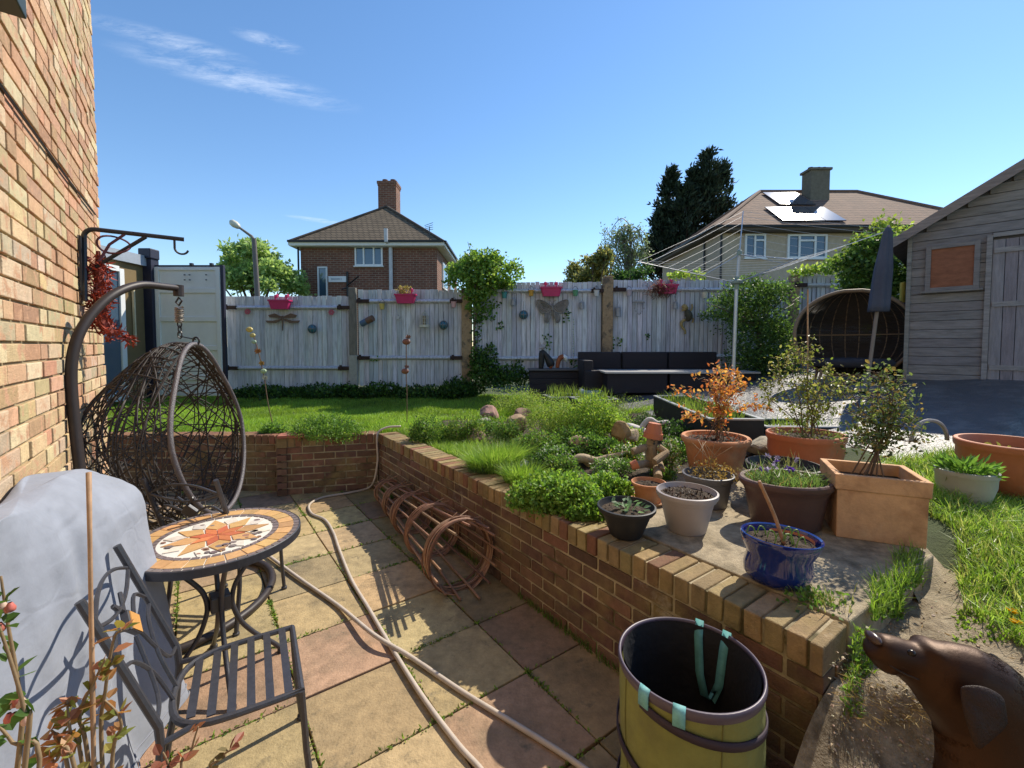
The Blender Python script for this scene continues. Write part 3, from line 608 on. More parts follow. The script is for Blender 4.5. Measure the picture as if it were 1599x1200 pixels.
# ------------------------------------------------------------------ street lamp
Yl = 16.; X = fpx(405, Yl); root = thing('street_lamp', 'tall grey street lamp with a bent arm left of the red brick house', 'street lamp', (X, Yl, .6))
zt = fpz(373, Yl); mb = MB(); mb.tube([(X + .07, Yl, .6), (X, Yl, 3.4), (X - .08, Yl, zt)], [.10, .09, .075], 12); ob('pole', mb, mat('lamp_grey', (.13, .115, .11), .6, var=.2), root)
mb = MB(); xe = fpx(380, Yl); ze_ = fpz(356, Yl); mb.tube([(X - .08, Yl, zt - .05), (X - .16, Yl, zt + .08), (xe, Yl, ze_)], [.06, .05, .04], 10); ob('arm', mb, MT['gpost'], root)
mb = MB(); ax = np.array([xe - (X - .16), 0, ze_ - zt - .08]); ax /= np.linalg.norm(ax); pts = [np.array([xe, Yl, ze_]) + ax * t for t in (0, .08, .2, .34, .42)]; mb.tube(pts, [.05, .10, .13, .11, .03], 10); ob('lamp_head', mb, mat('lamp_glass', (.62, .60, .48), .4), root, smooth=True)

# ------------------------------------------------------------------ hanging egg chair on its stand
EC = np.array([-2.16, 2.87, 1.07])
root = thing('egg_chair_stand', 'dark brown curved steel stand holding the hanging egg chair by the brick house wall', 'stand', (-2.2, 2.4, 0))
pole = [(-2.10, 2.2, .03), (-2.14, 2.2, .6), (-2.185, 2.2, 1.15), (-2.205, 2.205, 1.48), (-2.20, 2.23, 1.66), (-2.19, 2.30, 1.80), (-2.175, 2.42, 1.925), (-2.165, 2.58, 2.0), (-2.16, 2.76, 2.015), (-2.16, 2.90, 2.02)]
def smoothpath(P, n=6):
    P = np.asarray(P, float); out_ = []
    for i in range(len(P) - 1):
        p0 = P[max(i - 1, 0)]; p1 = P[i]; p2 = P[i + 1]; p3 = P[min(i + 2, len(P) - 1)]
        for t in np.arange(n) / n:
            out_.append(.5 * ((2 * p1) + (-p0 + p2) * t + (2 * p0 - 5 * p1 + 4 * p2 - p3) * t * t + (-p0 + 3 * p1 - 3 * p2 + p3) * t ** 3))
    out_.append(P[-1]); return np.array(out_)
BRS = mat('brown_steel', (.032, .024, .023), .5, var=.15, vs=8)
pp = smoothpath(pole); mb = MB(); mb.tube(pp, np.interp(np.linspace(0, 1, len(pp)), [0, .45, .75, 1], [.024, .024, .022, .020]), 14); ob('pole', mb, BRS, root, smooth=True)
mb = MB(); tt = np.linspace(0, 2 * math.pi, 40, endpoint=False); mb.tube(np.stack([-2.06 + .46 * np.cos(tt), 2.72 + .55 * np.sin(tt), .03 + 0 * tt], 1), .025, 8, closed=True); ob('base_ring', mb, BRS, root, smooth=True)
top = np.array([-2.16, 2.88, 1.99])
mb = MB(); mb.tube([top + (0, 0, .05), top + (0, 0, -.02)], .03, 10); mb.tube([top + (0, 0, -.03), top + (.02, 0, -.05), top + (0, 0, -.08), top + (-.02, 0, -.06)], .006, 6, closed=True)
ob('end_cap', mb, BRS, root)
mb = MB(); zs = np.linspace(0, 1, 60); mb.tube(np.stack([top[0] + .021 * np.cos(zs * 50), top[1] + .021 * np.sin(zs * 50), top[2] - .09 - zs * .10], 1), .006, 6); ob('spring', mb, mat('spring_steel', (.25, .23, .21), .4, metal=.8), root)
mb = MB(); zc = top[2] - .20
k = 0
while zc > 1.70:
    a = k % 2 * 1.57; t5 = np.linspace(0, 2 * math.pi, 12, endpoint=False)
    mb.tube(np.stack([top[0] + .013 * np.cos(t5) * math.cos(a), top[1] + .013 * np.cos(t5) * math.sin(a), zc + .024 * np.sin(t5)], 1), .0042, 5, closed=True); zc -= .035; k += 1
ob('chain', mb, MT['black'], root)
root = thing('egg_chair', 'brown woven egg shaped hanging chair with open side beside the brick house', 'egg chair', tuple(EC))
def eggr(u):                     # egg radius along unit directions u (n,3)
    zc = u[:, 2]; a = .52; b = .60
    r = 1 / np.sqrt((u[:, 0] ** 2 + u[:, 1] ** 2) / a ** 2 + zc ** 2 / b ** 2)
    return r * (1 - .22 * np.clip(zc, 0, 1) ** 1.2 * (1 - np.clip(zc, 0, 1) ** 5))
TILT = Matrix.Rotation(R(4), 3, 'Y'); TM = np.array(TILT)
on_ = np.array([.955, .20, .21]); on_ /= np.linalg.norm(on_); OD = .175
mb = MB()
def strand(axis, ang, r=.0042):
    axis = axis / np.linalg.norm(axis); e1 = np.cross(axis, [.3, .5, .8]); e1 /= np.linalg.norm(e1); e2 = np.cross(axis, e1)
    t = np.linspace(0, 2 * math.pi, 90); u = math.cos(ang) * axis + math.sin(ang) * (np.cos(t)[:, None] * e1 + np.sin(t)[:, None] * e2)
    P = u * eggr(u)[:, None] * (1 + rng.uniform(-.008, .008)); ins = P @ on_ < OD
    P = P @ TM.T + EC
    i = 0
    while i < len(t):
        if ins[i]:
            j = i
            while j + 1 < len(t) and ins[j + 1]: j += 1
            if j - i > 3: mb.tube(P[i:j + 1], r, 5)
            i = j + 1
        else: i += 1
for k in range(72):
    strand(rng.normal(size=3), rng.uniform(.9, 2.2), rng.uniform(.0032, .0046))
for k in range(16): strand(np.array([1, 0, .2]) + rng.normal(size=3) * .12, 1.57 - .12 + rng.uniform(-.2, .1), .0048)
ob('woven_shell', mb, MT['wicker'], root, smooth=True)
e1 = np.array([0, 1., 0]); e1 -= on_ * (e1 @ on_); e1 /= np.linalg.norm(e1); e2 = np.cross(on_, e1); t = np.linspace(0, 2 * math.pi, 72, endpoint=False)
ring = []
for a in t:
    d = math.cos(a) * e1 + math.sin(a) * e2; lo, hi = .0, 1.2
    for it in range(24):
        m_ = (lo + hi) / 2; p_ = on_ * OD + d * m_; rr = np.linalg.norm(p_); 
        if rr < eggr((p_ / rr)[None])[0]: lo = m_
        else: hi = m_
    ring.append(on_ * OD + d * lo)
ring = np.array(ring) @ TM.T + EC
mb = MB(); mb.tube(ring, .0145, 10, closed=True); ob('rim_frame', mb, mat('wrapped_rim', (.10, .085, .09), .42, var=.35, vs=70, spec=.7, bump=.6, bs=160), root, smooth=True)
ti = np.argmax(ring[:, 2]); tp = ring[ti]
mb = MB(); t5 = np.linspace(0, 2 * math.pi, 14, endpoint=False); mb.tube(np.stack([tp[0] + .02 * np.cos(t5), tp[1] + 0 * t5, tp[2] + .02 + .025 * np.sin(t5)], 1), .006, 6, closed=True); mb.tube([tp + (0, 0, .03), (top[0], top[1], 1.71)], .004, 5); ob('hanging_loop', mb, MT['black'], root)

# ------------------------------------------------------------------ covered barbecue
root = thing('barbecue_cover', 'pale grey fabric cover draped over a barbecue against the house wall', 'cover', tuple(uv(2.0, -.35, 0)))
ring_uv = [(1.36, -.49), (1.52, -.45), (1.72, -.385), (1.95, -.315), (2.2, -.24), (2.42, -.165), (2.50, -.24), (2.50, -.49)]
def ringpts(scale, z, du=0., dv=0., n=64):
    P = np.array(ring_uv); P = np.vstack([P, P[:1]]); L_ = np.r_[0, np.cumsum(np.linalg.norm(np.diff(P, axis=0), axis=1))]; s_ = np.linspace(0, L_[-1], n, endpoint=False)
    Q = np.stack([np.interp(s_, L_, P[:, 0]), np.interp(s_, L_, P[:, 1])], 1); c = np.array([2.02, -.40]); wall_ = Q[:, 1] < -.44; q1_ = Q[:, 1].copy(); Q = c + (Q - c) * scale; Q[:, 1] = np.where(wall_, np.maximum(q1_, -.485), Q[:, 1])
    return Q, s_
mb = MB(); n = 150; V = []; zr = [(.08, 1.05, 1.55), (.2, 1.045, 1.48), (.35, 1.04, 1.38), (.55, 1.03, 1.24), (.75, 1.02, 1.10), (.90, 1.01, 1.03), (.98, 1.0, 1.0), (1.02, .985, .94), (1.05, .985, .86), (1.09, .96, .68), (1.13, .93, .46), (1.16, .88, .25), (1.175, .80, .12), (1.18, .6, .04)]
zr = [tuple(np.array(zr[i]) + (np.array(zr[i + 1]) - np.array(zr[i])) * t) for i in range(len(zr) - 1) for t in (0, .34, .67)] + [zr[-1]]
for z, su, sv in zr:
    Q, s_ = ringpts(np.array([su, sv]), z, n=n)
    fold = .018 * (1 - min(1, z / 1.15)) * np.sin(s_ * 19 + 2 * math.sin(z * 5)) + .008 * np.sin(s_ * 43 + z * 9) * (z < 1.15)
    c = np.array([2.02, -.40]); dr = (Q - c) / (np.linalg.norm(Q - c, axis=1)[:, None] + 1e-6); Q = Q + dr * fold[:, None]; Q[:, 1] = np.maximum(Q[:, 1], -.505)
    zz_ = z + .012 * np.sin(Q[:, 0] * 14 + Q[:, 1] * 9) * (z > 1.0) + .03 * np.exp(-((Q[:, 0] - 1.6) ** 2 + (Q[:, 1] + .40) ** 2) / .012) * (z > .9)
    for q_ in range(len(Q)):
        cr = noise.noise(Vector((Q[q_, 0] * 5, Q[q_, 1] * 5, z * 2.2))); cr2 = noise.noise(Vector((Q[q_, 0] * 13 + 5, Q[q_, 1] * 13, z * 4)))
        zz_[q_] += (-.006 * abs(cr) - .002 * abs(cr2)) * (z > 1.0); Q[q_] -= dr[q_] * (.008 * (1 - abs(cr)) ** 4 + .003 * abs(cr2)) * (z < 1.08)
    Q[:, 1] = np.maximum(Q[:, 1], -.508)
    V.append(np.stack([Q[:, 0] * DU[0] + Q[:, 1] * DN[0], Q[:, 0] * DU[1] + Q[:, 1] * DN[1], zz_], 1))
V = np.array(V); m = len(V); i = np.arange(m - 1)[:, None]; j = np.arange(n)[None]; j2 = (j + 1) % n
mb.add(V.reshape(-1, 3), [np.stack([i * n + j, i * n + j2, (i + 1) * n + j2, (i + 1) * n + j], -1).reshape(-1, 4), np.array([list(range((m - 1) * n, m * n))])])
CF = mat('cover_fabric', (.255, .275, .325), .75, var=.16, vs=4, bump=.7, bs=5, col2=(.20, .215, .25), s2=3, t2=(.5, .8), crease=.10, cs=2.2)
ob('fabric', mb, CF, root, smooth=True, sub=1)
SEAM = mat('cover_seam', (.20, .21, .25), .8, var=.1)
zrow = np.array([z for z, _, _ in zr])
for zt_, off_ in ((.10, .004), (.14, .003)):
    k_ = int(np.argmin(abs(zrow - zt_))); c_ = V[k_].mean(0); P = V[k_] + (V[k_] - c_) / np.linalg.norm(V[k_] - c_, axis=1)[:, None] * off_; mb = MB(); mb.tube(P, .0028, 5, closed=True); ob('seam', mb, SEAM, root, smooth=True)
for j_ in ():
    mb = MB(); mb.tube(V[:len(V) - 12, j_] + (V[:len(V) - 12, j_] - V.reshape(-1, 3).mean(0)) * .004, .0026, 5); ob('seam', mb, SEAM, root, smooth=True)
mb = MB(); c = uv(1.5, -.3, .05)
for a, b in ((-.25, -.12), (.25, -.12), (-.25, .08), (.25, .08)): mb = MB(); mb.lathe([(.0, 0), (.04, 0), (.04, .1), (.0, .1)], uv(1.98 + a, -.38 + b * .5, .0), 10); ob('wheel', mb, MT['black'], root)

# ------------------------------------------------------------------ mosaic table
TC = np.array([-1.45, 2.14]); TZ = .717; TR = .362
root = thing('mosaic_table', 'round mosaic topped bistro table with curved black iron legs', 'table', (*TC, 0))
BUFF, ORG, RED, GRY, CRM, BRN = (.46, .27, .11), (.52, .17, .06), (.45, .12, .05), (.16, .125, .12), (.58, .53, .45), (.23, .13, .09)
mb = MB(); mb.lathe([(0, -.022), (TR - .004, -.022), (TR - .004, -.002), (0, -.002)], (*TC, TZ), 72); tt_ = ob('tabletop', mb, mat('grout', (.60, .57, .51), .85, var=.1), root)
mb = MB()
def ringtiles(r0, r1, n, col, ph=0., s=.12):
    for k in range(n):
        a0 = 2 * math.pi * (k + ph) / n + .007 / r1 * .5; a1 = 2 * math.pi * (k + 1 + ph) / n - .007 / r1 * .5
        aa = np.linspace(a0, a1, 4); P = [(TC[0] + r1 * math.cos(a), TC[1] + r1 * math.sin(a), TZ - .003) for a in aa] + [(TC[0] + r0 * math.cos(a), TC[1] + r0 * math.sin(a), TZ - .003) for a in aa[::-1]]
        mb.prism(P, (0, 0, .005), col=jit(col, s))
ringtiles(.337, .360, 56, GRY); ringtiles(.266, .334, 26, BUFF, .3, .2); ringtiles(.240, .263, 40, GRY, .1)
def dia(a, r0, r1, r2, wd, col):
    c, s = math.cos(a), math.sin(a); P = [(r0, 0), (r1, -wd), (r2, 0), (r1, wd)]
    mb.prism([(TC[0] + x * c - y * s, TC[1] + x * s + y * c, TZ - .003) for x, y in P], (0, 0, .0052), col=jit(col, .12))
for k in range(8):
    a = k * math.pi / 4 + .25
    dia(a, .004, .063, .121, .0245, ORG if k % 2 else RED); 
    dia(a + math.pi / 8, .076, .125, .222, .044, BUFF)
    dia(a, .128, .178, .232, .032, CRM)
rgt = np.random.default_rng(3)
for k in range(26):
    a = rgt.uniform(-.9, .9) - .55 if k < 18 else rgt.uniform(0, 6.28); r_ = rgt.uniform(.14, .225); sz = rgt.uniform(.007, .015)
    c = np.array([TC[0] + r_ * math.cos(a), TC[1] + r_ * math.sin(a), TZ - .003])
    mb.prism([c + (sz * math.cos(b) * 1.3, sz * math.sin(b), 0) for b in np.linspace(0, 6.28, 9)[:-1]], (0, 0, .0058), col=jit(GRY if k % 3 else BRN, .2))
ob('mosaic', mb, mat('mosaic_tile', attr=True, rough=.6, var=.2, vs=40, bump=.1), tt_)
mb = MB(); mb.lathe([(TR - .004, -.036), (TR + .006, -.036), (TR + .006, .0), (TR + .001, .003), (TR - .004, .0), (TR - .004, -.03)], (*TC, TZ), 72); ob('rim', mb, MT['iron'], tt_, smooth=False)
for k in range(4):
    a = k * math.pi / 2 + .72; c, s = math.cos(a), math.sin(a)
    prof = [(.25, .685), (.235, .665), (.18, .60), (.12, .53), (.07, .455), (.052, .38), (.06, .32), (.09, .24), (.145, .16), (.20, .10), (.245, .05), (.27, .012)]
    mb = MB(); P = smoothpath([(TC[0] + x * c, TC[1] + x * s, z) for x, z in prof], 4); mb.tube(P, .0115, 8); mb.lathe([(0, 0), (.019, 0), (.019, .014), (.012, .024), (0, .024)], (TC[0] + .27 * c, TC[1] + .27 * s, 0), 12); ob('leg', mb, MT['iron'], root, smooth=True)
mb = MB(); mb.box((*TC, .385), (.085, .085, .075), ax=(math.cos(.72), math.sin(.72), 0)); ob('hub', mb, MT['iron'], root, bevel=.006)
mb = MB(); t = np.linspace(0, 2 * math.pi, 40, endpoint=False); mb.tube(np.stack([TC[0] + .24 * np.cos(t), TC[1] + .24 * np.sin(t), .675 + 0 * t], 1), .009, 6, closed=True); ob('support_ring', mb, MT['iron'], root)

# ------------------------------------------------------------------ bistro chairs
def bistro_chair(label, c, fwd, tile_col, ht=.92, lean=.17):
    fwd = np.array([*fwd, 0.]) / np.linalg.norm(fwd); rt = np.array([fwd[1], -fwd[0], 0]); c = np.array([*c, 0.])
    root = thing('bistro_chair', label, 'chair', tuple(c), 'iron bistro chairs')
    def W(x, y, z): return c + rt * x + fwd * y + np.array([0, 0, z])
    SZ = .425; ft = .195
    seat = [(-.205, ft), (.205, ft), (.205, 0), (.19, -.10), (.14, -.165), (.05, -.19), (-.05, -.19), (-.14, -.165), (-.19, -.10), (-.205, 0)]
    mb = MB(); P = [W(x, y, SZ) for x, y in seat]; P = np.vstack([P[0:2], smoothpath(P[1:] + [P[0]], 3)[1:]]); mb.tube(P, .0115, 8, closed=True); ob('seat_frame', mb, MT['iron'], root)
    for k in range(6):
        y = .155 - k * .057; hw = .20 if y > -.02 else .20 - (abs(y + .02)) * .42
        mb = MB(); mb.box(W(0, y, SZ + .006), (2 * hw, .026, .004), ax=rt); ob('slat', mb, MT['iron'], root)
    zt = ht
    for s in (-1, 1):
        mb = MB(); mb.tube([W(s * .205, ft, SZ), W(s * .207, ft + .012, .2), W(s * .21, ft + .03, .012)], .0115, 8); mb.lathe([(0, 0), (.018, 0), (.018, .015), (0, .022)], W(s * .21, ft + .03, 0), 10); ob('leg', mb, MT['iron'], root)
        mb = MB(); mb.tube([W(s * .215, -.26, .012), W(s * .21, -.215, .25), W(s * .205, -.20, SZ - .02), W(s * .205, -.205, SZ + .05), W(s * .205, -.20 - lean, zt)], .0125, 8); mb.lathe([(0, 0), (.018, 0), (.018, .015), (0, .022)], W(s * .215, -.26, 0), 10)
        mb.tube([W(s * .205, -.2, SZ - .01), W(s * .185, -.11, SZ)], .010, 6); ob('back_post', mb, MT['iron'], root)
    def B(x, z): return W(x, -.205 - lean * (z - SZ - .05) / (zt - SZ - .05), z)
    mb = MB()
    h = zt - SZ
    def arc(pts): mb.tube(smoothpath([B(x, z) for x, z in pts], 5), .0065, 6)
    zc = SZ + h * .60
    arc([(-.205, zt - .09), (-.1, zt - .045), (0, zt - .03), (.1, zt - .045), (.205, zt - .09)])
    arc([(-.205, zt - .09), (-.1, zt - .125), (0, zt - .137), (.1, zt - .125), (.205, zt - .09)])
    arc([(-.205, zc - .02), (-.13, zc + .035), (-.05, zc + .005)]); arc([(.205, zc - .02), (.13, zc + .035), (.05, zc + .005)])
    arc([(-.205, zc - .04), (-.12, zc - .07), (-.05, zc - .17), (-.035, SZ + .0)]); arc([(.205, zc - .04), (.12, zc - .07), (.05, zc - .17), (.035, SZ + .0)])
    arc([(-.03, zt - .135), (-.045, zc + .09), (0, zc + .045)]); arc([(.03, zt - .135), (.045, zc + .09), (0, zc + .045)])
    arc([(-.205, SZ + .06), (-.1, SZ + .09), (-.02, zc - .04)]); arc([(.205, SZ + .06), (.1, SZ + .09), (.02, zc - .04)])
    bk = ob('back_scrolls', mb, MT['iron'], root)
    tile = [(0, zc + .048), (.048, zc), (0, zc - .048), (-.048, zc)]
    mb = MB(); mb.prism([B(x, z) - fwd * .012 for x, z in tile], fwd * .024); dt = ob('diamond_tile', mb, MT['iron'], root, bevel=.003)
    mb = MB(); mb.prism([B(x * .86, zc + (z - zc) * .86) + fwd * .010 for x, z in tile], fwd * .005); ob('tile_face', mb, mat('tile_face', tile_col, .6, var=.15), dt)
    return root
bistro_chair('black iron bistro chair in front of the grey cover with orange diamond tile', (-1.02, 1.595), (.86, .51), (.50, .25, .07))
bistro_chair('black iron bistro chair with its back to the mosaic table facing the egg chair', (-1.77, 2.72), (.06, 1.0), (.5, .25, .07), ht=.93)

# ------------------------------------------------------------------ garden hose on the paving
HM = mat('hose_rubber', (.47, .40, .33), .45, var=.15, vs=10, spec=.5)
pa = [(618, 667), (606, 668), (597, 676), (593, 690), (592, 715)]
hz = [np.array([-1.28, 5.05, .72]), np.array([-1.42, 5.03, .715]), np.array([-1.51, 4.99, .675]), np.array([-1.53, 4.96, .60]), np.array([-1.52, 4.945, .35]), np.array([-1.56, 4.93, .12])]
hz += [np.array([*on(x, y, .016)]) for x, y in ((574, 763), (545, 770), (505, 777), (484, 788), (487, 802), (508, 812), (521, 832), (530, 858), (549, 905), (577, 952), (612, 1012), (660, 1088), (715, 1162), (760, 1215), (790, 1300))]
mb = MB(); mb.tube(smoothpath(hz, 7), .0118, 10); tag(ob('garden_hose', mb, HM, loc=hz[8], smooth=True), 'beige garden hose trailing down the wall corner and across the paving', 'hose')
hz = [np.array([*on(x, y, z)]) for x, y, z in ((330, 800, .02), (380, 838, .02), (420, 868, .02), (470, 905, .018), (530, 947, .016), (585, 992, .05), (640, 1025, .02), (720, 1079, .016), (800, 1128, .016), (880, 1178, .016), (960, 1235, .016))]
mb = MB(); mb.tube(smoothpath(hz, 7), .0118, 10); tag(ob('garden_hose', mb, HM, loc=hz[4], smooth=True), 'beige garden hose run lying straight from under the table to the green bag', 'hose')

# ------------------------------------------------------------------ willow obelisk lying on the paving
a0 = np.array([-.36, 2.95, .235]); a1 = np.array([-1.34, 4.62, .12]); ax = (a1 - a0) / np.linalg.norm(a1 - a0); LW = np.linalg.norm(a1 - a0)
sx = np.cross(ax, [0, 0, 1]); sx /= np.linalg.norm(sx); sy_ = np.cross(sx, ax)
root = thing('willow_obelisk', 'woven willow plant obelisk lying on its side along the retaining wall', 'plant support', (-.8, 3.7, 0))
def wr(t): return .222 * (1 - t) + .105 * t
WCOL = [(.27, .145, .085), (.33, .19, .115), (.20, .10, .06)]
mb = MB()
for k in range(13):
    a = 2 * math.pi * k / 13 + .1; e = rng.uniform(-.03, .03)
    P = [a0 + ax * LW * t + (sx * math.cos(a + .15 * t) + sy_ * math.sin(a + .15 * t)) * (wr(t) + .006 * math.sin(9 * t + k)) for t in (-.10 + e, .0, .25, .5, .75, 1.0, 1.04)]
    mb.tube(smoothpath(P, 3), .0085, 6, col=jit(WCOL[k % 3], .2))
ob('stakes', mb, MT['willow'], root)
for t0, nr in ((.0, 13), (.27, 9), (.52, 10), (.74, 10), (.95, 10)):
    mb = MB()
    for k in range(nr):
        t = np.linspace(0, 2 * math.pi, 46, endpoint=False); ph = rng.uniform(0, 6.28); rr = wr(t0) + .012 + rng.uniform(-.01, .012) + .006 * np.sin(3 * t + ph)
        cen = t0 + rng.uniform(-.022, .022) + .012 * np.sin(t + ph)
        P = a0 + ax * (LW * cen)[:, None] + rr[:, None] * (np.cos(t)[:, None] * sx + np.sin(t)[:, None] * sy_)
        mb.tube(P, .0052, 5, closed=True, col=jit(WCOL[k % 3], .25))
    for k in range(4):                                             # loose ends of the bands
        a = rng.uniform(.3, 2.2); b0_ = a0 + ax * LW * t0 + (sx * math.cos(a) + sy_ * math.sin(a)) * (wr(t0) + .01); tn = -sx * math.sin(a) + sy_ * math.cos(a)
        mb.tube([b0_, b0_ + tn * -.12 + sy_ * .02 + ax * rng.uniform(-.04, .06)], .004, 5, col=jit(WCOL[1], .2))
    ob('band', mb, MT['willow'], root)

# ------------------------------------------------------------------ pop-up garden bag
BC = np.array([.60, 1.455, 0.]); BZ = .585; BR = .228
root = thing('garden_bag', 'green pop up garden bag with purple spiral bands standing by the wall', 'bag', tuple(BC))
n = 72; tl = Matrix.Rotation(R(3), 3, Vector((.8, .6, 0)))
def bagr(z, a): return BR * (.965 + .035 * z / BZ) + (.006 * math.sin(3 * a + 9 * z) + .004 * math.sin(7 * a - 4 * z)) * (1 - (z / BZ) ** 3)
OLV, PUR = (.29, .285, .065), (.035, .022, .035)
zs = np.linspace(0, BZ, 46); V = []; 
for z in zs:
    for k in range(n):
        a = 2 * math.pi * k / n; r_ = bagr(z, a); V.append((BC[0] + r_ * math.cos(a), BC[1] + r_ * math.sin(a), z))
V = np.array(V); m = len(zs); i = np.arange(m - 1)[:, None]; j = np.arange(n)[None]; j2 = (j + 1) % n
fa = np.stack([i * n + j, i * n + j2, (i + 1) * n + j2, (i + 1) * n + j], -1).reshape(-1, 4)
zi = (zs[:-1] + zs[1:])[:, None] / 2 + 0 * j
mb = MB(); mb.add(V, [fa], OLV); ob('body', mb, mat('olive_fabric', (.195, .20, .058), .82, col2=(.12, .115, .05), s2=4, t2=(.52, .8), var=.2, vs=7, bump=1.2, bs=10), root, smooth=True)
for a_ in (3.35, 4.75):
    mb = MB(); mb.tube([(BC[0] + (bagr(z, a_) + .001) * math.cos(a_), BC[1] + (bagr(z, a_) + .001) * math.sin(a_), z) for z in np.linspace(.02, BZ - .03, 24)], .0022, 5); ob('seam', mb, mat('olive_seam', (.13, .13, .04), .8), root)
mb = MB(); t = np.linspace(0, 4 * math.pi * 1.02, 150); zz_ = BZ - .01 - t / (4 * math.pi) * .46 + .0
P = np.stack([BC[0] + (BR * .985 + .006) * np.cos(t - 2.6), BC[1] + (BR * .985 + .006) * np.sin(t - 2.6), zz_ - .04], 1)
Vb = np.concatenate([P + (0, 0, .013), P - (0, 0, .013)]); k = np.arange(len(t) - 1)[:, None]; mb.add(Vb, [k + np.array([[0, 1, len(t) + 1, len(t)]])]); sp_ = ob('spiral_band', mb, mat('purple_webbing', PUR, .7, var=.2), root, smooth=True); sm = sp_.modifiers.new('thick', 'SOLIDIFY'); sm.thickness = .006
mb = MB(); mb.lathe([(BR + .001, BZ - .028), (BR + .006, BZ - .012), (BR + .004, BZ + .003), (BR - .002, BZ + .006), (BR - .006, BZ - .004), (BR - .006, BZ - .03)], BC, n); ob('rim', mb, mat('purple_rim', (.07, .05, .075), .45, var=.2, spec=.6), root, smooth=True)
mb = MB(); mb.lathe([(BR - .012, BZ - .002), (BR - .024, BZ - .1), (BR - .03, .3), (BR - .02, .05), (.0, .04)], BC, n); ob('lining', mb, mat('black_lining', (.012, .012, .014), .8, var=.3, bump=1.5, bs=9), root, smooth=True)
TEAL = mat('teal_webbing', (.10, .30, .30), .7, var=.3, vs=30)
def strap(a, z0, z1, inside=True, w_=.034):
    rr = BR - .012 if inside else BR + .011
    return a, rr
def ribbon(P, side, w_, name, root_, mt):
    P = np.asarray(P, float); side = np.asarray(side, float); mb = MB(); Vb = np.concatenate([P + side * w_ / 2, P - side * w_ / 2]); k = np.arange(len(P) - 1)[:, None]; mb.add(Vb, [k + np.array([[0, 1, len(P) + 1, len(P)]])])
    o = ob(name, mb, mt, root_, smooth=True); s_ = o.modifiers.new('thick', 'SOLIDIFY'); s_.thickness = .004; return o
aa = [1.02, .58]; a_m = .8
pts = []
P1 = [BC + ((BR + .012) * math.cos(aa[0]), (BR + .012) * math.sin(aa[0]), BZ - .03), BC + (BR * math.cos(aa[0]), BR * math.sin(aa[0]), BZ + .012)]
ribbon([P1[0], P1[1], BC + ((BR - .02) * math.cos(aa[0]), (BR - .02) * math.sin(aa[0]), BZ - .04), BC + ((BR - .03) * math.cos(.98), (BR - .03) * math.sin(.98), BZ - .17), BC + ((BR - .05) * math.cos(.85), (BR - .05) * math.sin(.85), BZ - .24)], (math.sin(.9), -math.cos(.9), 0), .030, 'handle', root, TEAL)
ribbon([BC + ((BR + .012) * math.cos(aa[1]), (BR + .012) * math.sin(aa[1]), BZ - .03), BC + (BR * math.cos(aa[1]), BR * math.sin(aa[1]), BZ + .012), BC + ((BR - .02) * math.cos(aa[1]), (BR - .02) * math.sin(aa[1]), BZ - .05), BC + ((BR - .03) * math.cos(.62), (BR - .03) * math.sin(.62), BZ - .18), BC + ((BR - .05) * math.cos(.72), (BR - .05) * math.sin(.72), BZ - .245), BC + ((BR - .05) * math.cos(.85), (BR - .05) * math.sin(.85), BZ - .235)], (math.sin(.7), -math.cos(.7), 0), .030, 'handle', root, TEAL)
for a in (3.75, 4.22):
    ribbon([BC + ((BR - .012) * math.cos(a), (BR - .012) * math.sin(a), BZ - .02), BC + (BR * math.cos(a), BR * math.sin(a), BZ + .011), BC + ((BR + .011) * math.cos(a), (BR + .011) * math.sin(a), BZ - .01), BC + ((BR + .011) * math.cos(a), (BR + .011) * math.sin(a), BZ - .052)], (math.sin(a), -math.cos(a), 0), .036, 'strap_tab', root, mat('teal_tab', (.17, .42, .45), .6, var=.3, vs=60))
mb = MB(); n_ = 160; P = BC + np.stack([rng.normal(0, .07, n_), rng.normal(-.02, .07, n_), rng.uniform(.09, .2, n_)], 1); mb.leaves(P, rng.normal(size=(n_, 3)), .06, .006, np.array([(.22, .16, .07)]) * rng.uniform(.4, 1.2, (n_, 1)))
mb.lathe([(0, .14), (.12, .10), (.2, .05)], BC, 20, col=(.06, .05, .03)); ob('clippings', mb, MT['willow'], root)

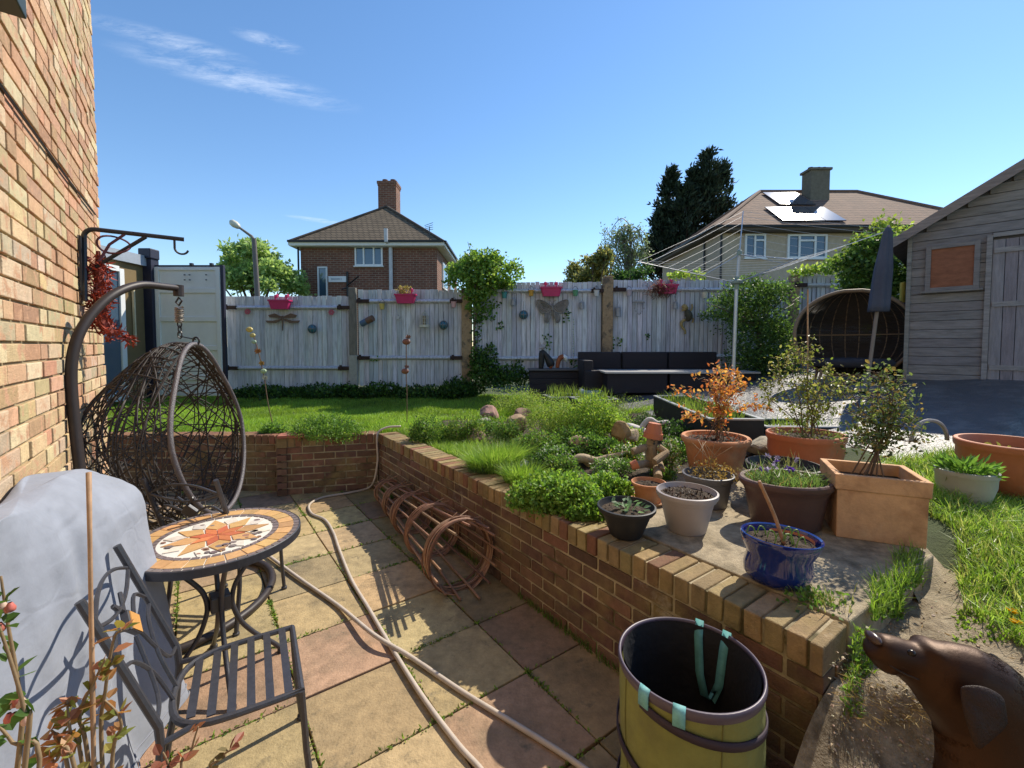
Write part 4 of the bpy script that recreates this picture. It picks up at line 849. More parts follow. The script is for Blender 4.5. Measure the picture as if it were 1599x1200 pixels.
# ------------------------------------------------------------------ cane and shrubs close to the camera
mb = MB(); b_ = at(139, 738, .80); e_ = at(147, 1200, .78); e2 = np.array([e_[0], e_[1], .0]); e2[:2] = b_[:2] + (e_[:2] - b_[:2]) * (b_[2] / (b_[2] - e_[2]))
P = [b_ + (e2 - b_) * t for t in np.linspace(0, 1, 12)]; mb.tube(P, [.0034 + .0008 * (i % 3 == 0) for i in range(12)], 8, col=(.38, .23, .13)); tag(ob('garden_cane', mb, MT['willow'], loc=e2, smooth=True), 'thin brown bamboo cane standing upright before the grey cover', 'cane')
def near_shrub(label, stems, leafcols, base, leaf_L, nleaf, berries=None, name='shrub'):
    base = np.array(base, float); root = thing(name, label, 'shrub', tuple(base)); mb = MB(); lm = MB()
    for S in stems:
        S = smoothpath(S, 6); mb.tube(S, np.linspace(.0042, .0016, len(S)), 6, col=(.22, .15, .08))
        k = nleaf; ii = rng.integers(len(S) // 3, len(S), k); P = S[ii] + rng.normal(0, .004, (k, 3)); T = rng.normal(size=(k, 3)); T[:, 2] = np.abs(T[:, 2]) * .6 + .15
        cols = np.array([leafcols[q] for q in rng.integers(len(leafcols), size=k)]) * rng.uniform(.7, 1.25, (k, 1))
        lm.leaves6(P, T, rng.uniform(.6, 1.1, k) * leaf_L, rng.uniform(.5, .65, k) * leaf_L, cols, droop=.12)
    ob('stems', mb, MT['willow'], root, smooth=True); ob('foliage', lm, MT['leaf'], root)
    if berries is not None:
        bm_ = MB()
        for p in berries: bm_.lathe([(0, -.007), (.006, -.004), (.0065, .001), (.004, .006), (.0025, .009)], p, 8, col=jit((.60, .42, .34) if rng.random() < .6 else (.45, .13, .10), .15))
        ob('blossom', bm_, mat('blossom', attr=True, rough=.5, var=.1), root, smooth=True)
    return root
GRN = [(.07, .15, .03), (.09, .19, .04), (.06, .12, .025)]
OGL = [(.30, .18, .06), (.36, .20, .08), (.22, .20, .05), (.16, .19, .045), (.36, .17, .09)]
bp_ = np.array([-.80, .58, .35])
st = [[bp_, at(30, 1180, .66), at(30, 1080, .66), at(12, 970, .66), at(2, 900, .66)], [bp_ + (.01, 0, 0), at(40, 1190, .64), at(38, 1110, .64), at(10, 1010, .64), at(-20, 930, .64)], [bp_, at(60, 1230, .66), at(20, 1160, .66), at(-15, 1120, .66)]]
bl = [at(x + rng.uniform(-10, 10), y + rng.uniform(-12, 12), .655) for x, y in ((25, 1100), (38, 1118), (30, 1092), (8, 960), (36, 1106), (20, 1112), (14, 940), (5, 985), (34, 1098), (28, 1124))]
near_shrub('green leaved shrub with pale pink bell blossom at the lower left edge', st, GRN, bp_, .030, 14, bl)
bp_ = np.array([-.70, .74, .30])
st = [[bp_, at(160, 1190, .80), at(165, 1080, .80), at(178, 1000, .80), at(190, 985, .80)], [bp_, at(140, 1200, .78), at(125, 1120, .78), at(150, 1060, .78), at(165, 1030, .78)], [bp_, at(110, 1220, .76), at(95, 1160, .76), at(80, 1140, .76)], [bp_, at(130, 1200, .78), at(112, 1150, .76), at(105, 1095, .76)], [bp_, at(175, 1220, .8), at(190, 1130, .8), at(160, 1090, .8)], [bp_, at(120, 1210, .74), at(85, 1190, .74), at(75, 1168, .74)]]
near_shrub('bronze and green leaved young shrub in front of the grey cover', st, OGL, bp_, .031, 17)
bp_ = np.array([-.54, .92, .20])
st = [[bp_, at(290, 1230, .98), at(300, 1170, 1.0), at(310, 1135, 1.0)], [bp_, at(330, 1240, .98), at(345, 1185, .98), at(370, 1168, .98)], [bp_, at(280, 1240, .98), at(262, 1190, .98), at(255, 1175, .98)]]
near_shrub('low shrub with reddish orange leaf tips at the bottom edge by the chair', st, [(.30, .13, .06), (.26, .10, .06), (.16, .13, .05)], bp_, .034, 8)

# ------------------------------------------------------------------ fence decorations
def fp(px, py, off=.03):                          # a point just in front of the fence boards
    return at(px, py, FY - off)
PXM = 1 / F * FY                                  # metres per photo pixel at the fence
PINK = mat('pink_plastic', (.52, .03, .13), .4, var=.08)
def fence_trough(px, py, label, fill=None):
    c = fp(px, py, .14); root = thing('fence_planter', label, 'planter', tuple(c - (0, 0, .12)), 'pink planters hooked over the fence')
    mb = MB(); wt, wb, hh, dd = .42, .34, .19, .17
    def rg(w_, d_, z, r_=.03):
        o_ = []
        for sx_, sy_2, a0_ in ((1, 1, 0), (-1, 1, 90), (-1, -1, 180), (1, -1, 270)):
            for a in (0, 45, 90): o_.append((c[0] + sx_ * (w_ / 2 - r_) + r_ * math.cos(R(a0_ + a)), c[1] + sy_2 * (d_ / 2 - r_) + r_ * math.sin(R(a0_ + a)), c[2] + z))
        return o_
    rings = [rg(wb, dd * .8, -hh / 2), rg(wt, dd, hh / 2 - .03), rg(wt + .03, dd + .03, hh / 2 - .03), rg(wt + .03, dd + .03, hh / 2), rg(wt - .02, dd - .02, hh / 2), rg(wt - .06, dd - .05, hh / 2 - .06)]
    V = np.array(rings).reshape(-1, 3); n = 12; i = np.arange(5)[:, None]; j = np.arange(n)[None]; j2 = (j + 1) % n
    mb.add(V, [np.stack([i * n + j, i * n + j2, (i + 1) * n + j2, (i + 1) * n + j], -1).reshape(-1, 4), np.array([list(range(n))[::-1], list(range(5 * n, 6 * n))])]); ob('tub', mb, PINK, root)
    for s in (-.11, .11):
        mb = MB(); mb.tube([c + (s, .02, .08), c + (s, .05, .19), c + (s, .10, .215), c + (s, .15, .19)], .016, 6); mb.lathe([(0, 0), (.035, 0), (.035, .05), (0, .05)], c + (s, .05, .15), 10); ob('hook', mb, PINK, root)
    return root, c
fence_trough(438, 476, 'empty pink planter hooked on the lowest fence bay above the dragonfly')
_, c = fence_trough(634, 467, 'pink planter with a pale yellow plant on the fence left of the ivy')
P = c + np.stack([rng.normal(0, .065, 260) - .04, rng.normal(0, .04, 260), rng.uniform(.06, .24, 260)], 1); mb = MB(); mb.leaves(P, rng.normal(size=(260, 3)) + (0, 0, .8), .06, .02, np.array([(.32, .27, .08)]) * rng.uniform(.6, 1.3, (260, 1)))
tag(ob('dried_plant', mb, MT['leaf'], loc=c), 'pale yellow dried plant in the pink fence planter', 'plant')
fence_trough(861, 456, 'bright pink empty planter above the metal butterfly')
_, c = fence_trough(1042, 452, 'red pink planter overgrown by brown dried flowers at the right of the fence')
P = c + np.stack([rng.normal(-.14, .13, 700), rng.normal(-.06, .05, 700), rng.normal(-.0, .07, 700)], 1); mb = MB(); mb.leaves(P, rng.normal(size=(700, 3)) + (-.3, 0, -.4), .08, .012, np.array([(.17, .085, .05)]) * rng.uniform(.5, 1.4, (700, 1)))
for k in range(26): e_ = P[k * 20]; mb.tube(smoothpath([c + (-.05, -.02, .02), (c + e_) / 2 + (0, -.03, .03), e_], 4), .003, 4, col=(.15, .09, .05))
tag(ob('dried_plant', mb, MT['leaf'], loc=c), 'brown dried trailing plant spilling from the right hand pink planter', 'plant')
def bucket(px, py, col, label, s=1.0, grp='small buckets hung along the fence rail'):
    c = fp(px, py, .11); root = thing('hanging_bucket', label, 'bucket', tuple(c - (0, 0, .07)), grp)
    mb = MB(); mb.lathe([(0, -.06), (.042, -.06), (.056, .05), (.06, .05), (.06, .06), (.052, .06), (.046, -.03), (0, -.03)], c, 18); m_ = mat('bucket_paint', col, .5, var=.12); ob('pail', mb, m_, root)
    mb = MB(); t = np.linspace(0, math.pi, 12); mb.tube(np.stack([c[0] + .056 * np.cos(t), c[1] + .03 * np.sin(t), c[2] + .05 + .09 * np.sin(t)], 1), .004, 5); mb.tube([c + (0, .03, .14), c + (0, .08, .16)], .004, 5); ob('handle', mb, MT['iron'], root)
for px, py, col, lb in ((788, 461, (.05, .25, .26), 'teal little bucket right of the overhanging ivy'), (830, 458, (.55, .30, .04), 'orange yellow little bucket left of the bright pink planter'), (899, 458, (.10, .30, .16), 'green little bucket right of the bright pink planter'), (932, 458, (.60, .60, .58), 'white little bucket beside the orange brown concrete post'), (1101, 461, (.62, .58, .46), 'cream little bucket at the edge of the green climber'), (709, 476, (.60, .36, .36), 'pale pink little bucket left of the ivy covered post'), (597, 479, (.58, .45, .12), 'yellow little bucket right of the dark timber post'), (983, 458, (.45, .38, .40), 'mauve little bucket with dead twigs right of the concrete post')):
    bucket(px, py, col, lb)
def float_ball(px, py, label):
    c = fp(px, py, .12); root = thing('glass_float', label, 'glass float', tuple(c - (0, 0, .1)), 'blue glass floats hung on the fence')
    mb = MB(); t = np.linspace(-math.pi / 2, math.pi / 2, 12); mb.lathe(np.stack([.085 * np.cos(t) + 1e-4, .085 * np.sin(t)], 1), c, 20); ob('ball', mb, mat('blue_glass', (.03, .13, .19), .12, var=.3, spec=.8), root, smooth=True)
    mb = MB()
    for a in np.arange(4) * math.pi / 4:
        t = np.linspace(0, 2 * math.pi, 24, endpoint=False); mb.tube(np.stack([c[0] + .089 * np.cos(t) * math.cos(a), c[1] + .089 * np.cos(t) * math.sin(a), c[2] + .089 * np.sin(t)], 1), .006, 5, closed=True)
    t = np.linspace(0, 2 * math.pi, 24, endpoint=False); mb.tube(np.stack([c[0] + .09 * np.cos(t), c[1] + .09 * np.sin(t), c[2] + 0 * t], 1), .006, 5, closed=True)
    mb.tube([c + (0, 0, .085), c + (0, .06, .28)], .004, 5); ob('net', mb, mat('grey_rope', (.16, .17, .17), .9), root)
float_ball(488, 514, 'blue glass float in a net under the lowest fence rail'); float_ball(693, 508, 'blue glass float in a net left of the ivy covered post'); float_ball(818, 492, 'blue glass float in a net left of the metal butterfly')
# dragonfly
def flat_shape(name, pts, Y0_, thick, mt, root): 
    mb = MB(); mb.prism([(p[0], Y0_, p[1]) for p in pts], (0, thick, 0)); return ob(name, mb, mt, root)
c = fp(442, 500, .06); RU = mat('rusty_metal', (.17, .105, .07), .7, var=.4, vs=20, bump=.4)
root = thing('dragonfly', 'rusty metal dragonfly ornament on the lowest fence bay', 'ornament', tuple(c))
mb = MB(); mb.tube([c + (0, 0, .08), c + (0, -.01, .04), c + (0, 0, -.08), c + (-.01, 0, -.22)], [.022, .026, .014, .008], 8); ob('body', mb, RU, root, smooth=True)
for sx_ in (-1, 1):
    for z0, z1, L_ in ((.055, .08, .30), (.02, -.03, .36)):
        o_ = [(c[0] + sx_ * .01, c[2] + z0 + .012), (c[0] + sx_ * L_ * .55, c[2] + z1 + .055 * (1 if z1 > 0 else .3)), (c[0] + sx_ * L_, c[2] + z1 + .02), (c[0] + sx_ * L_ * .9, c[2] + z1 - .03), (c[0] + sx_ * L_ * .4, c[2] + z1 - .035), (c[0] + sx_ * .01, c[2] + z0 - .015)]
        flat_shape('wing', o_, c[1] - .004, .008, RU, root)
# butterfly of wire scrolls
c = fp(863, 484, .07); BF = mat('bronze_wire', (.25, .23, .21), .5, var=.4, metal=.4)
root = thing('butterfly', 'large bronze metal butterfly ornament below the bright pink planter', 'ornament', tuple(c)); mb = MB(); mb.tube([c + (0, 0, .14), c + (0, -.01, .03), c + (0, 0, -.12)], [.010, .018, .008], 8)
for s in (-1, 1): mb.tube([c + (0, 0, .13), c + (s * .05, 0, .19), c + (s * .08, 0, .185)], .005, 5)
ob('body', mb, BF, root)
for s in (-1, 1):
    up_ = [(.02, .06), (.10, .13), (.22, .19), (.31, .20), (.33, .12), (.28, .02), (.22, -.06), (.12, -.07), (.02, 0)]; lo_ = [(.03, -.04), (.12, -.08), (.16, -.16), (.14, -.25), (.09, -.26), (.05, -.18), (.03, -.08)]
    for nm, sh in (('upper_wing', up_), ('lower_wing', lo_)):
        mb = MB(); P = smoothpath([c + (s * x, 0, z) for x, z in sh + [sh[0]]], 5); mb.tube(P, .011, 6); cen = np.mean(P, 0)
        for k_ in (.74, .5, .28): mb.tube(cen + (P - cen) * k_ + (0, -.004, 0), .010, 6)
        for q_ in range(0, len(P), 6): mb.tube([P[q_], cen], .005, 4)
        mb.prism([cen + (p - cen) * .97 + (0, .006, 0) for p in P[:-1]], (0, .004, 0), col=(1, 1, 1)); ob(nm, mb, BF, root)
# starfish, bird feeder cage, tube feeder, lantern tins, reptile, driftwood
c = fp(622, 496, .05); o_ = [(c[0] + (.065 if k % 2 == 0 else .022) * math.sin(k * math.pi / 5), c[2] + (.065 if k % 2 == 0 else .022) * math.cos(k * math.pi / 5)) for k in range(10)]
mb = MB(); mb.prism([(x, c[1], z) for x, z in o_], (0, .02, 0)); mb.tube([c + (0, 0, .06), c + (0, .02, .33)], .003, 4); tag(ob('starfish', mb, mat('star_white', (.55, .56, .56), .7), loc=c, bevel=.004), 'white starfish ornament hanging under the fence rail', 'ornament')
c = fp(663, 500, .14); root = thing('bird_feeder', 'white wire bird feeder cage hung on the fence', 'bird feeder', tuple(c - (0, 0, .15))); W_ = mat('cream_paint', (.58, .55, .46), .6)
mb = MB(); t = np.linspace(0, 2 * math.pi, 10, endpoint=False)
for a in t: mb.tube([c + (.085 * math.cos(a), .085 * math.sin(a), -.13), c + (.085 * math.cos(a), .085 * math.sin(a), .08), c + (.03 * math.cos(a), .03 * math.sin(a), .16)], .0045, 5)
for zz_ in (-.05, .03, .08): tt = np.linspace(0, 2 * math.pi, 24, endpoint=False); mb.tube(np.stack([c[0] + .085 * np.cos(tt), c[1] + .085 * np.sin(tt), c[2] + zz_ + 0 * tt], 1), .0045, 5, closed=True)
mb.tube([c + (0, 0, .16), c + (0, .1, .24)], .004, 4); ob('cage', mb, W_, root); mb = MB(); mb.lathe([(0, -.15), (.11, -.15), (.115, -.10), (.10, -.10), (0, -.13)], c, 20); ob('tray', mb, W_, root); mb = MB(); mb.lathe([(0, -.12), (.035, -.12), (.035, .09), (0, .1)], c, 14); ob('seed_tube', mb, mat('seed', (.30, .24, .14), .8, var=.4, vs=60), root)
c = fp(575, 501, .13); root = thing('tube_feeder', 'brown and blue cylinder feeder hung at a tilt beside the dark timber post', 'bird feeder', tuple(c)); d_ = np.array([.16, -.05, .07])
mb = MB(); mb.tube([c - d_ * .9, c - d_ * .1], .065, 16); ob('blue_end', mb, mat('feeder_blue', (.09, .15, .24), .5), root); mb = MB(); mb.tube([c - d_ * .1, c + d_ * .7], .067, 16); ob('brown_end', mb, mat('feeder_brown', (.16, .09, .06), .6), root); mb = MB(); mb.tube([c, c + (0, .05, .22)], .004, 4); ob('string', mb, MT['black'], root)
TIN = mat('grey_tin', (.30, .31, .33), .5, var=.25, metal=.3)
def tin(px, py, label, h_=.14, r_=.05):
    c = fp(px, py, .09); root = thing('tin_lantern', label, 'lantern', tuple(c - (0, 0, h_ / 2)), 'grey tin lanterns on the fence'); mb = MB(); mb.lathe([(0, -h_ / 2), (r_, -h_ / 2), (r_, h_ / 2 - .02), (r_ * .7, h_ / 2), (0, h_ / 2)], c, 16); ob('body', mb, TIN, root); mb = MB(); mb.tube([c + (-r_ * .7, 0, h_ / 2), c + (0, .05, h_ / 2 + .13), c + (r_ * .7, 0, h_ / 2)], .004, 4); ob('handle', mb, TIN, root)
tin(802, 472, 'grey tin lantern under the teal little bucket'); tin(909, 477, 'grey tin lantern under the green little bucket'); tin(966, 487, 'tall grey tin lantern right of the concrete post', .2, .055); tin(1055, 477, 'grey tin lantern under the brown dried flowers')
c = fp(1070, 492, .08); YW = mat('ochre_wood', (.36, .27, .11), .7, var=.3, vs=30); DKG = mat('mossy_wood', (.07, .065, .04), .8, var=.4, vs=30)
root = thing('lizard_ornament', 'ochre and dark driftwood lizard ornament climbing the fence beside the green climber', 'ornament', tuple(c))
mb = MB(); mb.tube(smoothpath([c + (.02, 0, .10), c + (.06, -.03, .02), c + (.07, -.03, -.06), c + (.03, 0, -.12)], 4), [.03 + .045 * math.sin(math.pi * i / 12) for i in range(13)], 10); ob('body', mb, DKG, root, smooth=True)
mb = MB(); mb.tube([c + (-.06, -.02, .20), c + (-.02, -.03, .16), c + (.04, -.02, .12)], [.035, .06, .035], 8); mb.tube([c + (-.07, -.02, .08), c + (-.03, -.03, .12), c + (.03, -.02, .12)], [.02, .04, .03], 8); ob('head', mb, YW, root, smooth=True)
mb = MB(); mb.tube(smoothpath([c + (.10, 0, .06), c + (.15, 0, .14), c + (.14, 0, .22)], 4), .018, 7); ob('leg', mb, YW, root, smooth=True)
mb = MB(); mb.tube(smoothpath([c + (.0, 0, -.10), c + (-.07, 0, -.16), c + (-.05, 0, -.25), c + (.01, 0, -.33), c + (.01, 0, -.40)], 4), np.linspace(.035, .02, 17), 7); ob('tail', mb, YW, root, smooth=True)
mb = MB(); mb.tube(smoothpath([c + (.1, 0, -.05), c + (.17, 0, -.08), c + (.16, 0, -.16)], 4), .018, 7); ob('leg', mb, YW, root, smooth=True)
c = fp(998, 472, .09); mb = MB(); mb.tube([c + (-.13, 0, 0), c + (-.05, -.02, .012), c + (.06, -.02, .01), c + (.13, 0, -.01)], [.012, .03, .03, .012], 8)
for k in range(7):
    x = -.1 + .033 * k; mb.tube([c + (x, 0, -.02), c + (x + .01, 0, -.10 - .12 * math.sin(k * .52))], .004, 4); mb.lathe([(0, -.03), (.014, -.015), (.010, .012), (0, .02)], c + (x + .01, 0, -.12 - .12 * math.sin(k * .52)), 8)
tag(ob('wind_chime', mb, mat('shell_grey', (.33, .33, .34), .6), loc=c), 'grey driftwood wind chime with hanging shells right of the concrete post', 'wind chime')
for px, py, lb in ((387, 487, 'faded pink flower ornament left of the pink planter on the lowest bay'), (518, 488, 'faded red flower ornament left of the dark timber post')):
    c = fp(px, py, .06); root = thing('flower_ornament', lb, 'ornament', tuple(c), 'faded flower ornaments on the fence'); FL = mat('faded_red', (.42, .10, .13), .6, var=.2)
    for k in range(6):
        a = k * math.pi / 3; mb = MB(); t = np.linspace(0, 2 * math.pi, 9)[:-1]; mb.prism([c + (.035 * math.cos(a) + .028 * math.cos(q_), 0, .035 * math.sin(a) + .028 * math.sin(q_)) for q_ in t], (0, .008, 0)); 
        c = c + (0, -.0015, 0); ob('petal', mb, FL, root)
c = fp(896, 525, .06); mb = MB()
for k in range(16): mb.lathe([(0, -.018), (.014, 0), (0, .018)], c + (.006 * math.sin(k), 0, .34 - k * .05), 6, col=(.5, .55, .35) if k % 2 else (.3, .42, .3))
mb.tube([c + (0, 0, .4), c + (0, 0, -.5)], .003, 4, col=(.4, .4, .35)); tag(ob('bead_string', mb, mat('beads', attr=True, rough=.25, var=.1), loc=c), 'pale green bead string hanging down the fence beside the sofa', 'ornament')

# painted metal flower stakes in the lawn
def stake(p0, pts, label, beads):
    root = thing('garden_stake', label, 'garden stake', tuple(p0), 'metal stakes in the lawn')
    mb = MB(); mb.tube(smoothpath([p0] + pts, 4), .006, 6); ob('rod', mb, RU, root)
    for (p, col, s, kind) in beads:
        mb = MB(); p = np.array(p)
        if kind == 'f':
            for k in range(7):
                a = k * 2 * math.pi / 7; mb.leaves(np.array([p]), np.array([[math.cos(a), -.3, math.sin(a) * .6 + .25]]), s, s * .55, np.array([col]), nrm=np.array([[0, -1., .2]]))
            mb.lathe([(0, -.02), (.02, -.01), (.02, .01), (0, .02)], p, 8, col=tuple(np.array(col) * .5))
        else:
            t = np.linspace(-1.5, 1.5, 8); mb.lathe(np.stack([s * .8 * np.cos(t), s * .6 * np.sin(t)], 1), p, 10, col=col, sy=.6)
        ob('flower' if kind == 'f' else 'leaf_bead', mb, MT_bead, root)
MT_bead = mat('painted_metal', attr=True, rough=.4, var=.15)
Ys = 5.9
def sp(px, py): return at(px, py, Ys)
p0 = at(427, 672, Ys); p0[2] = gz(p0[0], p0[1])
stake(p0, [sp(419, 630), sp(413, 590), sp(404, 550), sp(395, 520)], 'metal flower stake with yellow and green enamel leaves left on the lawn', [(sp(390, 515), (.55, .42, .12), .06, 'b'), (sp(395, 524), (.5, .42, .15), .05, 'b'), (sp(397, 534), (.35, .48, .33), .045, 'b'), (sp(404, 549), (.42, .17, .04), .055, 'f'), (sp(410, 568), (.5, .30, .06), .05, 'f'), (sp(412, 580), (.38, .5, .3), .055, 'b'), (sp(415, 591), (.6, .6, .5), .05, 'f')])
p0 = at(636, 660, Ys); p0[2] = gz(p0[0], p0[1])
stake(p0, [sp(636, 620), sp(635, 580), sp(635, 530)], 'metal stake with copper coloured birds standing on the lawn by the rockery', [(sp(635, 534), (.20, .08, .05), .07, 'b'), (sp(638, 527), (.25, .12, .08), .045, 'f'), (sp(633, 580), (.20, .08, .05), .065, 'b'), (sp(636, 573), (.2, .1, .08), .04, 'f')])

# ------------------------------------------------------------------ terrace furniture
RAT = mat('black_rattan', (.022, .018, .024), .55, var=.35, vs=60, stretch=(1, 1, 12), bump=.8, bs=40)
def gz0(X, Y): return float(gz(X, Y))
ys_ = 8.45; zb = gz0(2.4, ys_); 
root = thing('rattan_sofa', 'long black rattan sofa along the fence', 'sofa', (2.6, ys_, zb))
xs0 = [(905 - 800) / F * ys_, (975 - 800) / F * ys_, (1049 - 800) / F * ys_, (1128 - 800) / F * ys_]
zt = fpz(550, ys_)
for k in range(3):
    mb = MB(); mb.box(((xs0[k] + xs0[k + 1]) / 2, ys_ + .25, (zb + zt) / 2), (xs0[k + 1] - xs0[k] - .03, .16, zt - zb)); ob('backrest', mb, RAT, root, bevel=.02)
    mb = MB(); mb.box(((xs0[k] + xs0[k + 1]) / 2, ys_ - .20, zb + .2), (xs0[k + 1] - xs0[k] - .03, .72, .36)); ob('seat', mb, RAT, root, bevel=.02)
mb = MB(); mb.box((xs0[0] + .09, ys_ - .12, zb + .30), (.17, .8, .52)); ob('armrest', mb, RAT, root, bevel=.02)
yt = 7.5; zt2 = fpz(581, yt); zb2 = gz0(2.6, yt); root = thing('rattan_table', 'low black rattan table with pale grey top in front of the sofa', 'table', (2.7, yt, zb2))
x0_, x1_ = (948 - 800) / F * yt, (1185 - 800) / F * yt
mb = MB(); mb.box(((x0_ + x1_) / 2, yt + .36, zt2 - .015), (x1_ - x0_ + .06, .78, .03)); ob('tabletop', mb, mat('pale_top', (.42, .41, .40), .35, var=.15, vs=3), root, bevel=.004)
xm_ = (1046 - 800) / F * yt
for a, b in ((x0_ + .02, xm_ - .02), (xm_ + .02, x1_ - .02)):
    mb = MB(); mb.box(((a + b) / 2, yt + .36, (zb2 + zt2 - .03) / 2), (b - a, .68, zt2 - zb2 - .032)); ob('base', mb, RAT, root, bevel=.01)
yb = 8.55; zt3 = fpz(577, yb); zb3 = gz0(.8, yb) - .05; root = thing('slatted_planter', 'dark slatted storage box standing left of the sofa with a fox figure on it', 'box', (.8, yb, zb3))
x0_, x1_ = (827 - 800) / F * yb, (906 - 800) / F * yb
mb = MB(); mb.box(((x0_ + x1_) / 2, yb + .25, (zb3 + zt3) / 2 - .02), (x1_ - x0_ - .04, .46, zt3 - zb3 - .04)); ob('box', mb, RAT, root)
mb = MB()
for k in range(5): mb.box(((x0_ + x1_) / 2, yb + .012, zb3 + .07 + k * (zt3 - zb3 - .08) / 5), (x1_ - x0_, .03, (zt3 - zb3) / 5 - .02))
ob('slats', mb, RAT, root, bevel=.004); mb = MB(); mb.box(((x0_ + x1_) / 2, yb + .25, zt3 - .012), (x1_ - x0_ + .03, .54, .03)); ob('lid', mb, mat('lid_grey', (.10, .10, .11), .5, var=.2), root, bevel=.006)
# fox figure
c = at(858, 575, yb + .15); c[2] = zt3; root = thing('fox_figure', 'black and orange metal fox figure with a white tipped tail on the dark box', 'ornament', tuple(c)); FO = mat('fox_orange', (.30, .085, .03), .5, var=.2); FB = mat('fox_black', (.02, .02, .02), .5)
mb = MB(); mb.tube(smoothpath([c + (-.16, 0, .0), c + (-.15, 0, .22), c + (-.13, 0, .34), c + (-.02, 0, .20), c + (.05, 0, .04)], 4), [.05, .05, .055, .06, .06, .06, .06, .055, .05, .045, .05, .06, .07, .08, .085, .08, .05], 10); mb.tube([c + (-.17, -.02, .02), c + (-.165, -.03, .25)], .022, 8); ob('body', mb, FB, root, smooth=True)
mb = MB(); mb.tube([c + (-.19, -.10, .40), c + (-.15, -.03, .43), c + (-.12, .03, .44)], [.012, .05, .05], 10); mb.prism([c + (-.19, 0, .46), c + (-.175, 0, .53), c + (-.155, 0, .47)], (0, .015, 0)); mb.prism([c + (-.14, 0, .47), c + (-.115, 0, .53), c + (-.10, 0, .46)], (0, .015, 0)); ob('head', mb, mat('fox_face', (.42, .36, .33), .6, var=.5, vs=14), root)
mb = MB(); mb.tube(smoothpath([c + (.02, -.02, .02), c + (.05, -.04, .10), c + (.0, -.03, .17)], 4), .035, 8); mb.tube(smoothpath([c + (.16, 0, .02), c + (.18, 0, .14), c + (.22, 0, .22), c + (.28, 0, .24)], 4), np.linspace(.04, .055, 13), 10); ob('tail', mb, FO, root, smooth=True)
mb = MB(); mb.tube([c + (.27, 0, .245), c + (.33, 0, .21), c + (.345, 0, .13)], [.056, .05, .012], 10); ob('tail_tip', mb, MT['white'], root, smooth=True)

# raised planter boxes with silver edges
BLK = mat('black_board', (.016, .017, .018), .6, var=.3); EDG = mat('aluminium_edge', (.45, .46, .47), .35, var=.1, metal=.5)
def planter(cx_, cy_, wx, wy, h_, label, ang=0., zoff=0., nseed=110, hs=.14):
    zb_ = gz0(cx_, cy_) + zoff - .05; c = np.array([cx_, cy_, zb_]); root = thing('raised_planter', label, 'planter', tuple(c), 'black raised planter boxes'); ax = np.array([math.cos(ang), math.sin(ang), 0]); ay = np.array([-ax[1], ax[0], 0])
    mb = MB(); t_ = .03
    for s in (-1, 1):
        mb.box(c + ay * s * (wy / 2 - t_ / 2) + (0, 0, h_ / 2), (wx, t_, h_), ax=ax); mb.box(c + ax * s * (wx / 2 - t_ / 2) + (0, 0, h_ / 2 - .001), (t_, wy - 2 * t_, h_), ax=ax)
    ob('boards', mb, BLK, root)
    mb = MB()
    for s in (-1, 1):
        mb.box(c + ay * s * (wy / 2 - t_ / 2) + (0, 0, h_ + .006), (wx + .01, t_ + .012, .014), ax=ax); mb.box(c + ax * s * (wx / 2 - t_ / 2) + (0, 0, h_ + .006), (t_ + .012, wy - 2 * t_ - .012, .014), ax=ax)
    ob('edging', mb, EDG, root)
    mb = MB(); mb.box(c + (0, 0, h_ - .07), (wx - .05, wy - .05, .04), ax=ax); ob('soil', mb, MT['soil'], root)
    n = nseed; P = c + ax * rng.uniform(-.45, .45, (n, 1)) * wx + ay * rng.uniform(-.45, .45, (n, 1)) * wy + np.array([0, 0, h_ - .06]); mb = MB(); mb.blades(P, rng.uniform(.5, 1.2, n) * hs, .012, .5, np.array([(.16, .24, .05)]) * rng.uniform(.6, 1.3, (n, 1)))
    mb.leaves(P + rng.normal(0, .02, (n, 3)), rng.normal(size=(n, 3)) + (0, 0, .7), .05, .022, np.array([(.10, .2, .04)]) * rng.uniform(.6, 1.3, (n, 1)))
    tag(ob('seedlings', mb, MT['leaf'], loc=c), 'seedlings growing in the ' + label[label.find('black'):], 'plants')
planter(.82, 7.0, .56, .42, .30, 'black planter box of tall seedlings nearest the slatted box', .25, 0, 170, .24)
planter(1.2, 6.45, .58, .42, .28, 'black planter box of seedlings in the middle of the terrace edge', .25, 0, 150, .22)
planter(2.12, 5.0, .5, 1.9, .24, 'long black planter box behind the white driftwood', -.05, .05, 420, .16)
planter(3.0, 4.6, .95, .5, .13, 'black planter box half hidden behind the leafy terracotta pot', .0, -.04, 260, .12)

# rotary washing line
hb = at(1151, 442, 6.66); ft = np.array([hb[0] - .03, hb[1], gz0(hb[0], hb[1])])
ALU = mat('galvanised', (.48, .49, .50), .35, var=.1, metal=.6); GPL = mat('green_plastic', (.22, .30, .27), .5)
root = thing('rotary_airer', 'metal rotary washing line standing on the terrace', 'washing line', tuple(ft))
mb = MB(); mb.tube([ft, ft + (hb - ft) * .94], .026, 12); mb.tube([hb - (0, 0, .1), hb + (.03, 0, .5)], .021, 10); ob('pole', mb, ALU, root)
mb = MB(); mb.lathe([(.026, -.10), (.032, -.10), (.032, -.03), (.085, -.01), (.085, .03), (.03, .05), (.028, .09)], hb, 16); mb.lathe([(.02, .40), (.035, .41), (.035, .47), (.02, .49)], hb + (.03, 0, 0), 12); ob('hub', mb, GPL, root)
tips = [at(996, 409, 6.1), at(1161, 330, 7.6), at(1395, 358, 6.1), at(1247, 404, 5.25)]
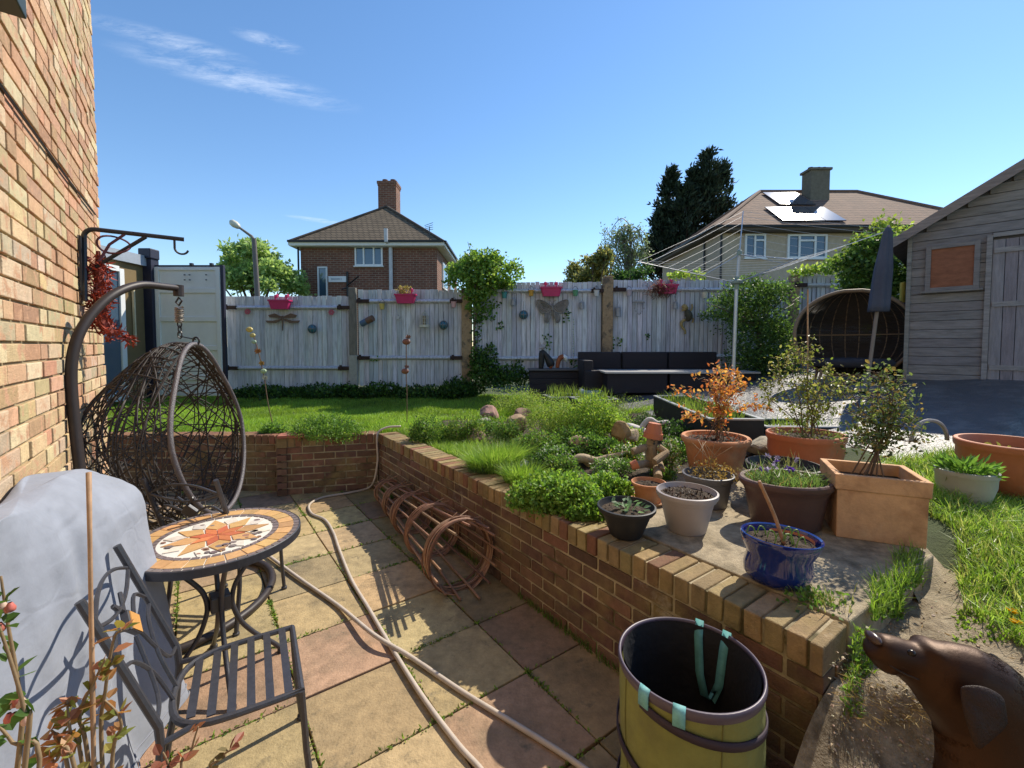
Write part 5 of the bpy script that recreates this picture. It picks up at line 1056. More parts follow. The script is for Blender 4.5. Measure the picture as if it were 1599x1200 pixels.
for tp in tips:
    mb = MB(); d_ = tp - hb; mb.tube([hb + d_ * .04, tp], .008, 6, flat=.8); ob('arm', mb, ALU, root)
    mb = MB(); mb.tube([hb + (.03, 0, .42), hb + d_ * (.97 if tp[1] < 5.5 else .36)], .006, 6); ob('strut', mb, ALU, root)
LNM = mat('line_white', (.58, .60, .60), .5, var=0)
for i in range(4):
    a, b = tips[i], tips[(i + 1) % 4]
    mb = MB()
    for f_ in (.42, .52, .62, .72, .82, .92, .995):
        p, q_ = hb + (a - hb) * f_, hb + (b - hb) * f_; mb.tube([p, (p + q_) / 2 - (0, 0, .02), q_], .0020, 4)
    ob('lines', mb, LNM, root)

# closed parasol leaning on its base
t0 = at(1388, 352, 5.75); t1 = at(1372, 487, 5.75); bs = at(1354, 588, 5.75); bs[2] = gz0(bs[0], bs[1]); root = thing('closed_parasol', 'closed slate grey parasol leaning beside the wooden shed', 'parasol', tuple(bs))
mb = MB(); mb.tube([bs, t1 + (t0 - t1) * .98], .022, 10, col=(1, 1, 1)); ob('pole', mb, mat('parasol_pole', (.25, .2, .16), .5), root)
mb = MB(); d_ = (t0 - t1); n = 30; L_ = np.linspace(0, 1, 14); rr_ = np.interp(L_, [0, .05, .5, .85, .97, 1], [.115, .112, .100, .062, .042, .012]); V = []
for l_, r_ in zip(L_, rr_):
    for k in range(n):
        a = 2 * math.pi * k / n; q_ = r_ * (1 + .13 * math.sin(6 * a + l_ * 2)); V.append(t1 + d_ * l_ + (q_ * math.cos(a), q_ * math.sin(a) * .8, 0))
i = np.arange(13)[:, None]; j = np.arange(n)[None]; j2 = (j + 1) % n; mb.add(np.array(V), [np.stack([i * n + j, i * n + j2, (i + 1) * n + j2, (i + 1) * n + j], -1).reshape(-1, 4), np.array([list(range(n))[::-1], list(range(13 * n, 14 * n))])]); ob('canopy', mb, mat('slate_fabric', (.075, .085, .12), .8, var=.2, vs=5, bump=.5, bs=20), root, smooth=True)
mb = MB(); mb.lathe([(0, 0), (.22, 0), (.22, .05), (.05, .08), (.04, .22), (0, .22)], bs, 20); ob('base', mb, mat('parasol_base', (.16, .16, .17), .7), root)

# double wicker egg chair by the shed
c = at(1330, 527, 6.3); zb = gz0(c[0], c[1]); root = thing('wicker_egg_chair', 'large tan and brown wicker egg chair standing left of the shed', 'egg chair', (c[0], c[1], zb)); fwd = np.array([-.5, -.86, 0]); rt = np.array([.86, -.5, 0]); c[2] = zb + .68
a_, b_, d_ = .70, .62, .62
def EP(th, ph): return c + rt * a_ * math.cos(ph) * math.sin(th) - fwd * d_ * math.cos(ph) * math.cos(th) + np.array([0, 0, b_ * math.sin(ph)])
mb = MB()
for ph in np.linspace(-1.25, 1.4, 74):
    sp_ = 1.75 - .25 * abs(ph); mb.tube([EP(th, ph) for th in np.linspace(-sp_, sp_, 26)], .0115, 5)
ob('weave', mb, MT['wicker'], root, smooth=True)
mb = MB()
for th in np.linspace(-1.5, 1.5, 13): mb.tube([EP(th, ph) for ph in np.linspace(-1.3, 1.45, 16)], .010, 5)
ob('ribs', mb, MT['tan'], root, smooth=True)
mb = MB(); t = np.linspace(0, 2 * math.pi, 60, endpoint=False); rim = [EP(math.copysign(1.75 - .25 * abs(ph_), 1) * 1, ph_) for ph_ in np.linspace(-1.25, 1.42, 24)] + [EP(-(1.75 - .25 * abs(ph_)), ph_) for ph_ in np.linspace(1.42, -1.25, 24)]; mb.tube(rim, .026, 8, closed=True); mb.tube([EP(th, 0) for th in np.linspace(-1.75, 1.75, 26)], .014, 6); ob('rim_frame', mb, MT['tan'], root, smooth=True)
for th in (-1.0, 1.0, 2.2, -2.2):
    mb = MB(); p = EP(th, -.9); mb.tube([p, (p[0] + .05 * math.sin(th), p[1], zb)], .02, 7); ob('leg', mb, MT['tan'], root)
mb = MB(); mb.lathe([(0, -.06), (.46, -.06), (.5, 0), (.46, .05), (0, .07)], c - (0, 0, .40), 30); ob('cushion', mb, mat('dark_cushion', (.03, .03, .038), .8), root, smooth=True)

# gas bottle in the gap and stepping slab
p = at(1406, 560, 6.45); p[2] = gz0(p[0], p[1]); root = thing('gas_bottle', 'dark blue gas bottle with a yellow valve cap between wicker chair and shed', 'gas bottle', tuple(p))
mb = MB(); mb.lathe([(0, 0), (.15, .0), (.16, .05), (.16, .85), (.12, .98), (.05, 1.03), (0, 1.03)], p, 24); ob('cylinder', mb, mat('blue_enamel', (.012, .03, .06), .4), root, smooth=True); mb = MB(); mb.lathe([(0, 1.03), (.035, 1.03), (.035, 1.32), (0, 1.33)], p, 12); ob('valve', mb, mat('yellow_cap', (.45, .36, .05), .5), root)

# ------------------------------------------------------------------ shed
S0 = np.array([5.27, 5.94]); sd = np.array([.685, -.728]); sn = np.array([.728, .685]); SZ = 1.165; EV = 3.08; RG = 4.02; SW = 3.0
def S3(s, o_, z): q_ = S0 + sd * s + sn * o_; return np.array([q_[0], q_[1], z])
sd3 = np.array([*sd, 0.]); sn3 = np.array([*sn, 0.])
root = thing('garden_shed', 'weathered grey timber shed with a boarded up orange window at the right', 'shed', tuple(S3(1.5, 1, SZ - .1)))
SHC = [(.235, .232, .24), (.25, .247, .252), (.225, .222, .232), (.26, .255, .255)]
SHM = mat('shed_timber', attr=True, rough=.85, var=.35, vs=4, stretch=(1.2, 1.2, 9), bump=.5, bs=40, col2=(.15, .145, .15), s2=3, t2=(.56, .75))
def roofz(s): return EV + (RG - EV) * (1 - abs(s - SW / 2) / (SW / 2))
mb = MB(); z = SZ
while z < RG:
    hh = .115
    sL = 0. if z < EV else (z + hh * .6 - EV) / (RG - EV) * SW / 2; sR = SW - sL
    if sR - sL > .1:
        for a, b in ((sL, min(.76, sR)), (max(1.5, sL), sR)) if z < SZ + 1.78 else ((sL, sR),):
            if b - a > .05: mb.box(S3((a + b) / 2, -.008, z + hh / 2), (b - a, .018, hh - .006), ax=sd3, ay=sn3 + np.array([0, 0, .035]), col=jit(SHC[rng.integers(4)], .06))
    z += hh
ob('cladding', mb, SHM, root, bevel=.004)
mb = MB(); mb.prism([S3(.01, .012, SZ), S3(SW - .01, .012, SZ), S3(SW - .01, .012, EV), S3(SW / 2, .012, RG - .02), S3(.01, .012, EV)], sn3 * 2.2, col=(.12, .12, .125)); ob('wall', mb, SHM, root)
mb = MB(); mb.box(S3(SW / 2, .02, SZ - .045), (SW + .02, .07, .09), ax=sd3, ay=sn3, col=(.34, .27, .20)); mb.box(S3(.012, 1.1, SZ - .045), (.06, 2.2, .088), ax=sd3, ay=sn3, col=(.3, .25, .19)); ob('bearer', mb, SHM, root)
mb = MB()
for s in (.3, 1.5, 2.7): mb.box(S3(s, .2, SZ - .14), (.2, .2, .12), ax=sd3, ay=sn3, col=(.22, .10, .06))
ob('brick_footings', mb, SHM, root)
dr = MB(); x = .765
while x < 1.49:
    wd = min(.105, 1.495 - x); dr.box(S3(x + wd / 2, -.018, SZ + .88), (wd - .005, .02, 1.74), ax=sd3, ay=sn3, col=jit((.27, .265, .28), .12)); x += .105
d = ob('door', dr, mat('door_timber', attr=True, rough=.85, var=.35, vs=4, stretch=(7, 7, .8), bump=.5, bs=30), root, bevel=.003)
mb = MB()
for zz_ in (SZ + .22, SZ + .98, SZ + 1.62):
    mb = MB(); mb.box(S3(1.13, -.036, zz_), (.70, .016, .06), ax=sd3, ay=sn3, col=(.31, .305, .31)); ob('ledge', mb, SHM, d)
mb = MB()
for s in (.74, 1.52): mb.box(S3(s, -.036, SZ + .9), (.05, .03, 1.82), ax=sd3, ay=sn3, col=jit((.30, .295, .30), .05))
mb.box(S3(1.13, -.037, SZ + 1.805), (.73, .03, .05), ax=sd3, ay=sn3, col=(.29, .285, .29)); mb.box(S3(.02, -.032, (SZ + EV) / 2), (.045, .03, EV - SZ), ax=sd3, ay=sn3, col=(.27, .27, .25)); ob('trim', mb, SHM, root, bevel=.003)
w0, w1, wz0, wz1 = .205, .64, SZ + 1.20, SZ + 1.74
mb = MB()
for s in (w0, w1): mb.box(S3(s, -.04, (wz0 + wz1) / 2), (.05, .04, wz1 - wz0 + .05), ax=sd3, ay=sn3, col=(.23, .22, .22))
for zz_ in (wz0, wz1): mb.box(S3((w0 + w1) / 2, -.041, zz_), (w1 - w0 - .05, .04, .05), ax=sd3, ay=sn3, col=(.23, .22, .22))
mb.box(S3((w0 + w1) / 2, -.06, wz0 - .03), (w1 - w0 + .12, .08, .022), ax=sd3, ay=sn3, col=(.25, .24, .23)); wf = ob('window_frame', mb, SHM, root, bevel=.003)
mb = MB(); mb.box(S3((w0 + w1) / 2, -.03, (wz0 + wz1) / 2), (w1 - w0 - .05, .02, wz1 - wz0 - .05), ax=sd3, ay=sn3); ob('board', mb, mat('orange_board', (.27, .11, .06), .75, var=.35, vs=7, stretch=(1, 1, 3)), wf)
for sg in (0, 1):
    mb = MB(); a = S3(-.2 if sg == 0 else SW + .2, -.14, EV - .11); b = S3(SW / 2, -.14, RG + .02); mb.prism([a, b, b + (0, 0, .06), a + (0, 0, .06)], sn3 * 2.5); ob('roof', mb, mat('roof_felt', (.17, .15, .145), .9, var=.3, vs=14, bump=.5, bs=70), root)
    mb = MB(); a2 = a - sn3 * .022 + np.array([0, 0, -.06]); b2 = b - sn3 * .022 + np.array([0, 0, -.06]); mb.prism([a2, b2, b2 + (0, 0, .125), a2 + (0, 0, .125)], sn3 * .02, col=(.27, .23, .215)); ob('bargeboard', mb, SHM, root)
p = S3(1.05, -.42, SZ - .18); mb = MB(); mb.prism([S3(.62, -.30, SZ - .2), S3(1.7, -.28, SZ - .2), S3(1.65, -.85, SZ - .2), S3(.55, -.55, SZ - .2)], (0, 0, .07)); tag(ob('step_slab', mb, MT['concrete'], loc=p, bevel=.008), 'grey paving slab lying as a step before the shed door', 'slab')

# ------------------------------------------------------------------ plant pots on the ledge
LZ = .646
def pot(name, label, cxb, yb, hwb, cx, cy, hw, mt, zb=LZ, n=48, style='round', soil=True, fill=.82, sy=1.0, wall=.06, tilt=None, group=None):
    g = on(cxb, yb, zb); Yb = g[1]; rb = hwb / F * Yb; hw *= 1 / math.hypot(1, (cx - 800) / F); rb *= 1 / math.hypot(1, (cx - 800) / F); dr = np.array([g[0], g[1], 0]); dr /= np.linalg.norm(dr); c = np.array([g[0], g[1], zb]) + dr * rb * sy
    Rm = hw / F * c[1]; zr = float(at(cx, cy, c[1])[2]); h = zr - zb
    root = thing(name, label, 'plant pot', tuple(c), group)
    t_ = max(.008, wall * Rm)
    if style == 'round': pr = [(0, .0), (rb * .96, .0), (rb, .006), (rb + (Rm * .93 - rb) * .78, h * .78), (Rm * .93, h * .80), (Rm * .95, h * .86), (Rm * .985, h * .87), (Rm, h * .90), (Rm, h * .985), (Rm - .006, h), (Rm - t_, h), (Rm - t_ * 1.3, h * .93), (Rm * .84, h * (fill - .06))]
    elif style == 'bowl': pr = [(0, .0), (rb * .96, .0), (rb, .006), (rb + (Rm - rb) * .55, h * .30), (rb + (Rm - rb) * .86, h * .62), (Rm * .95, h * .82), (Rm * .985, h * .86), (Rm * 1.0, h * .9), (Rm, h * .985), (Rm - .006, h), (Rm - t_, h), (Rm - t_ * 1.4, h * .92), (Rm * .82, h * (fill - .06))]
    elif style == 'drum': pr = [(0, .0), (rb * .97, .0), (rb, .006), (rb + (Rm * .9 - rb) * .8, h * .70), (Rm * .91, h * .80), (Rm * .97, h * .86), (Rm, h * .90), (Rm, h * .97), (Rm - .008, h), (Rm - t_, h * .995), (Rm - t_ * 1.3, h * .9), (Rm * .8, h * (fill - .06))]
    elif style == 'belly': pr = [(0, .0), (rb * .80, .0), (rb * .9, .008), (rb * 1.03, h * .16), (rb * 1.06, h * .32), (rb * .99, h * .58), (Rm * .93, h * .78), (Rm * .97, h * .88), (Rm, h * .95), (Rm * .995, h * .99), (Rm * .97, h), (Rm * .92, h * .98), (Rm * .89, h * .9), (Rm * .86, h * (fill - .06))]
    tm = None if tilt is None else Matrix.Rotation(tilt[0], 3, Vector(tilt[1]))
    mb = MB(); mb.lathe(pr, c, n, sy=sy, tilt=tm); ob('pot', mb, mt, root, smooth=True).modifiers.new('edge', 'EDGE_SPLIT').split_angle = R(38)
    if soil:
        rs = Rm * .86; mb = MB(); k = 9; rr = np.linspace(0.001, rs, k); V = []
        for i_, r_ in enumerate(rr):
            for j_ in range(32):
                a = 2 * math.pi * j_ / 32; V.append((r_ * math.cos(a), r_ * math.sin(a) * sy, h * fill + rng.uniform(-.006, .008) * (r_ < rs * .97)))
        V = np.array(V)
        if tm is not None: V = V @ np.array(tm).T
        i = np.arange(k - 1)[:, None]; j = np.arange(32)[None]; j2 = (j + 1) % 32; mb.add(V + c, [np.stack([i * 32 + j, i * 32 + j2, (i + 1) * 32 + j2, (i + 1) * 32 + j], -1).reshape(-1, 4)]); ob('soil', mb, MT['soil'], root, smooth=True)
    return root, c, Rm, h
def plant(name, label, c, lm, sm=None, cat='plant', leafmat='leaf'):
    root = thing(name, label, cat, tuple(c)); ob('foliage', lm, MT[leafmat], root)
    if sm is not None: ob('stems', sm, MT['willow'], root, smooth=True)
    return root
BLKP = mat('black_plastic', (.022, .022, .024), .55, var=.25, vs=9, bump=.15, bs=50); GRYP = mat('grey_plastic', (.36, .32, .31), .5, var=.08, vs=4); DGP = mat('dark_grey_plastic', (.13, .125, .13), .5, var=.12); BRNP = mat('brown_glaze', (.105, .055, .045), .45, var=.2, vs=5, bump=.1); BLUG = mat('blue_glaze', (.008, .022, .17), .08, var=.25, vs=6, coat=.9, spec=.7)
PALE = mat('pale_grey_plastic', (.40, .385, .34), .5, var=.1, vs=5)
root, c, Rm, h = pot('plant_pot', 'black plastic pot with a few green seedlings at the front of the ledge', 978, 845, 27, 977, 789, 47, BLKP)
n = 26; a = rng.uniform(0, 6.28, n); r_ = rng.uniform(0, .6, n) * Rm; P = c + np.stack([r_ * np.cos(a), r_ * np.sin(a), h * .84 + rng.uniform(0, .03, n)], 1); lm = MB(); T = np.stack([np.cos(a), np.sin(a), .5 + 0 * a], 1) + rng.normal(0, .4, (n, 3)); lm.leaves(P, T, .045, .028, np.array([(.13, .22, .10)]) * rng.uniform(.7, 1.3, (n, 1)), nrm=np.tile((0, 0, 1.), (n, 1))); plant('seedling', 'pale green seedlings growing in the black pot on the ledge', c + (0, 0, h * .84), lm)
root, c, Rm, h = pot('plant_pot', 'mid grey plastic pot filled with bare dark compost', 1072, 838, 33, 1074, 766, 50, GRYP, fill=.88)
n = 240; a = rng.uniform(0, 6.28, n); r_ = np.sqrt(rng.uniform(0, .62, n)) * Rm; P = c + np.stack([r_ * np.cos(a), r_ * np.sin(a), h * .885 + 0 * r_], 1); mb = MB(); mb.leaves(P, rng.normal(size=(n, 3)), .022, .010, np.array([(.09, .05, .03)]) * rng.uniform(.3, 1.6, (n, 1))); ob('bark_chips', mb, MT['willow'], root)
root, c, Rm, h = pot('plant_pot', 'small terracotta pot on a saucer behind the black pot', 1013, 790, 20, 1013, 752, 28, MT['terra'])
mb = MB(); mb.lathe([(0, .004), (Rm * .98, .004), (Rm * 1.1, .022), (Rm * 1.04, .022), (Rm * .9, .010)], c, 32); ob('saucer', mb, MT['terra'], root)
root, c, Rm, h = pot('plant_pot', 'dark grey plastic pot below the orange leaved terracotta pot', 1105, 797, 32, 1103, 739, 42, DGP)
n = 260; a = rng.uniform(0, 6.28, n); r_ = np.sqrt(rng.uniform(0, .9, n)) * Rm; P = c + np.stack([r_ * np.cos(a) + .03, r_ * np.sin(a), h * .8 + rng.uniform(0, .14, n) * (1 - .5 * r_ / Rm)], 1); lm = MB(); lm.leaves(P, rng.normal(size=(n, 3)) + (0, 0, .4), .024, .013, np.array([(.26, .19, .06)]) * rng.uniform(.4, 1.4, (n, 1)))
sm = MB()
for k in range(9): b_ = c + (rng.normal(0, .02), rng.normal(0, .02), h * .8); sm.tube([b_, b_ + (rng.normal(0, .04), rng.normal(0, .04), .12), b_ + (rng.normal(.02, .07), rng.normal(0, .06), .22)], .0018, 5, col=(.25, .16, .08))
plant('shrub', 'straggly yellow brown plant in the dark grey pot', c + (0, 0, h * .8), lm, sm)
root, c, Rm, h = pot('plant_pot', 'wide brown glazed pot of flowering bulbs in the middle of the ledge', 1226, 833, 62, 1221, 746, 82, BRNP, style='drum', wall=.12, fill=.86, sy=.80)
n = 420; a = rng.uniform(0, 6.28, n); r_ = np.sqrt(rng.uniform(0, .66, n)) * Rm; P = c + np.stack([r_ * np.cos(a), r_ * np.sin(a) * .8, h * .82 + 0 * r_], 1); lm = MB(); lm.blades(P, rng.uniform(.05, .14, n), .006, 1.1, np.array([(.13, .22, .06)]) * rng.uniform(.6, 1.4, (n, 1)))
lm.blades(P[:60], rng.uniform(.05, .12, 60), .005, 1.0, np.array([(.32, .26, .10)]) * rng.uniform(.7, 1.2, (60, 1)))
for k in range(9): p = c + (rng.uniform(-.5, .3) * Rm, rng.uniform(-.3, .5) * Rm, h * .82 + rng.uniform(.08, .15)); lm.leaves(np.tile(p, (8, 1)), rng.normal(size=(8, 3)) + (0, 0, .3), .024, .016, np.array([(.14, .07, .30) if k % 2 else (.30, .26, .36)]) * rng.uniform(.7, 1.3, (8, 1)))
plant('bulb_plants', 'grassy bulbs with small purple flowers filling the wide brown pot', c + (0, 0, h * .82), lm)
root, c, Rm, h = pot('plant_pot', 'black pot with a pale rim tucked behind the wide brown pot', 1222, 795, 48, 1222, 724, 63, BLKP, style='bowl', fill=.8)
n = 40; lm = MB(); P = c + np.stack([rng.normal(0, .05, n), rng.normal(0, .05, n), 0 * rng.normal(size=n) + h * .8], 1); lm.blades(P, rng.uniform(.06, .15, n), .006, .8, np.array([(.2, .22, .08)]) * rng.uniform(.6, 1.4, (n, 1))); plant('sprouts', 'thin green sprouts in the black pot behind the wide brown pot', c + (0, 0, h * .8), lm)
root, c, Rm, h = pot('plant_pot', 'large terracotta pot holding a small orange leaved maple', 1116, 752, 42, 1118, 681, 56, MT['terra'], style='drum', wall=.13, fill=.9)
def twig_shrub(label, c, stems, leafcols, L, nper, name='shrub', spread=.012, stemcol=(.14, .09, .055), up=.3, extra=None):
    sm, lm = MB(), MB()
    for S in stems:
        S = [np.array(S[0]) + rng.normal(0, .055, 3) * (1, 1, 0)] + list(S[1:]); S = smoothpath(S, 6); sm.tube(S, np.linspace(.0042, .0016, len(S)), 6, col=stemcol)
        tw = []
        for q in range(nper // 5 + 2):
            i_ = rng.integers(len(S) // 4, len(S)); d_ = rng.normal(size=3); d_[2] = abs(d_[2]) * .6; e = S[i_] + d_ / np.linalg.norm(d_) * rng.uniform(.03, .11); mid = (S[i_] + e) / 2 + rng.normal(0, .008, 3); sm.tube([S[i_], mid, e], .0014, 4, col=stemcol); tw += [S[i_] + (e - S[i_]) * t for t in (.35, .6, .8, 1.0)]
        tw = np.array(tw); ii = rng.integers(len(tw), size=nper * 2); P = tw[ii] + rng.normal(0, spread, (nper * 2, 3)); T = rng.normal(size=(nper * 2, 3)) + (0, 0, up)
        cols = np.array([leafcols[q] for q in rng.integers(len(leafcols), size=nper * 2)]) * rng.uniform(.65, 1.35, (nper * 2, 1)); lm.leaves6(P, T, rng.uniform(.6, 1.2, nper * 2) * L, rng.uniform(.4, .65, nper * 2) * L, cols)
    return plant(name, label, c, lm, sm, 'shrub')
Y_ = c[1]; b_ = c + (0, 0, h * .9)
def q(px, py, dY=0.): return at(px, py, Y_ + dY)
MAP = [(.52, .27, .07), (.56, .34, .10), (.52, .21, .08), (.48, .34, .11), (.48, .22, .09)]
st = [[b_, q(1122, 640), q(1122, 600), q(1118, 575)], [b_, q(1125, 640, -.05), q(1115, 610, -.1), q(1100, 590, -.1)], [b_, q(1128, 640), q(1148, 605, .1), q(1162, 580, .12)], [b_, q(1125, 645), q(1145, 615, -.1), q(1168, 600, -.15)], [b_, q(1118, 650, .05), q(1095, 630, .1), q(1062, 612, .1)], [b_, q(1122, 650), q(1120, 615, .1), q(1112, 600, .15)], [b_, q(1110, 660), q(1090, 652, -.1), q(1072, 655, -.1)], [b_, q(1130, 640, .1), q(1135, 600, .1), q(1132, 588, .1)], [b_, q(1130, 655), q(1165, 635, 0), q(1205, 640, 0)], [b_, q(1124, 630), q(1126, 605, -.1), q(1140, 592, -.15)]]
twig_shrub('small maple with bright orange leaves in the large terracotta pot', b_, st, MAP, .038, 46, 'maple', spread=.018)
n = 120; a = rng.uniform(0, 6.28, n); r_ = np.sqrt(rng.uniform(0, .7, n)) * Rm; lm = MB(); lm.leaves(b_ + np.stack([r_ * np.cos(a), r_ * np.sin(a), rng.uniform(0, .03, n)], 1), rng.normal(size=(n, 3)), .03, .016, np.array([(.25, .10, .05)]) * rng.uniform(.5, 1.4, (n, 1))); struct(ob('leaf_litter', lm, MT['leaf'], root), 'stuff')
root, c, Rm, h = pot('plant_pot', 'orange brown plastic pot with a thin leafy shrub behind the ledge', 1256, 752, 48, 1258, 676, 67, MT['terra2'], style='bowl', fill=.88, sy=.9)
Y_ = c[1]; b_ = c + (0, 0, h * .88)
YGR = [(.20, .24, .05), (.26, .28, .08), (.14, .20, .04), (.22, .20, .07)]
st = [[b_, q(1240, 640), q(1222, 600), q(1215, 560)], [b_, q(1262, 630), q(1262, 590), q(1266, 545)], [b_, q(1270, 640), q(1285, 600, -.1), q(1300, 575, -.1)], [b_, q(1250, 630), q(1238, 580, .1), q(1248, 555, .1)], [b_, q(1235, 650), q(1205, 625), q(1190, 600)], [b_, q(1275, 640), q(1300, 610), q(1330, 590)], [b_, q(1262, 620), q(1250, 560), q(1228, 545)], [b_, q(1280, 650), q(1310, 625, -.1), q(1325, 615, -.1)]]
twig_shrub('thin shrub with pale yellow green leaves in the orange brown pot', b_, st, YGR, .030, 100, spread=.024)
n = 200; a = rng.uniform(0, 6.28, n); r_ = np.sqrt(rng.uniform(0, .75, n)) * Rm; lm = MB(); lm.leaves(b_ + np.stack([r_ * np.cos(a), r_ * np.sin(a) * .9, rng.uniform(0, .06, n)], 1), rng.normal(size=(n, 3)) + (0, 0, .5), .028, .014, np.array([(.16, .18, .05)]) * rng.uniform(.5, 1.4, (n, 1))); plant('weeds', 'low green weeds under the thin shrub in the orange brown pot', b_, lm)
mb = MB(); p0 = at(1262, 655, c[1] + .12); p1 = at(1262, 453, c[1] + .12); mb.tube([p0 - (0, 0, .1), p1], .006, 8, col=(.42, .27, .16)); tag(ob('garden_cane', mb, MT['willow'], loc=p0), 'tall upright cane in the orange brown pot before the wicker egg chair', 'cane')
# square terracotta planter
A = on(1304, 838, LZ); B = on(1450, 859, LZ); ex = (B - A) / np.linalg.norm(B - A); ey = np.array([-ex[1], ex[0], 0]); W_ = np.linalg.norm(B - A); hq = float(at(1297, 712, A[1])[2]) - LZ; hq = .335
cS = A + ex * W_ / 2 + ey * W_ * .44; root = thing('square_planter', 'square aged terracotta planter with a thorny shrub at the ledge corner', 'plant pot', tuple(cS)); W2 = W_ / 2
def sq(s_, z): return [cS + ex * i * W2 * s_ + ey * j * W2 * .9 * s_ + np.array([0, 0, z]) for i, j in ((-1, -1), (1, -1), (1, 1), (-1, 1))]
rings = [sq(.97, 0), sq(.985, hq * .76), sq(1.03, hq * .765), sq(1.04, hq), sq(.88, hq), sq(.84, hq * .8)]; V = np.array(rings).reshape(-1, 3); i = np.arange(5)[:, None]; j = np.arange(4)[None]; j2 = (j + 1) % 4
mb = MB(); mb.add(V, [np.stack([i * 4 + j, i * 4 + j2, (i + 1) * 4 + j2, (i + 1) * 4 + j], -1).reshape(-1, 4), np.array([[3, 2, 1, 0]])]); ob('pot', mb, MT['terra3'], root, bevel=.007)
mb = MB(); mb.add(sq(.88, hq * .82), [(0, 1, 2, 3)]); ob('soil', mb, MT['soil'], root)
Y_ = cS[1]; b_ = cS + (0, 0, hq * .82); DGL = [(.12, .17, .05), (.17, .22, .06), (.09, .13, .04), (.20, .16, .05), (.08, .12, .045)]
st = [[b_, q(1385, 670), q(1395, 620), q(1402, 590)], [b_, q(1375, 680), q(1345, 640), q(1330, 615)], [b_, q(1390, 680), q(1415, 660), q(1440, 655)], [b_, q(1370, 690), q(1340, 680), q(1312, 690)], [b_, q(1380, 660), q(1370, 620), q(1378, 595)], [b_, q(1390, 690), q(1420, 690, -.1), q(1435, 688, -.1)], [b_, q(1372, 670), q(1352, 660, .1), q(1338, 650, .1)], [b_, q(1385, 650), q(1410, 620, .1), q(1425, 600, .1)], [b_, q(1365, 690), q(1345, 695, -.15), q(1330, 700, -.15)], [b_, q(1380, 665, .1), q(1365, 640, .1), q(1355, 600, .1)], [b_, q(1390, 650), q(1385, 610), q(1365, 580)]]
twig_shrub('thorny shrub with small dark green leaves growing from the square planter', b_, st, DGL, .026, 80, spread=.026)
# pots at the right
root, c, Rm, h = pot('plant_pot', 'pale grey pot of lush green leaves right of the square planter', 1506, 797, 32, 1505, 733, 54, PALE, zb=.66, style='bowl', fill=.86)
n = 260; a = rng.uniform(0, 6.28, n); r_ = np.sqrt(rng.uniform(0, .9, n)) * Rm * .85; P = c + np.stack([r_ * np.cos(a), r_ * np.sin(a), h * .86 + rng.uniform(0, .07, n)], 1); lm = MB(); lm.leaves(P, np.stack([np.cos(a) * .8, np.sin(a) * .8, .7 + 0 * a], 1) + rng.normal(0, .4, (n, 3)), rng.uniform(.05, .09, n), .018, np.array([(.13, .25, .05)]) * rng.uniform(.5, 1.4, (n, 1))); plant('leafy_plant', 'bright green strappy leaves growing in the pale grey pot', c + (0, 0, h * .86), lm)
root, c, Rm, h = pot('plant_pot', 'very large orange terracotta pot at the right edge', 1578, 778, 72, 1578, 690, 102, MT['terra2'], zb=.68, style='bowl', wall=.09, fill=.78)
n = 30; lm = MB(); P = c + np.stack([rng.normal(-.05, .07, n), rng.normal(0, .08, n), h * .78 + rng.uniform(0, .04, n)], 1); lm.leaves(P, rng.normal(size=(n, 3)) + (0, 0, .6), .05, .022, np.array([(.28, .30, .08)]) * rng.uniform(.6, 1.2, (n, 1))); plant('seedling', 'few yellowish seedlings in the very large orange pot', c + (0, 0, h * .78), lm)
root, c, Rm, h = pot('plant_pot', 'glossy cobalt blue glazed pot with a bare stick near the corner of the wall', 1212, 924, 60, 1212, 834, 71, BLUG, style='belly', fill=.84, sy=.78, tilt=(R(4.5), (.3, 1, 0)))
mb = MB(); mb.lathe([(Rm * .855, h * .845), (Rm * .875, h * .9)], c, 48, sy=.78); ob('inner_rim', mb, MT['terra2'], root, smooth=True)
mb = MB(); p = c + (.02, -.02, h * .8); tp = at(1186, 752, c[1] - .06); mb.tube(smoothpath([p, (p + tp) / 2 + (.006, 0, 0), tp], 5), np.linspace(.0085, .007, 11), 8, col=(.36, .20, .11)); tag(ob('stick', mb, MT['willow'], loc=p, smooth=True), 'bare brown stick stuck in the blue glazed pot', 'stick')
lm = MB()
for k in range(9):
    p = c + (rng.uniform(-.5, .5) * Rm, rng.uniform(-.4, .4) * Rm, h * .84); s_ = rng.choice([-1, 1]); lm.tube(smoothpath([p, p + (.01 * s_, 0, .035), p + (.03 * s_, 0, .045), p + (.04 * s_, .0, .015)], 3), .0026, 5, col=(.20, .30, .10))
plant('sprouts', 'curled green onion sprouts in the blue glazed pot', c + (0, 0, h * .84), lm)
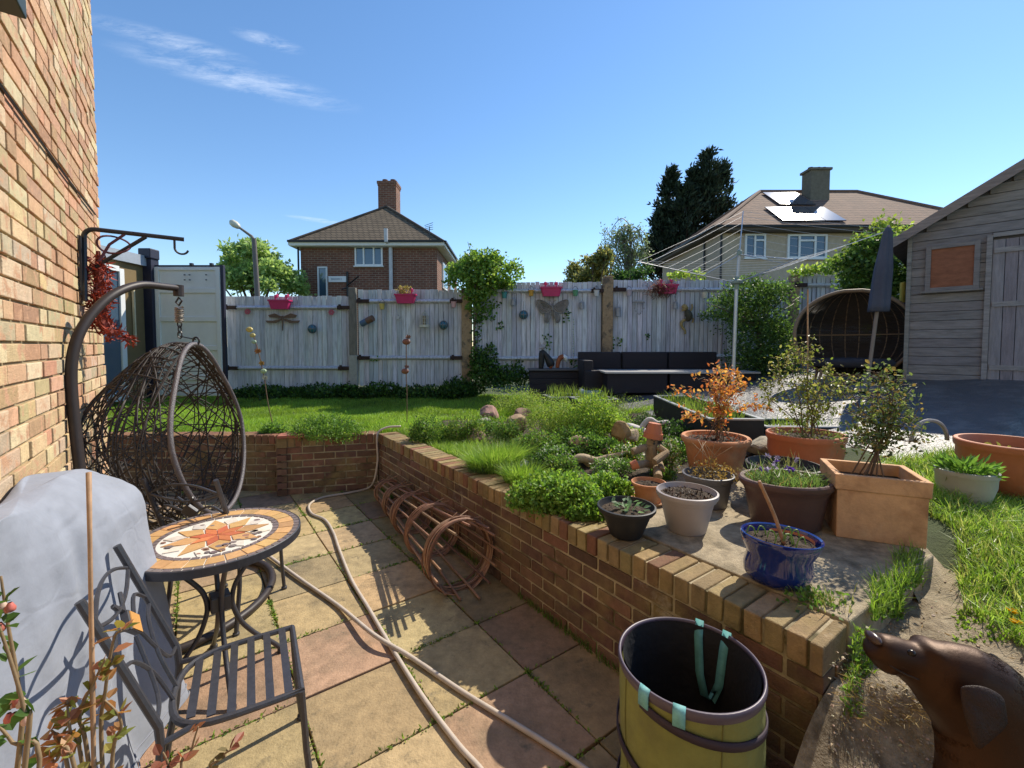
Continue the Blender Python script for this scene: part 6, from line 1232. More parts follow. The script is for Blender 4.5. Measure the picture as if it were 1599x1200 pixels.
# rubber mat, wire hoop, stone behind pots
p = at(1500, 812, 2.55); c = np.array([p[0], 2.55, .67]); mb = MB(); o_ = [(-.20, .10, .10), (-.08, .02, .03), (.08, -.10, .01), (.16, -.10, .015), (.17, -.03, .01), (.05, .10, .02), (-.1, .16, .07)]
mb.prism([c + np.array(v) for v in o_], (0, 0, .012)); tag(ob('rubber_flap', mb, BLKP, loc=c), 'torn black rubber sheet lying on the grass under the pale grey pot', 'rubber sheet')
mb = MB(); p = at(1452, 678, 3.2); t = np.linspace(0, math.pi, 20); mb.tube(np.stack([p[0] + .15 * np.cos(t), p[1] + .02 * np.cos(t), p[2] - .05 + .15 * np.sin(t)], 1), .014, 7); tag(ob('hoop_handle', mb, mat('grey_hoop', (.26, .25, .25), .5), loc=p), 'grey bowed handle rising behind the square planter', 'handle')
def rock(px, py, w_px, label, col=(.36, .25, .20), Yd=None, hs=.75, dz=.03, group='rocks in the rockery', sq_=1.0):
    g = gp(px, py) if Yd is None else at(px, py, Yd); rr = w_px / 2 / F * g[1] * 1.2
    bm = bmesh.new(); bmesh.ops.create_icosphere(bm, subdivisions=3, radius=1.0); V = np.array([v.co[:] for v in bm.verts]); Fc = np.array([[v.index for v in f.verts] for f in bm.faces]); bm.free()
    off = rng.uniform(-50, 50, 3); dirs = rng.normal(size=(9, 3)); dirs /= np.linalg.norm(dirs, axis=1)[:, None]; cut = rng.uniform(.5, .85, 9)
    for d_, k_ in zip(dirs, cut):
        e = V @ d_ - k_; V = V - np.where(e > 0, e, 0)[:, None] * d_ * .9
    V = V * (1 + np.array([.10 * noise.noise(Vector(v * 1.6 + off)) + .04 * noise.noise(Vector(v * 5 + off)) for v in V]))[:, None]
    V = V * np.array([rr, rr * sq_, rr * hs]) + g + (0, 0, rr * hs * .45 + dz); mb = MB(); mb.add(V, [Fc]); o_ = tag(ob('rock', mb, mat('rock_stone', col, .9, var=.3, vs=14, bump=.8, bs=60, col2=tuple(np.array(col) * .45), s2=9), loc=g, smooth=True), label, 'rock', group); o_.modifiers.new('edges', 'EDGE_SPLIT').split_angle = R(20); return o_
rock(765, 655, 30, 'reddish brown rock highest in the rockery left of centre', (.34, .20, .16)); rock(757, 668, 20, 'pale rock just under the reddish brown rock', (.36, .33, .27)); rock(741, 690, 30, 'pinkish brown rock beside the grass tuft', (.38, .24, .20))
rock(806, 676, 30, 'tan brown upright rock among the leafy plants', (.33, .23, .14), hs=1.0, dz=.05); rock(817, 655, 24, 'brown rock half hidden by leaves right of the reddish rock', (.27, .17, .12)); rock(970, 700, 26, 'golden brown leaning rock left of the pot headed figure', (.36, .25, .12), hs=1.4, dz=.07)
rock(817, 735, 18, 'white rounded stone at the edge of the leafy mat', (.55, .53, .52)); rock(800, 712, 18, 'grey flat stone behind the grass tuft', (.40, .38, .37), hs=.5); rock(690, 680, 16, 'small brown stone under the low shrub', (.26, .2, .15)); rock(708, 690, 15, 'small dark stone below the low shrub at the bed edge', (.24, .18, .14)); rock(890, 690, 22, 'brown stone deep among the plants in mid bed', (.28, .19, .12)); rock(1200, 716, 62, 'large flat tan stone between the two terracotta pots', (.38, .33, .24), hs=.55); rock(905, 712, 30, 'tan broken stone right of the tan driftwood in mid rockery', (.38, .29, .18), dz=.07); rock(945, 716, 24, 'pale broken stone between driftwood and figure', (.42, .36, .26), dz=.06); rock(988, 700, 26, 'buff broken stone under the white driftwood', (.40, .32, .21), dz=.08); rock(845, 690, 16, 'small tan stone between leaf clumps', (.34, .26, .16)); rock(592, 612, 12, 'small white stone under the fence right of the concrete spur', (.6, .6, .6), Yd=8.9); rock(608, 614, 13, 'second small white stone under the fence beside the first', (.58, .56, .56), Yd=8.9)
g = gp(634, 676); mb = MB(); t = np.linspace(-1.57, 1.57, 10); mb.lathe(np.stack([.033 * np.cos(t) + 1e-4, .033 * np.sin(t) + .03], 1), g, 16); tag(ob('ball', mb, mat('tennis_yellow', (.42, .46, .10), .9, var=.1, bump=.4, bs=200), loc=g, smooth=True), 'yellow green ball lying by the wall corner on the lawn', 'ball')
# driftwood
DW = mat('driftwood', (.40, .31, .20), .8, var=.3, vs=18, bump=.6, bs=50); WDW = mat('bleached_driftwood', (.58, .53, .50), .8, var=.15, vs=10, bump=.4)
g = gp(925, 728); Y_ = g[1]; mb = MB(); mb.tube(smoothpath([q(884, 728), q(905, 716), q(930, 720), q(945, 716), q(965, 711), q(982, 705)], 4), [.02, .026, .03, .034, .038, .04, .04, .036, .032, .03, .028, .027, .026, .025, .024, .023, .021, .019, .018, .015, .008], 9); mb.tube(smoothpath([q(915, 722), q(925, 734), q(915, 740)], 4), .02, 8); tag(ob('driftwood', mb, DW, loc=g, smooth=True), 'tan twisted driftwood lying behind the leafy mat of plants', 'driftwood')
g = gp(1010, 690); Y_ = g[1] + .1; mb = MB(); mb.tube(smoothpath([q(978, 668), q(1000, 674), q(1025, 684), q(1045, 694), q(1056, 690)], 4), [.05, .055, .058, .055, .052, .05, .05, .052, .055, .055, .05, .045, .04, .035, .03, .025, .015], 10); mb.tube(smoothpath([q(1000, 672), q(1008, 660), q(1016, 655), q(1028, 662), q(1042, 660), q(1044, 668)], 4), [.028, .027, .026, .026, .025, .024, .024, .024, .024, .025, .025, .026, .027, .028, .028, .027, .026, .025, .024, .02, .012], 9)
tag(ob('driftwood', mb, WDW, loc=g, smooth=True), 'bleached white driftwood root in front of the long black planter', 'driftwood')
# wooden figure with a pot hat
g = gp(1017, 740); g[2] = max(g[2], .66); Y_ = g[1]; root = thing('pot_figure', 'wooden log figure with a terracotta pot for a hat sitting in the rockery', 'garden figure', tuple(g)); LOG = mat('log_wood', (.30, .215, .125), .8, var=.35, vs=20, bump=.6, stretch=(2, 2, .6))
def lg(name, a, b, r_, m=LOG, rr=None):
    mb = MB(); a, b = np.array(a), np.array(b); mb.tube([a, a + (b - a) * .1, a + (b - a) * .9, b], [r_ * .93, r_, r_, r_ * .93], 12); return ob(name, mb, m, root)
lg('torso', q(1018, 730), q(1017, 695), .047); lg('arm', q(1008, 699, -.03), q(988, 706, -.06), .028); lg('arm', q(1028, 698, -.03), q(1042, 708, -.06), .028); lg('forearm', q(1042, 707, -.06), q(1022, 722, -.14), .028); lg('leg', q(1010, 724, -.04), q(990, 727, -.2), .03); lg('leg', q(1026, 730, -.04), q(1028, 746, -.22), .032); lg('leg', q(1030, 722), q(1034, 735, -.14), .025)
hd = lg('head', q(1018, 696), q(1020, 681), .043)
mb = MB()
for x, z, r_ in ((-.016, .012, .008), (.016, .012, .008), (0, -.006, .006), (0, -.022, .009)): mb.box(q(1019, 687) + (x, -.044, z), (r_ * 2, .006, r_ * (2 if z > 0 else 1.2)))
ob('face', mb, MT['black'], hd)
hc = q(1020, 682); mb = MB(); mb.lathe([(0, .105), (.048, .105), (.066, .03), (.072, .03), (.074, -.012), (.064, -.012), (.055, .02)], hc, 24, tilt=Matrix.Rotation(R(8), 3, 'Y')); ob('pot_hat', mb, MT['terra2'], root)
g2 = q(990, 727, -.2); mb = MB(); mb.lathe([(0, -.02), (.03, -.02), (.036, .03), (.03, .03), (0, .0)], g2, 16, tilt=Matrix.Rotation(R(70), 3, 'Y')); ob('pot_foot', mb, MT['terra2'], root)

# ------------------------------------------------------------------ dog
hY = 1.02
def dq(px, py, dY=0.): return at(px, py, hY + dY)
root = thing('dog', 'chocolate brown labrador looking towards the pots at the lower right corner', 'dog', (1.25, .85, .3))
def loft(mb, secs, n=20):
    """secs: (centre, half width, half height, forward); rings perpendicular to the spine"""
    V = []
    for k, (c, wd, hh, *r_) in enumerate(secs):
        c = np.array(c); a = np.array(secs[max(k - 1, 0)][0]); b = np.array(secs[min(k + 1, len(secs) - 1)][0]); t = (b - a) / np.linalg.norm(b - a)
        sd_ = SIDE - t * (SIDE @ t); sd_ /= np.linalg.norm(sd_); u = np.cross(sd_, t); u = u if u[2] > 0 else -u
        for i in range(n):
            an = 2 * math.pi * i / n; V.append(c + sd_ * wd * math.cos(an) + u * hh * math.sin(an))
    m = len(secs); i = np.arange(m - 1)[:, None]; j = np.arange(n)[None]; j2 = (j + 1) % n
    mb.add(np.array(V), [np.stack([i * n + j, i * n + j2, (i + 1) * n + j2, (i + 1) * n + j], -1).reshape(-1, 4), np.array([list(range(n))[::-1], list(range((m - 1) * n, m * n))])])
N0 = dq(1366, 1003, .06); HD = dq(1500, 1062, .02); NK = dq(1640, 1190, -.02)
fw = HD - N0; SIDE = np.cross(fw, [0, 0, 1.]); SIDE /= np.linalg.norm(SIDE); SIDE = SIDE * (1 if SIDE[1] > 0 else -1)
mb = MB()
PH = hY / F * .93
def hs_(px, py, hh, wd, dY=0.): return (dq(px, py, dY), wd, hh * PH)
muzzle = [hs_(1362, 1005, 17, .024, .05), hs_(1366, 1008, 24, .032, .05), hs_(1376, 1014, 29, .037, .048), hs_(1392, 1021, 32, .039, .045), hs_(1410, 1028, 33, .039, .04), hs_(1426, 1036, 38, .043, .035), hs_(1442, 1042, 50, .054, .03), hs_(1462, 1052, 62, .064, .02), hs_(1488, 1066, 74, .071, .01), hs_(1515, 1084, 82, .074, .0), hs_(1540, 1110, 86, .074, -.01), hs_(1556, 1146, 88, .075, -.02), hs_(1566, 1190, 92, .08, -.03), hs_(1574, 1250, 104, .09, -.04), hs_(1590, 1330, 124, .11, -.05), hs_(1640, 1430, 140, .12, -.06)]
loft(mb, muzzle); SIDE_H = SIDE.copy()
def ell(mb, c, r_, n=14):
    t = np.linspace(-1.57, 1.57, n); mb.lathe(np.stack([np.cos(t) * r_[0] + 1e-4, np.sin(t) * r_[2]], 1), c, n * 2, sy=r_[1] / r_[0])
ell(mb, dq(1452, 1014, .03), (.030, .046, .022)); ell(mb, dq(1382, 1034, .046), (.026, .038, .021)); ell(mb, dq(1470, 1075, .02), (.05, .06, .045))
# body: chest and trunk running off to the right, legs
ch = np.array([1.52, .80, .62]); 
SIDE = np.array([0.1, 1., 0.]); SIDE /= np.linalg.norm(SIDE)
loft(mb, [(np.array([1.28, .97, .74]), .10, .15), (np.array([1.36, .94, .70]), .115, .17), (np.array([1.46, .90, .64]), .125, .19), (np.array([1.66, .86, .63]), .13, .18), (np.array([1.86, .82, .65]), .115, .145), (np.array([2.04, .78, .66]), .11, .14), (np.array([2.14, .77, .64]), .08, .11), (np.array([2.19, .76, .62]), .03, .04)])
for sx_, lx_ in ((.07, 1.43), (-.07, 1.43)):
    mb.tube(smoothpath([(lx_ + .02, .90 + sx_, .60), (lx_, .90 + sx_, .48), (lx_ + .01, .90 + sx_ * .9, .38), (lx_ - .005, .90 + sx_ * .9, .33)], 4), np.interp(np.linspace(0, 1, 13), [0, .4, .8, 1], [.06, .038, .028, .03]), 12); ell(mb, (lx_ - .03, .90 + sx_ * .9, .325), (.05, .034, .026))
    hx = 2.08; mb.tube(smoothpath([(hx - .02, .78 + sx_, .62), (hx - .05, .78 + sx_ * 1.1, .50), (hx + .07, .78 + sx_, .42), (hx + .05, .78 + sx_, .33)], 4), np.interp(np.linspace(0, 1, 13), [0, .35, .7, 1], [.085, .055, .028, .03]), 12); ell(mb, (hx + .01, .78 + sx_, .325), (.055, .034, .026))
mb.tube(smoothpath([(2.15, .77, .68), (2.26, .75, .60), (2.34, .73, .50)], 4), np.linspace(.032, .014, 9), 10)
FUR = mat('chocolate_fur', (.019, .0078, .0045), .5, var=.25, vs=10, bump=.08, bs=170, spec=.45)
FUR.node_tree.nodes['Principled BSDF'].inputs['Specular Tint'].default_value = (1, .62, .42, 1)
EARM = mat('ear_fur', (.026, .0108, .0058), .55, var=.35, vs=22, bump=.4, bs=190, spec=.3)
d_ob = ob('body', mb, FUR, root, smooth=True); rm = d_ob.modifiers.new('fuse', 'REMESH'); rm.mode = 'VOXEL'; rm.voxel_size = .006; rm.use_smooth_shade = True; sm_ = d_ob.modifiers.new('soft', 'SMOOTH'); sm_.factor = .5; sm_.iterations = 6
hm_ = MB(); k = 60000; sec = muzzle; cs = np.array([s_[0] for s_ in sec]); ws = np.array([s_[1] for s_ in sec]); hs2 = np.array([s_[2] for s_ in sec]); L_ = np.r_[0, np.cumsum(np.linalg.norm(np.diff(cs, axis=0), axis=1))]; u = rng.uniform(L_[1], L_[-3], k)
cc = np.stack([np.interp(u, L_, cs[:, i]) for i in range(3)], 1); tt = np.stack([np.interp(u, (L_[:-1] + L_[1:]) / 2, np.diff(cs, axis=0)[:, i] / np.diff(L_)) for i in range(3)], 1); tt /= np.linalg.norm(tt, axis=1)[:, None]
sd_ = SIDE_H - tt * (tt @ SIDE_H)[:, None]; sd_ /= np.linalg.norm(sd_, axis=1)[:, None]; uu = np.cross(sd_, tt); uu *= np.sign(uu[:, 2:3]); an = rng.uniform(0, 6.28, k); nr = sd_ * np.cos(an)[:, None] + uu * np.sin(an)[:, None]
P = cc + sd_ * (np.interp(u, L_, ws) * np.cos(an))[:, None] + uu * (np.interp(u, L_, hs2) * np.sin(an))[:, None] - nr * .0015
hm_.leaves(P, tt + nr * .10 + rng.normal(0, .035, (k, 3)) - np.array([0, 0, .15]), rng.uniform(.006, .012, k), .0008, np.array([(.034, .0135, .0065)]) * rng.uniform(.5, 1.6, (k, 1)), nrm=nr)
FURA = mat('short_fur', attr=True, rough=.45, var=0, spec=.5); FURA.node_tree.nodes['Principled BSDF'].inputs['Specular Tint'].default_value = (1, .62, .42, 1)
struct(ob('short_coat', hm_, FURA, root), 'stuff')
def ear(name, pts, thick, off):
    mb = MB(); P = np.array([dq(x, y, d_) for x, y, d_ in pts]); n = len(P); cen = P.mean(0) + np.array([-.004, -.006, 0])
    V = [cen] ; 
    ring_ = [P]; mid = cen + (P - cen) * .6 + np.array([-.003, -.006, 0]); V = np.vstack([[cen], mid, P]); fs = [(0, 1 + i, 1 + (i + 1) % n) for i in range(n)]; f4 = [(1 + i, 1 + n + i, 1 + n + (i + 1) % n, 1 + (i + 1) % n) for i in range(n)]
    mb.add(V, fs + f4); o = ob(name, mb, EARM, root, smooth=True); s_ = o.modifiers.new('thick', 'SOLIDIFY'); s_.thickness = thick * .45; s_.offset = off; o.modifiers.new('sub', 'SUBSURF').render_levels = 2; return o
ear('ear', [(1498, 1074, -.074), (1502, 1070, -.076), (1530, 1068, -.082), (1558, 1080, -.088), (1568, 1090, -.092), (1570, 1094, -.096), (1574, 1122, -.100), (1574, 1132, -.102), (1566, 1142, -.106), (1540, 1164, -.110), (1530, 1172, -.111), (1522, 1168, -.110), (1512, 1140, -.104), (1502, 1106, -.090)], .012, 0)
ear('ear', [(1540, 1016, .06), (1555, 1022, .075), (1568, 1034, .085), (1578, 1050, .09), (1582, 1070, .10), (1568, 1060, .09), (1552, 1040, .07)], .01, 0)
mb = MB(); ell(mb, dq(1364, 996, .05), (.012, .024, .012)); ob('nose', mb, mat('nose_leather', (.045, .022, .018), .3, var=.2, spec=.6), root, smooth=True)
for px, py, dY in ((1424, 1020, -.012), (1436, 1000, .078)):
    mb = MB(); ell(mb, dq(px, py, dY), (.0085, .008, .0075)); ob('eye', mb, mat('dark_eye', (.012, .007, .005), .25, spec=.3), root, smooth=True)
mb = MB(); mb.tube(smoothpath([dq(1368, 1018, .034), dq(1386, 1036, .018), dq(1408, 1050, .006), dq(1436, 1062, -.012)], 4), .0018, 6); ob('mouth', mb, mat('dark_lip', (.015, .008, .006), .5), root, smooth=True)

# ------------------------------------------------------------------ planting helpers
def blobs_leaves(mb, blobs, n, L, cols, wl=.5, shell=.45, up=.25, low=-.25, cl=.0, droop=.0, vary=.35):
    wts = np.array([b[1][0] * b[1][1] + b[1][0] * b[1][2] for b in blobs]); wts = wts / wts.sum()
    for (c, r_), w_ in zip(blobs, wts):
        k = max(8, int(n * w_)); D = rng.normal(size=(k * 2, 3)); D /= np.linalg.norm(D, axis=1)[:, None]; D = D[D[:, 2] > low][:k]; k = len(D)
        rad = rng.uniform(shell, 1.0, k) ** .6
        lump = 1 + .16 * np.sin(D[:, 0] * 7 + c[0] * 5) * np.cos(D[:, 1] * 6 + D[:, 2] * 5 + c[1])
        P = np.asarray(c) + D * (rad * lump)[:, None] * np.asarray(r_) + rng.normal(0, L * .4, (k, 3))
        T = D * .7 + rng.normal(size=(k, 3)) * .7 + np.array([0, 0, up])
        cc = np.array([cols[q_] for q_ in rng.integers(len(cols), size=k)]) * rng.uniform(1 - vary, 1 + vary, (k, 1))
        mb.leaves(P, T, rng.uniform(.6, 1.25, k) * L, rng.uniform(.8, 1.2, k) * wl * L, cc, nrm=D, droop=droop)
def broken(bl, k, f0=.22, f1=.42):
    o_ = []
    for c, r_ in bl:
        r_ = np.asarray(r_)
        for _ in range(k):
            d = rng.normal(size=3); d /= np.linalg.norm(d); o_.append((np.asarray(c) + d * r_ * rng.uniform(.25, 1.0), r_ * rng.uniform(f0, f1)))
    return o_
def clump(name, label, px, py, wpx, hpx, n, Lm, cols, wl=.5, depth=1.0, cat='plant', group=None, lumps=5, sprigs=0, leafmat='leaf', dz=0., sit=.35, Yf=None):
    g = gp(px, py) if Yf is None else at(px, py, Yf); Y_ = g[1]; rx = wpx / 2 / F * Y_; rz = hpx / F * Y_ * .66
    g = g + np.array([0, rx * depth * .4, dz]); g[2] = gz(g[0], g[1]) + dz
    bl = [(g + (0, 0, rz * sit), (rx * .8, rx * depth * .8, rz))]
    for k in range(lumps):
        a = rng.uniform(0, 6.28); q_ = rng.uniform(.35, .65); bl.append((g + (rx * q_ * math.cos(a), rx * depth * q_ * math.sin(a), rz * rng.uniform(.1, .5)), (rx * rng.uniform(.3, .5), rx * depth * rng.uniform(.3, .5), rz * rng.uniform(.5, .8))))
    lm = MB(); blobs_leaves(lm, bl, int(n * 1.7), Lm, cols, wl)
    sm = MB()
    for k in range(14 + sprigs):
        a = rng.uniform(0, 6.28); e = g + (rx * .7 * math.cos(a), rx * depth * .7 * math.sin(a), rz * rng.uniform(.5, 1.25 if k >= 14 else .9)); sm.tube([g + (rng.normal(0, rx * .15), rng.normal(0, rx * .1), -.02), (g + e) / 2 + (0, 0, .03), e], .0022, 4, col=(.10, .12, .04))
        if k >= 14: lm.leaves(e + rng.normal(0, Lm * .8, (7, 3)), rng.normal(size=(7, 3)) + (0, 0, .8), Lm, Lm * wl, np.array([cols[0]]) * rng.uniform(.8, 1.4, (7, 1)))
    return plant(name, label, g, lm, sm, cat, leafmat)
LG = [(.20, .33, .055), (.25, .37, .08), (.15, .28, .045)]; MG = [(.11, .22, .04), (.14, .26, .055), (.085, .175, .035)]; DK = [(.04, .09, .02), (.055, .12, .03), (.035, .075, .02)]; YG = [(.27, .36, .07), (.32, .38, .11), (.22, .32, .06)]; OG = [(.15, .19, .05), (.12, .15, .04), (.20, .20, .07)]

# ------------------------------------------------------------------ rockery plants
clump('creeping_shrub', 'low green creeping shrub spilling over the short brick wall', 505, 688, 150, 44, 3600, .028, MG + LG[:1], .55, .55, lumps=9)
clump('ivy_trail', 'pale green ivy tuft hanging over the coping beside the red corner tile', 425, 683, 52, 26, 420, .03, MG, .7, .5)
clump('low_shrub', 'low dark and yellow shrub at the left end of the rockery', 668, 696, 78, 52, 1900, .026, MG + YG[:1] + DK[:1], .5, .8, lumps=7)
clump('low_shrub', 'low bushy shrub with yellowing leaves left of the pinkish rock', 722, 694, 66, 54, 1700, .026, MG + OG[:1] + YG[:1], .5, .8, lumps=7)
clump('mound_plant', 'yellow green mounded plant farthest back in the rockery before the planters', 812, 650, 126, 50, 3800, .026, YG + LG, .45, .8, lumps=9, sprigs=4)
clump('feathery_plant', 'light feathery green plant in the middle of the rockery', 862, 684, 118, 76, 4600, .022, LG + YG, .42, .8, lumps=9, sprigs=6)
clump('mound_plant', 'bright green rounded mound plant left of the white driftwood', 930, 690, 112, 72, 5200, .024, LG + YG[:1], .6, .85, lumps=5, sit=.5)
clump('leafy_filler', 'dark green leafy plant below the feathery plant', 845, 712, 96, 40, 1700, .026, MG + OG[:1], .5, .7, lumps=6)
clump('leafy_filler', 'green leafy plant under the bright rounded mound', 925, 720, 100, 40, 1600, .032, MG + DK[:1], .7, .6, lumps=6)
clump('leafy_filler', 'mixed green plant between the reddish rock and the feathery plant', 790, 694, 64, 44, 1200, .026, MG + OG[:1], .5, .7, lumps=5)
clump('leafy_filler', 'small green plant in front of the tan upright rock', 815, 718, 56, 30, 700, .024, LG + OG[:1], .5, .7)
clump('leafy_mat', 'thick mat of round bright green leaves spilling over the brick coping', 876, 802, 190, 68, 6200, .026, LG + MG[:2], .85, .62, lumps=12, sit=.3)
clump('leafy_mat', 'round green leaves at the right end of the thick mat behind the black pot', 950, 786, 100, 46, 2000, .026, LG + MG[:1], .85, .6, lumps=6)
clump('leafy_mat', 'lower tail of round green leaves hanging over the wall beside the black pot', 925, 822, 92, 40, 1500, .026, MG + LG[:1], .85, .5, lumps=5)
clump('variegated_plant', 'white and green variegated plant behind the tan driftwood', 870, 726, 70, 32, 800, .026, MG + [(.42, .46, .36)], .65, .6)
clump('variegated_plant', 'white and yellow variegated plant beside the pot headed figure', 985, 726, 62, 36, 800, .026, MG + [(.45, .46, .38), (.36, .38, .08)], .65, .6)
clump('variegated_plant', 'cream flecked plant between figure and the orange leaved pot', 1048, 738, 46, 62, 900, .024, MG + [(.46, .46, .40), (.25, .2, .08)], .6, .6)
clump('wispy_plant', 'pale wispy stems growing before the long black planter', 985, 655, 90, 44, 700, .02, LG + YG, .4, .7, lumps=4, sprigs=14)
clump('wispy_plant', 'green wispy weeds in front of the small seedling planters', 905, 640, 120, 34, 1000, .022, MG + LG, .4, .6, lumps=6, sprigs=14)
clump('dark_plant', 'dark leafy plant at the foot of the long black planter', 1050, 690, 80, 36, 700, .03, DK, .6, .6)
for k, (x, y, w_, h_, n, L_, cs, lb) in enumerate(((880, 742, 70, 30, 800, .024, MG + OG[:1], 'small green plant left of the tan driftwood'), (960, 742, 80, 26, 900, .024, MG + [(.42, .44, .3)], 'flecked green plant between driftwood and the pot headed figure'), (1060, 720, 60, 40, 900, .024, MG + DK[:1], 'green plant hugging the left side of the orange leaved pot'), (990, 700, 70, 34, 900, .026, LG + OG[:1], 'light green plant in front of the white driftwood'), (905, 700, 90, 36, 1300, .026, MG + LG[:1], 'dense green plant right of the feathery plant'), (760, 680, 60, 34, 900, .024, MG + LG[:1], 'green plant spreading around the reddish brown rock'), (845, 735, 60, 26, 600, .024, DK + MG[:1], 'dark creeping plant behind the grass tuft'), (1040, 752, 50, 22, 500, .022, MG + OG[:1], 'small weeds under the pot headed figure'), (880, 655, 130, 36, 2200, .024, LG + MG[:1], 'tall light green plant in front of the seedling planters'), (955, 672, 90, 40, 1800, .024, LG, 'light green plant right behind the bright rounded mound'), (1010, 672, 60, 30, 700, .024, DK + MG[:1], 'dark green plant behind the white driftwood'))):
    clump('bed_plant', lb, x, y, w_, h_, n, L_, cs, .55, .7, lumps=6, sprigs=8)
# grass tufts
def tuft(label, px, py, wpx, hpx, n, cols, name='grass_tuft', lean=.9):
    g = gp(px, py); Y_ = g[1]; rx = wpx / 2 / F * Y_; hh = hpx / F * Y_; a = rng.uniform(0, 6.28, n); r_ = rx * .75 * np.sqrt(rng.uniform(0, 1, n)); P = np.stack([g[0] + r_ * np.cos(a), g[1] + r_ * np.sin(a) * .8, 0 * a], 1); P[:, 2] = gz(P[:, 0], P[:, 1]) - .01
    Ld = np.stack([np.cos(a), np.sin(a), 0 * a], 1) * (r_ / rx)[:, None] * lean + rng.normal(0, .25, (n, 3)) * (1, 1, 0)
    mb = MB(); mb.blades(P, rng.uniform(.6, 1.15, n) * hh, .0055, Ld, np.array([cols[q_] for q_ in rng.integers(len(cols), size=n)]) * rng.uniform(.7, 1.3, (n, 1))); return tag(ob(name, mb, MT['leaf'], loc=g), label, 'grass')
tuft('dense bright green grass tuft overhanging the coping in front of the rocks', 775, 737, 100, 46, 2600, LG)
tuft('lower bright green grass tuft on the wall between tuft and leafy mat', 815, 758, 60, 40, 900, LG)
tuft('spiky grey green tuft at the coping edge below the big grass tuft', 752, 745, 44, 26, 420, [(.12, .18, .08), (.10, .15, .07)])

# ------------------------------------------------------------------ lawn grass
def grass(name, P, h, wd, cols, lean=.7):
    k = len(P); cc = np.array([cols[q_] for q_ in rng.integers(len(cols), size=k)]) * rng.uniform(.65, 1.3, (k, 1)); pat = 1 + .25 * np.sin(P[:, 0] * 2.3 + 1) * np.sin(P[:, 1] * 2.9) ; mb = MB(); mb.blades(P, h, wd, lean, cc * pat[:, None]); return struct(ob(name, mb, MT['leaf'], loc=P[0]), 'stuff')
n = 190000; X = rng.uniform(-8, 2.2, n); Yg = 4.95 + 4.25 * rng.uniform(0, 1, n) ** 1.25; A2, T2_ = behind(X, Yg)
isoil = (X > -1.0) & (Yg < 6.3) & ~((A2 < .75) & (X < .1)); iter_ = ((Yg > 6.6) & (X > .6))
k = ((A2 > .235) | ((T2_ < 0) & (Yg > 5.12))) & ~isoil & ~iter_ & ~((X > -1.2) & (X < -.75) & (Yg > 6.7) & (Yg < 7.0) & (rng.uniform(size=n) < .8)); X, Yg = X[k], Yg[k]
P = np.stack([X, Yg, gz(X, Yg) - .004], 1); long = ss(6.0, 5.0, Yg); hh = rng.uniform(.035, .075, len(X)) * (1 + .9 * long * (X > -1.6)); grass('grass', P, hh, .0065, [(.25, .40, .06), (.30, .44, .085), (.19, .34, .05), (.17, .31, .045)])
n = 9000; s_ = rng.uniform(0, 1.9, n); o_ = .235 + np.abs(rng.normal(0, .22, n)); X = PW_A[0] + WD[0] * s_ + WN[0] * o_; Yg = PW_A[1] + WD[1] * s_ + WN[1] * o_; P = np.stack([X, Yg, gz(X, Yg) - .005], 1); grass('grass_verge', P, rng.uniform(.04, .11, n), .006, LG)
n = 42000; X = rng.uniform(1.9, 4.2, n); Yg = rng.uniform(1.2, 3.3, n); e_ = (X - 2.12) - np.clip((Yg - 2.0) * .42, -.3, 1.2) - .10 * np.sin(Yg * 6) + np.where(Yg < 1.9, (1.9 - Yg) * .45, 0); k = (e_ > 0) & (e_ < 2.0); X, Yg = X[k], Yg[k]
def gz2(X, Y):
    lp = lower_path(X, Y); z = gz(X, Y); z2 = np.minimum(z, .30 + .19 * ss(1.30, 1.46, Y + .04 * np.sin(9 * X)) + .015 * np.sin(5 * X + 3 * Y) + .17 * ss(1.75, 2.4, X) * ss(1.2, 2.0, Y)); return np.where(lp > .04, z2, z)
P = np.stack([X, Yg, gz2(X, Yg) - .006], 1); grass('tall_grass', P, rng.uniform(.03, .12, len(X)), .0055, LG + [(.34, .38, .12)], lean=1.1)

# ------------------------------------------------------------------ plants along the fence, ivy and climbers
for k, (x, y, wd, hh, lb) in enumerate(((410, 618, 80, 26, 'dark leafy weeds at the fence foot by the container door'), (490, 616, 90, 28, 'dark leafy weeds under the lowest fence bay'), (540, 612, 40, 30, 'dark leafy weeds left of the concrete spur'), (592, 618, 60, 34, 'dark leafy weeds right of the concrete spur'), (660, 612, 90, 28, 'dark leafy weeds below the fence bay with the feeder cage'), (716, 606, 50, 46, 'dark leafy weeds beside the ivy covered post'))):
    clump('weeds', lb, x, y + 4, wd * 1.5, hh * .8, 1500, .06, DK + MG[:1], .7, .5, lumps=7, leafmat='leaf', group='weeds along the fence foot', Yf=8.85)
def fence_leaves(lm, px0, px1, py0, py1, n, L, cols, y0=FY - .18, y1=FY - .02):
    px = rng.uniform(px0, px1, n); py = rng.uniform(py0, py1, n); Yv = rng.uniform(y0, y1, n); P = np.array([at(a, b, c_) for a, b, c_ in zip(px, py, Yv)]); T = rng.normal(size=(n, 3)) + (0, -.2, -.3)
    lm.leaves(P, T, rng.uniform(.6, 1.2, n) * L, rng.uniform(.7, 1.0, n) * L, np.array([cols[q_] for q_ in rng.integers(len(cols), size=n)]) * rng.uniform(.6, 1.3, (n, 1)), nrm=np.tile((0, -1., .3), (n, 1)))
fb = lambda x, y, rx, ry, dY=0., ryy=.4: (at(x, y, FY + dY), (rx * PXM, ryy, ry * PXM))
lm, sm = MB(), MB(); ivb = [fb(758, 430, 50, 34, -.05, .5), fb(730, 440, 30, 30, 0), fb(785, 437, 28, 20, 0), fb(745, 408, 30, 20), fb(770, 412, 24, 16), fb(722, 425, 18, 20), fb(750, 462, 34, 20, -.2, .25)]
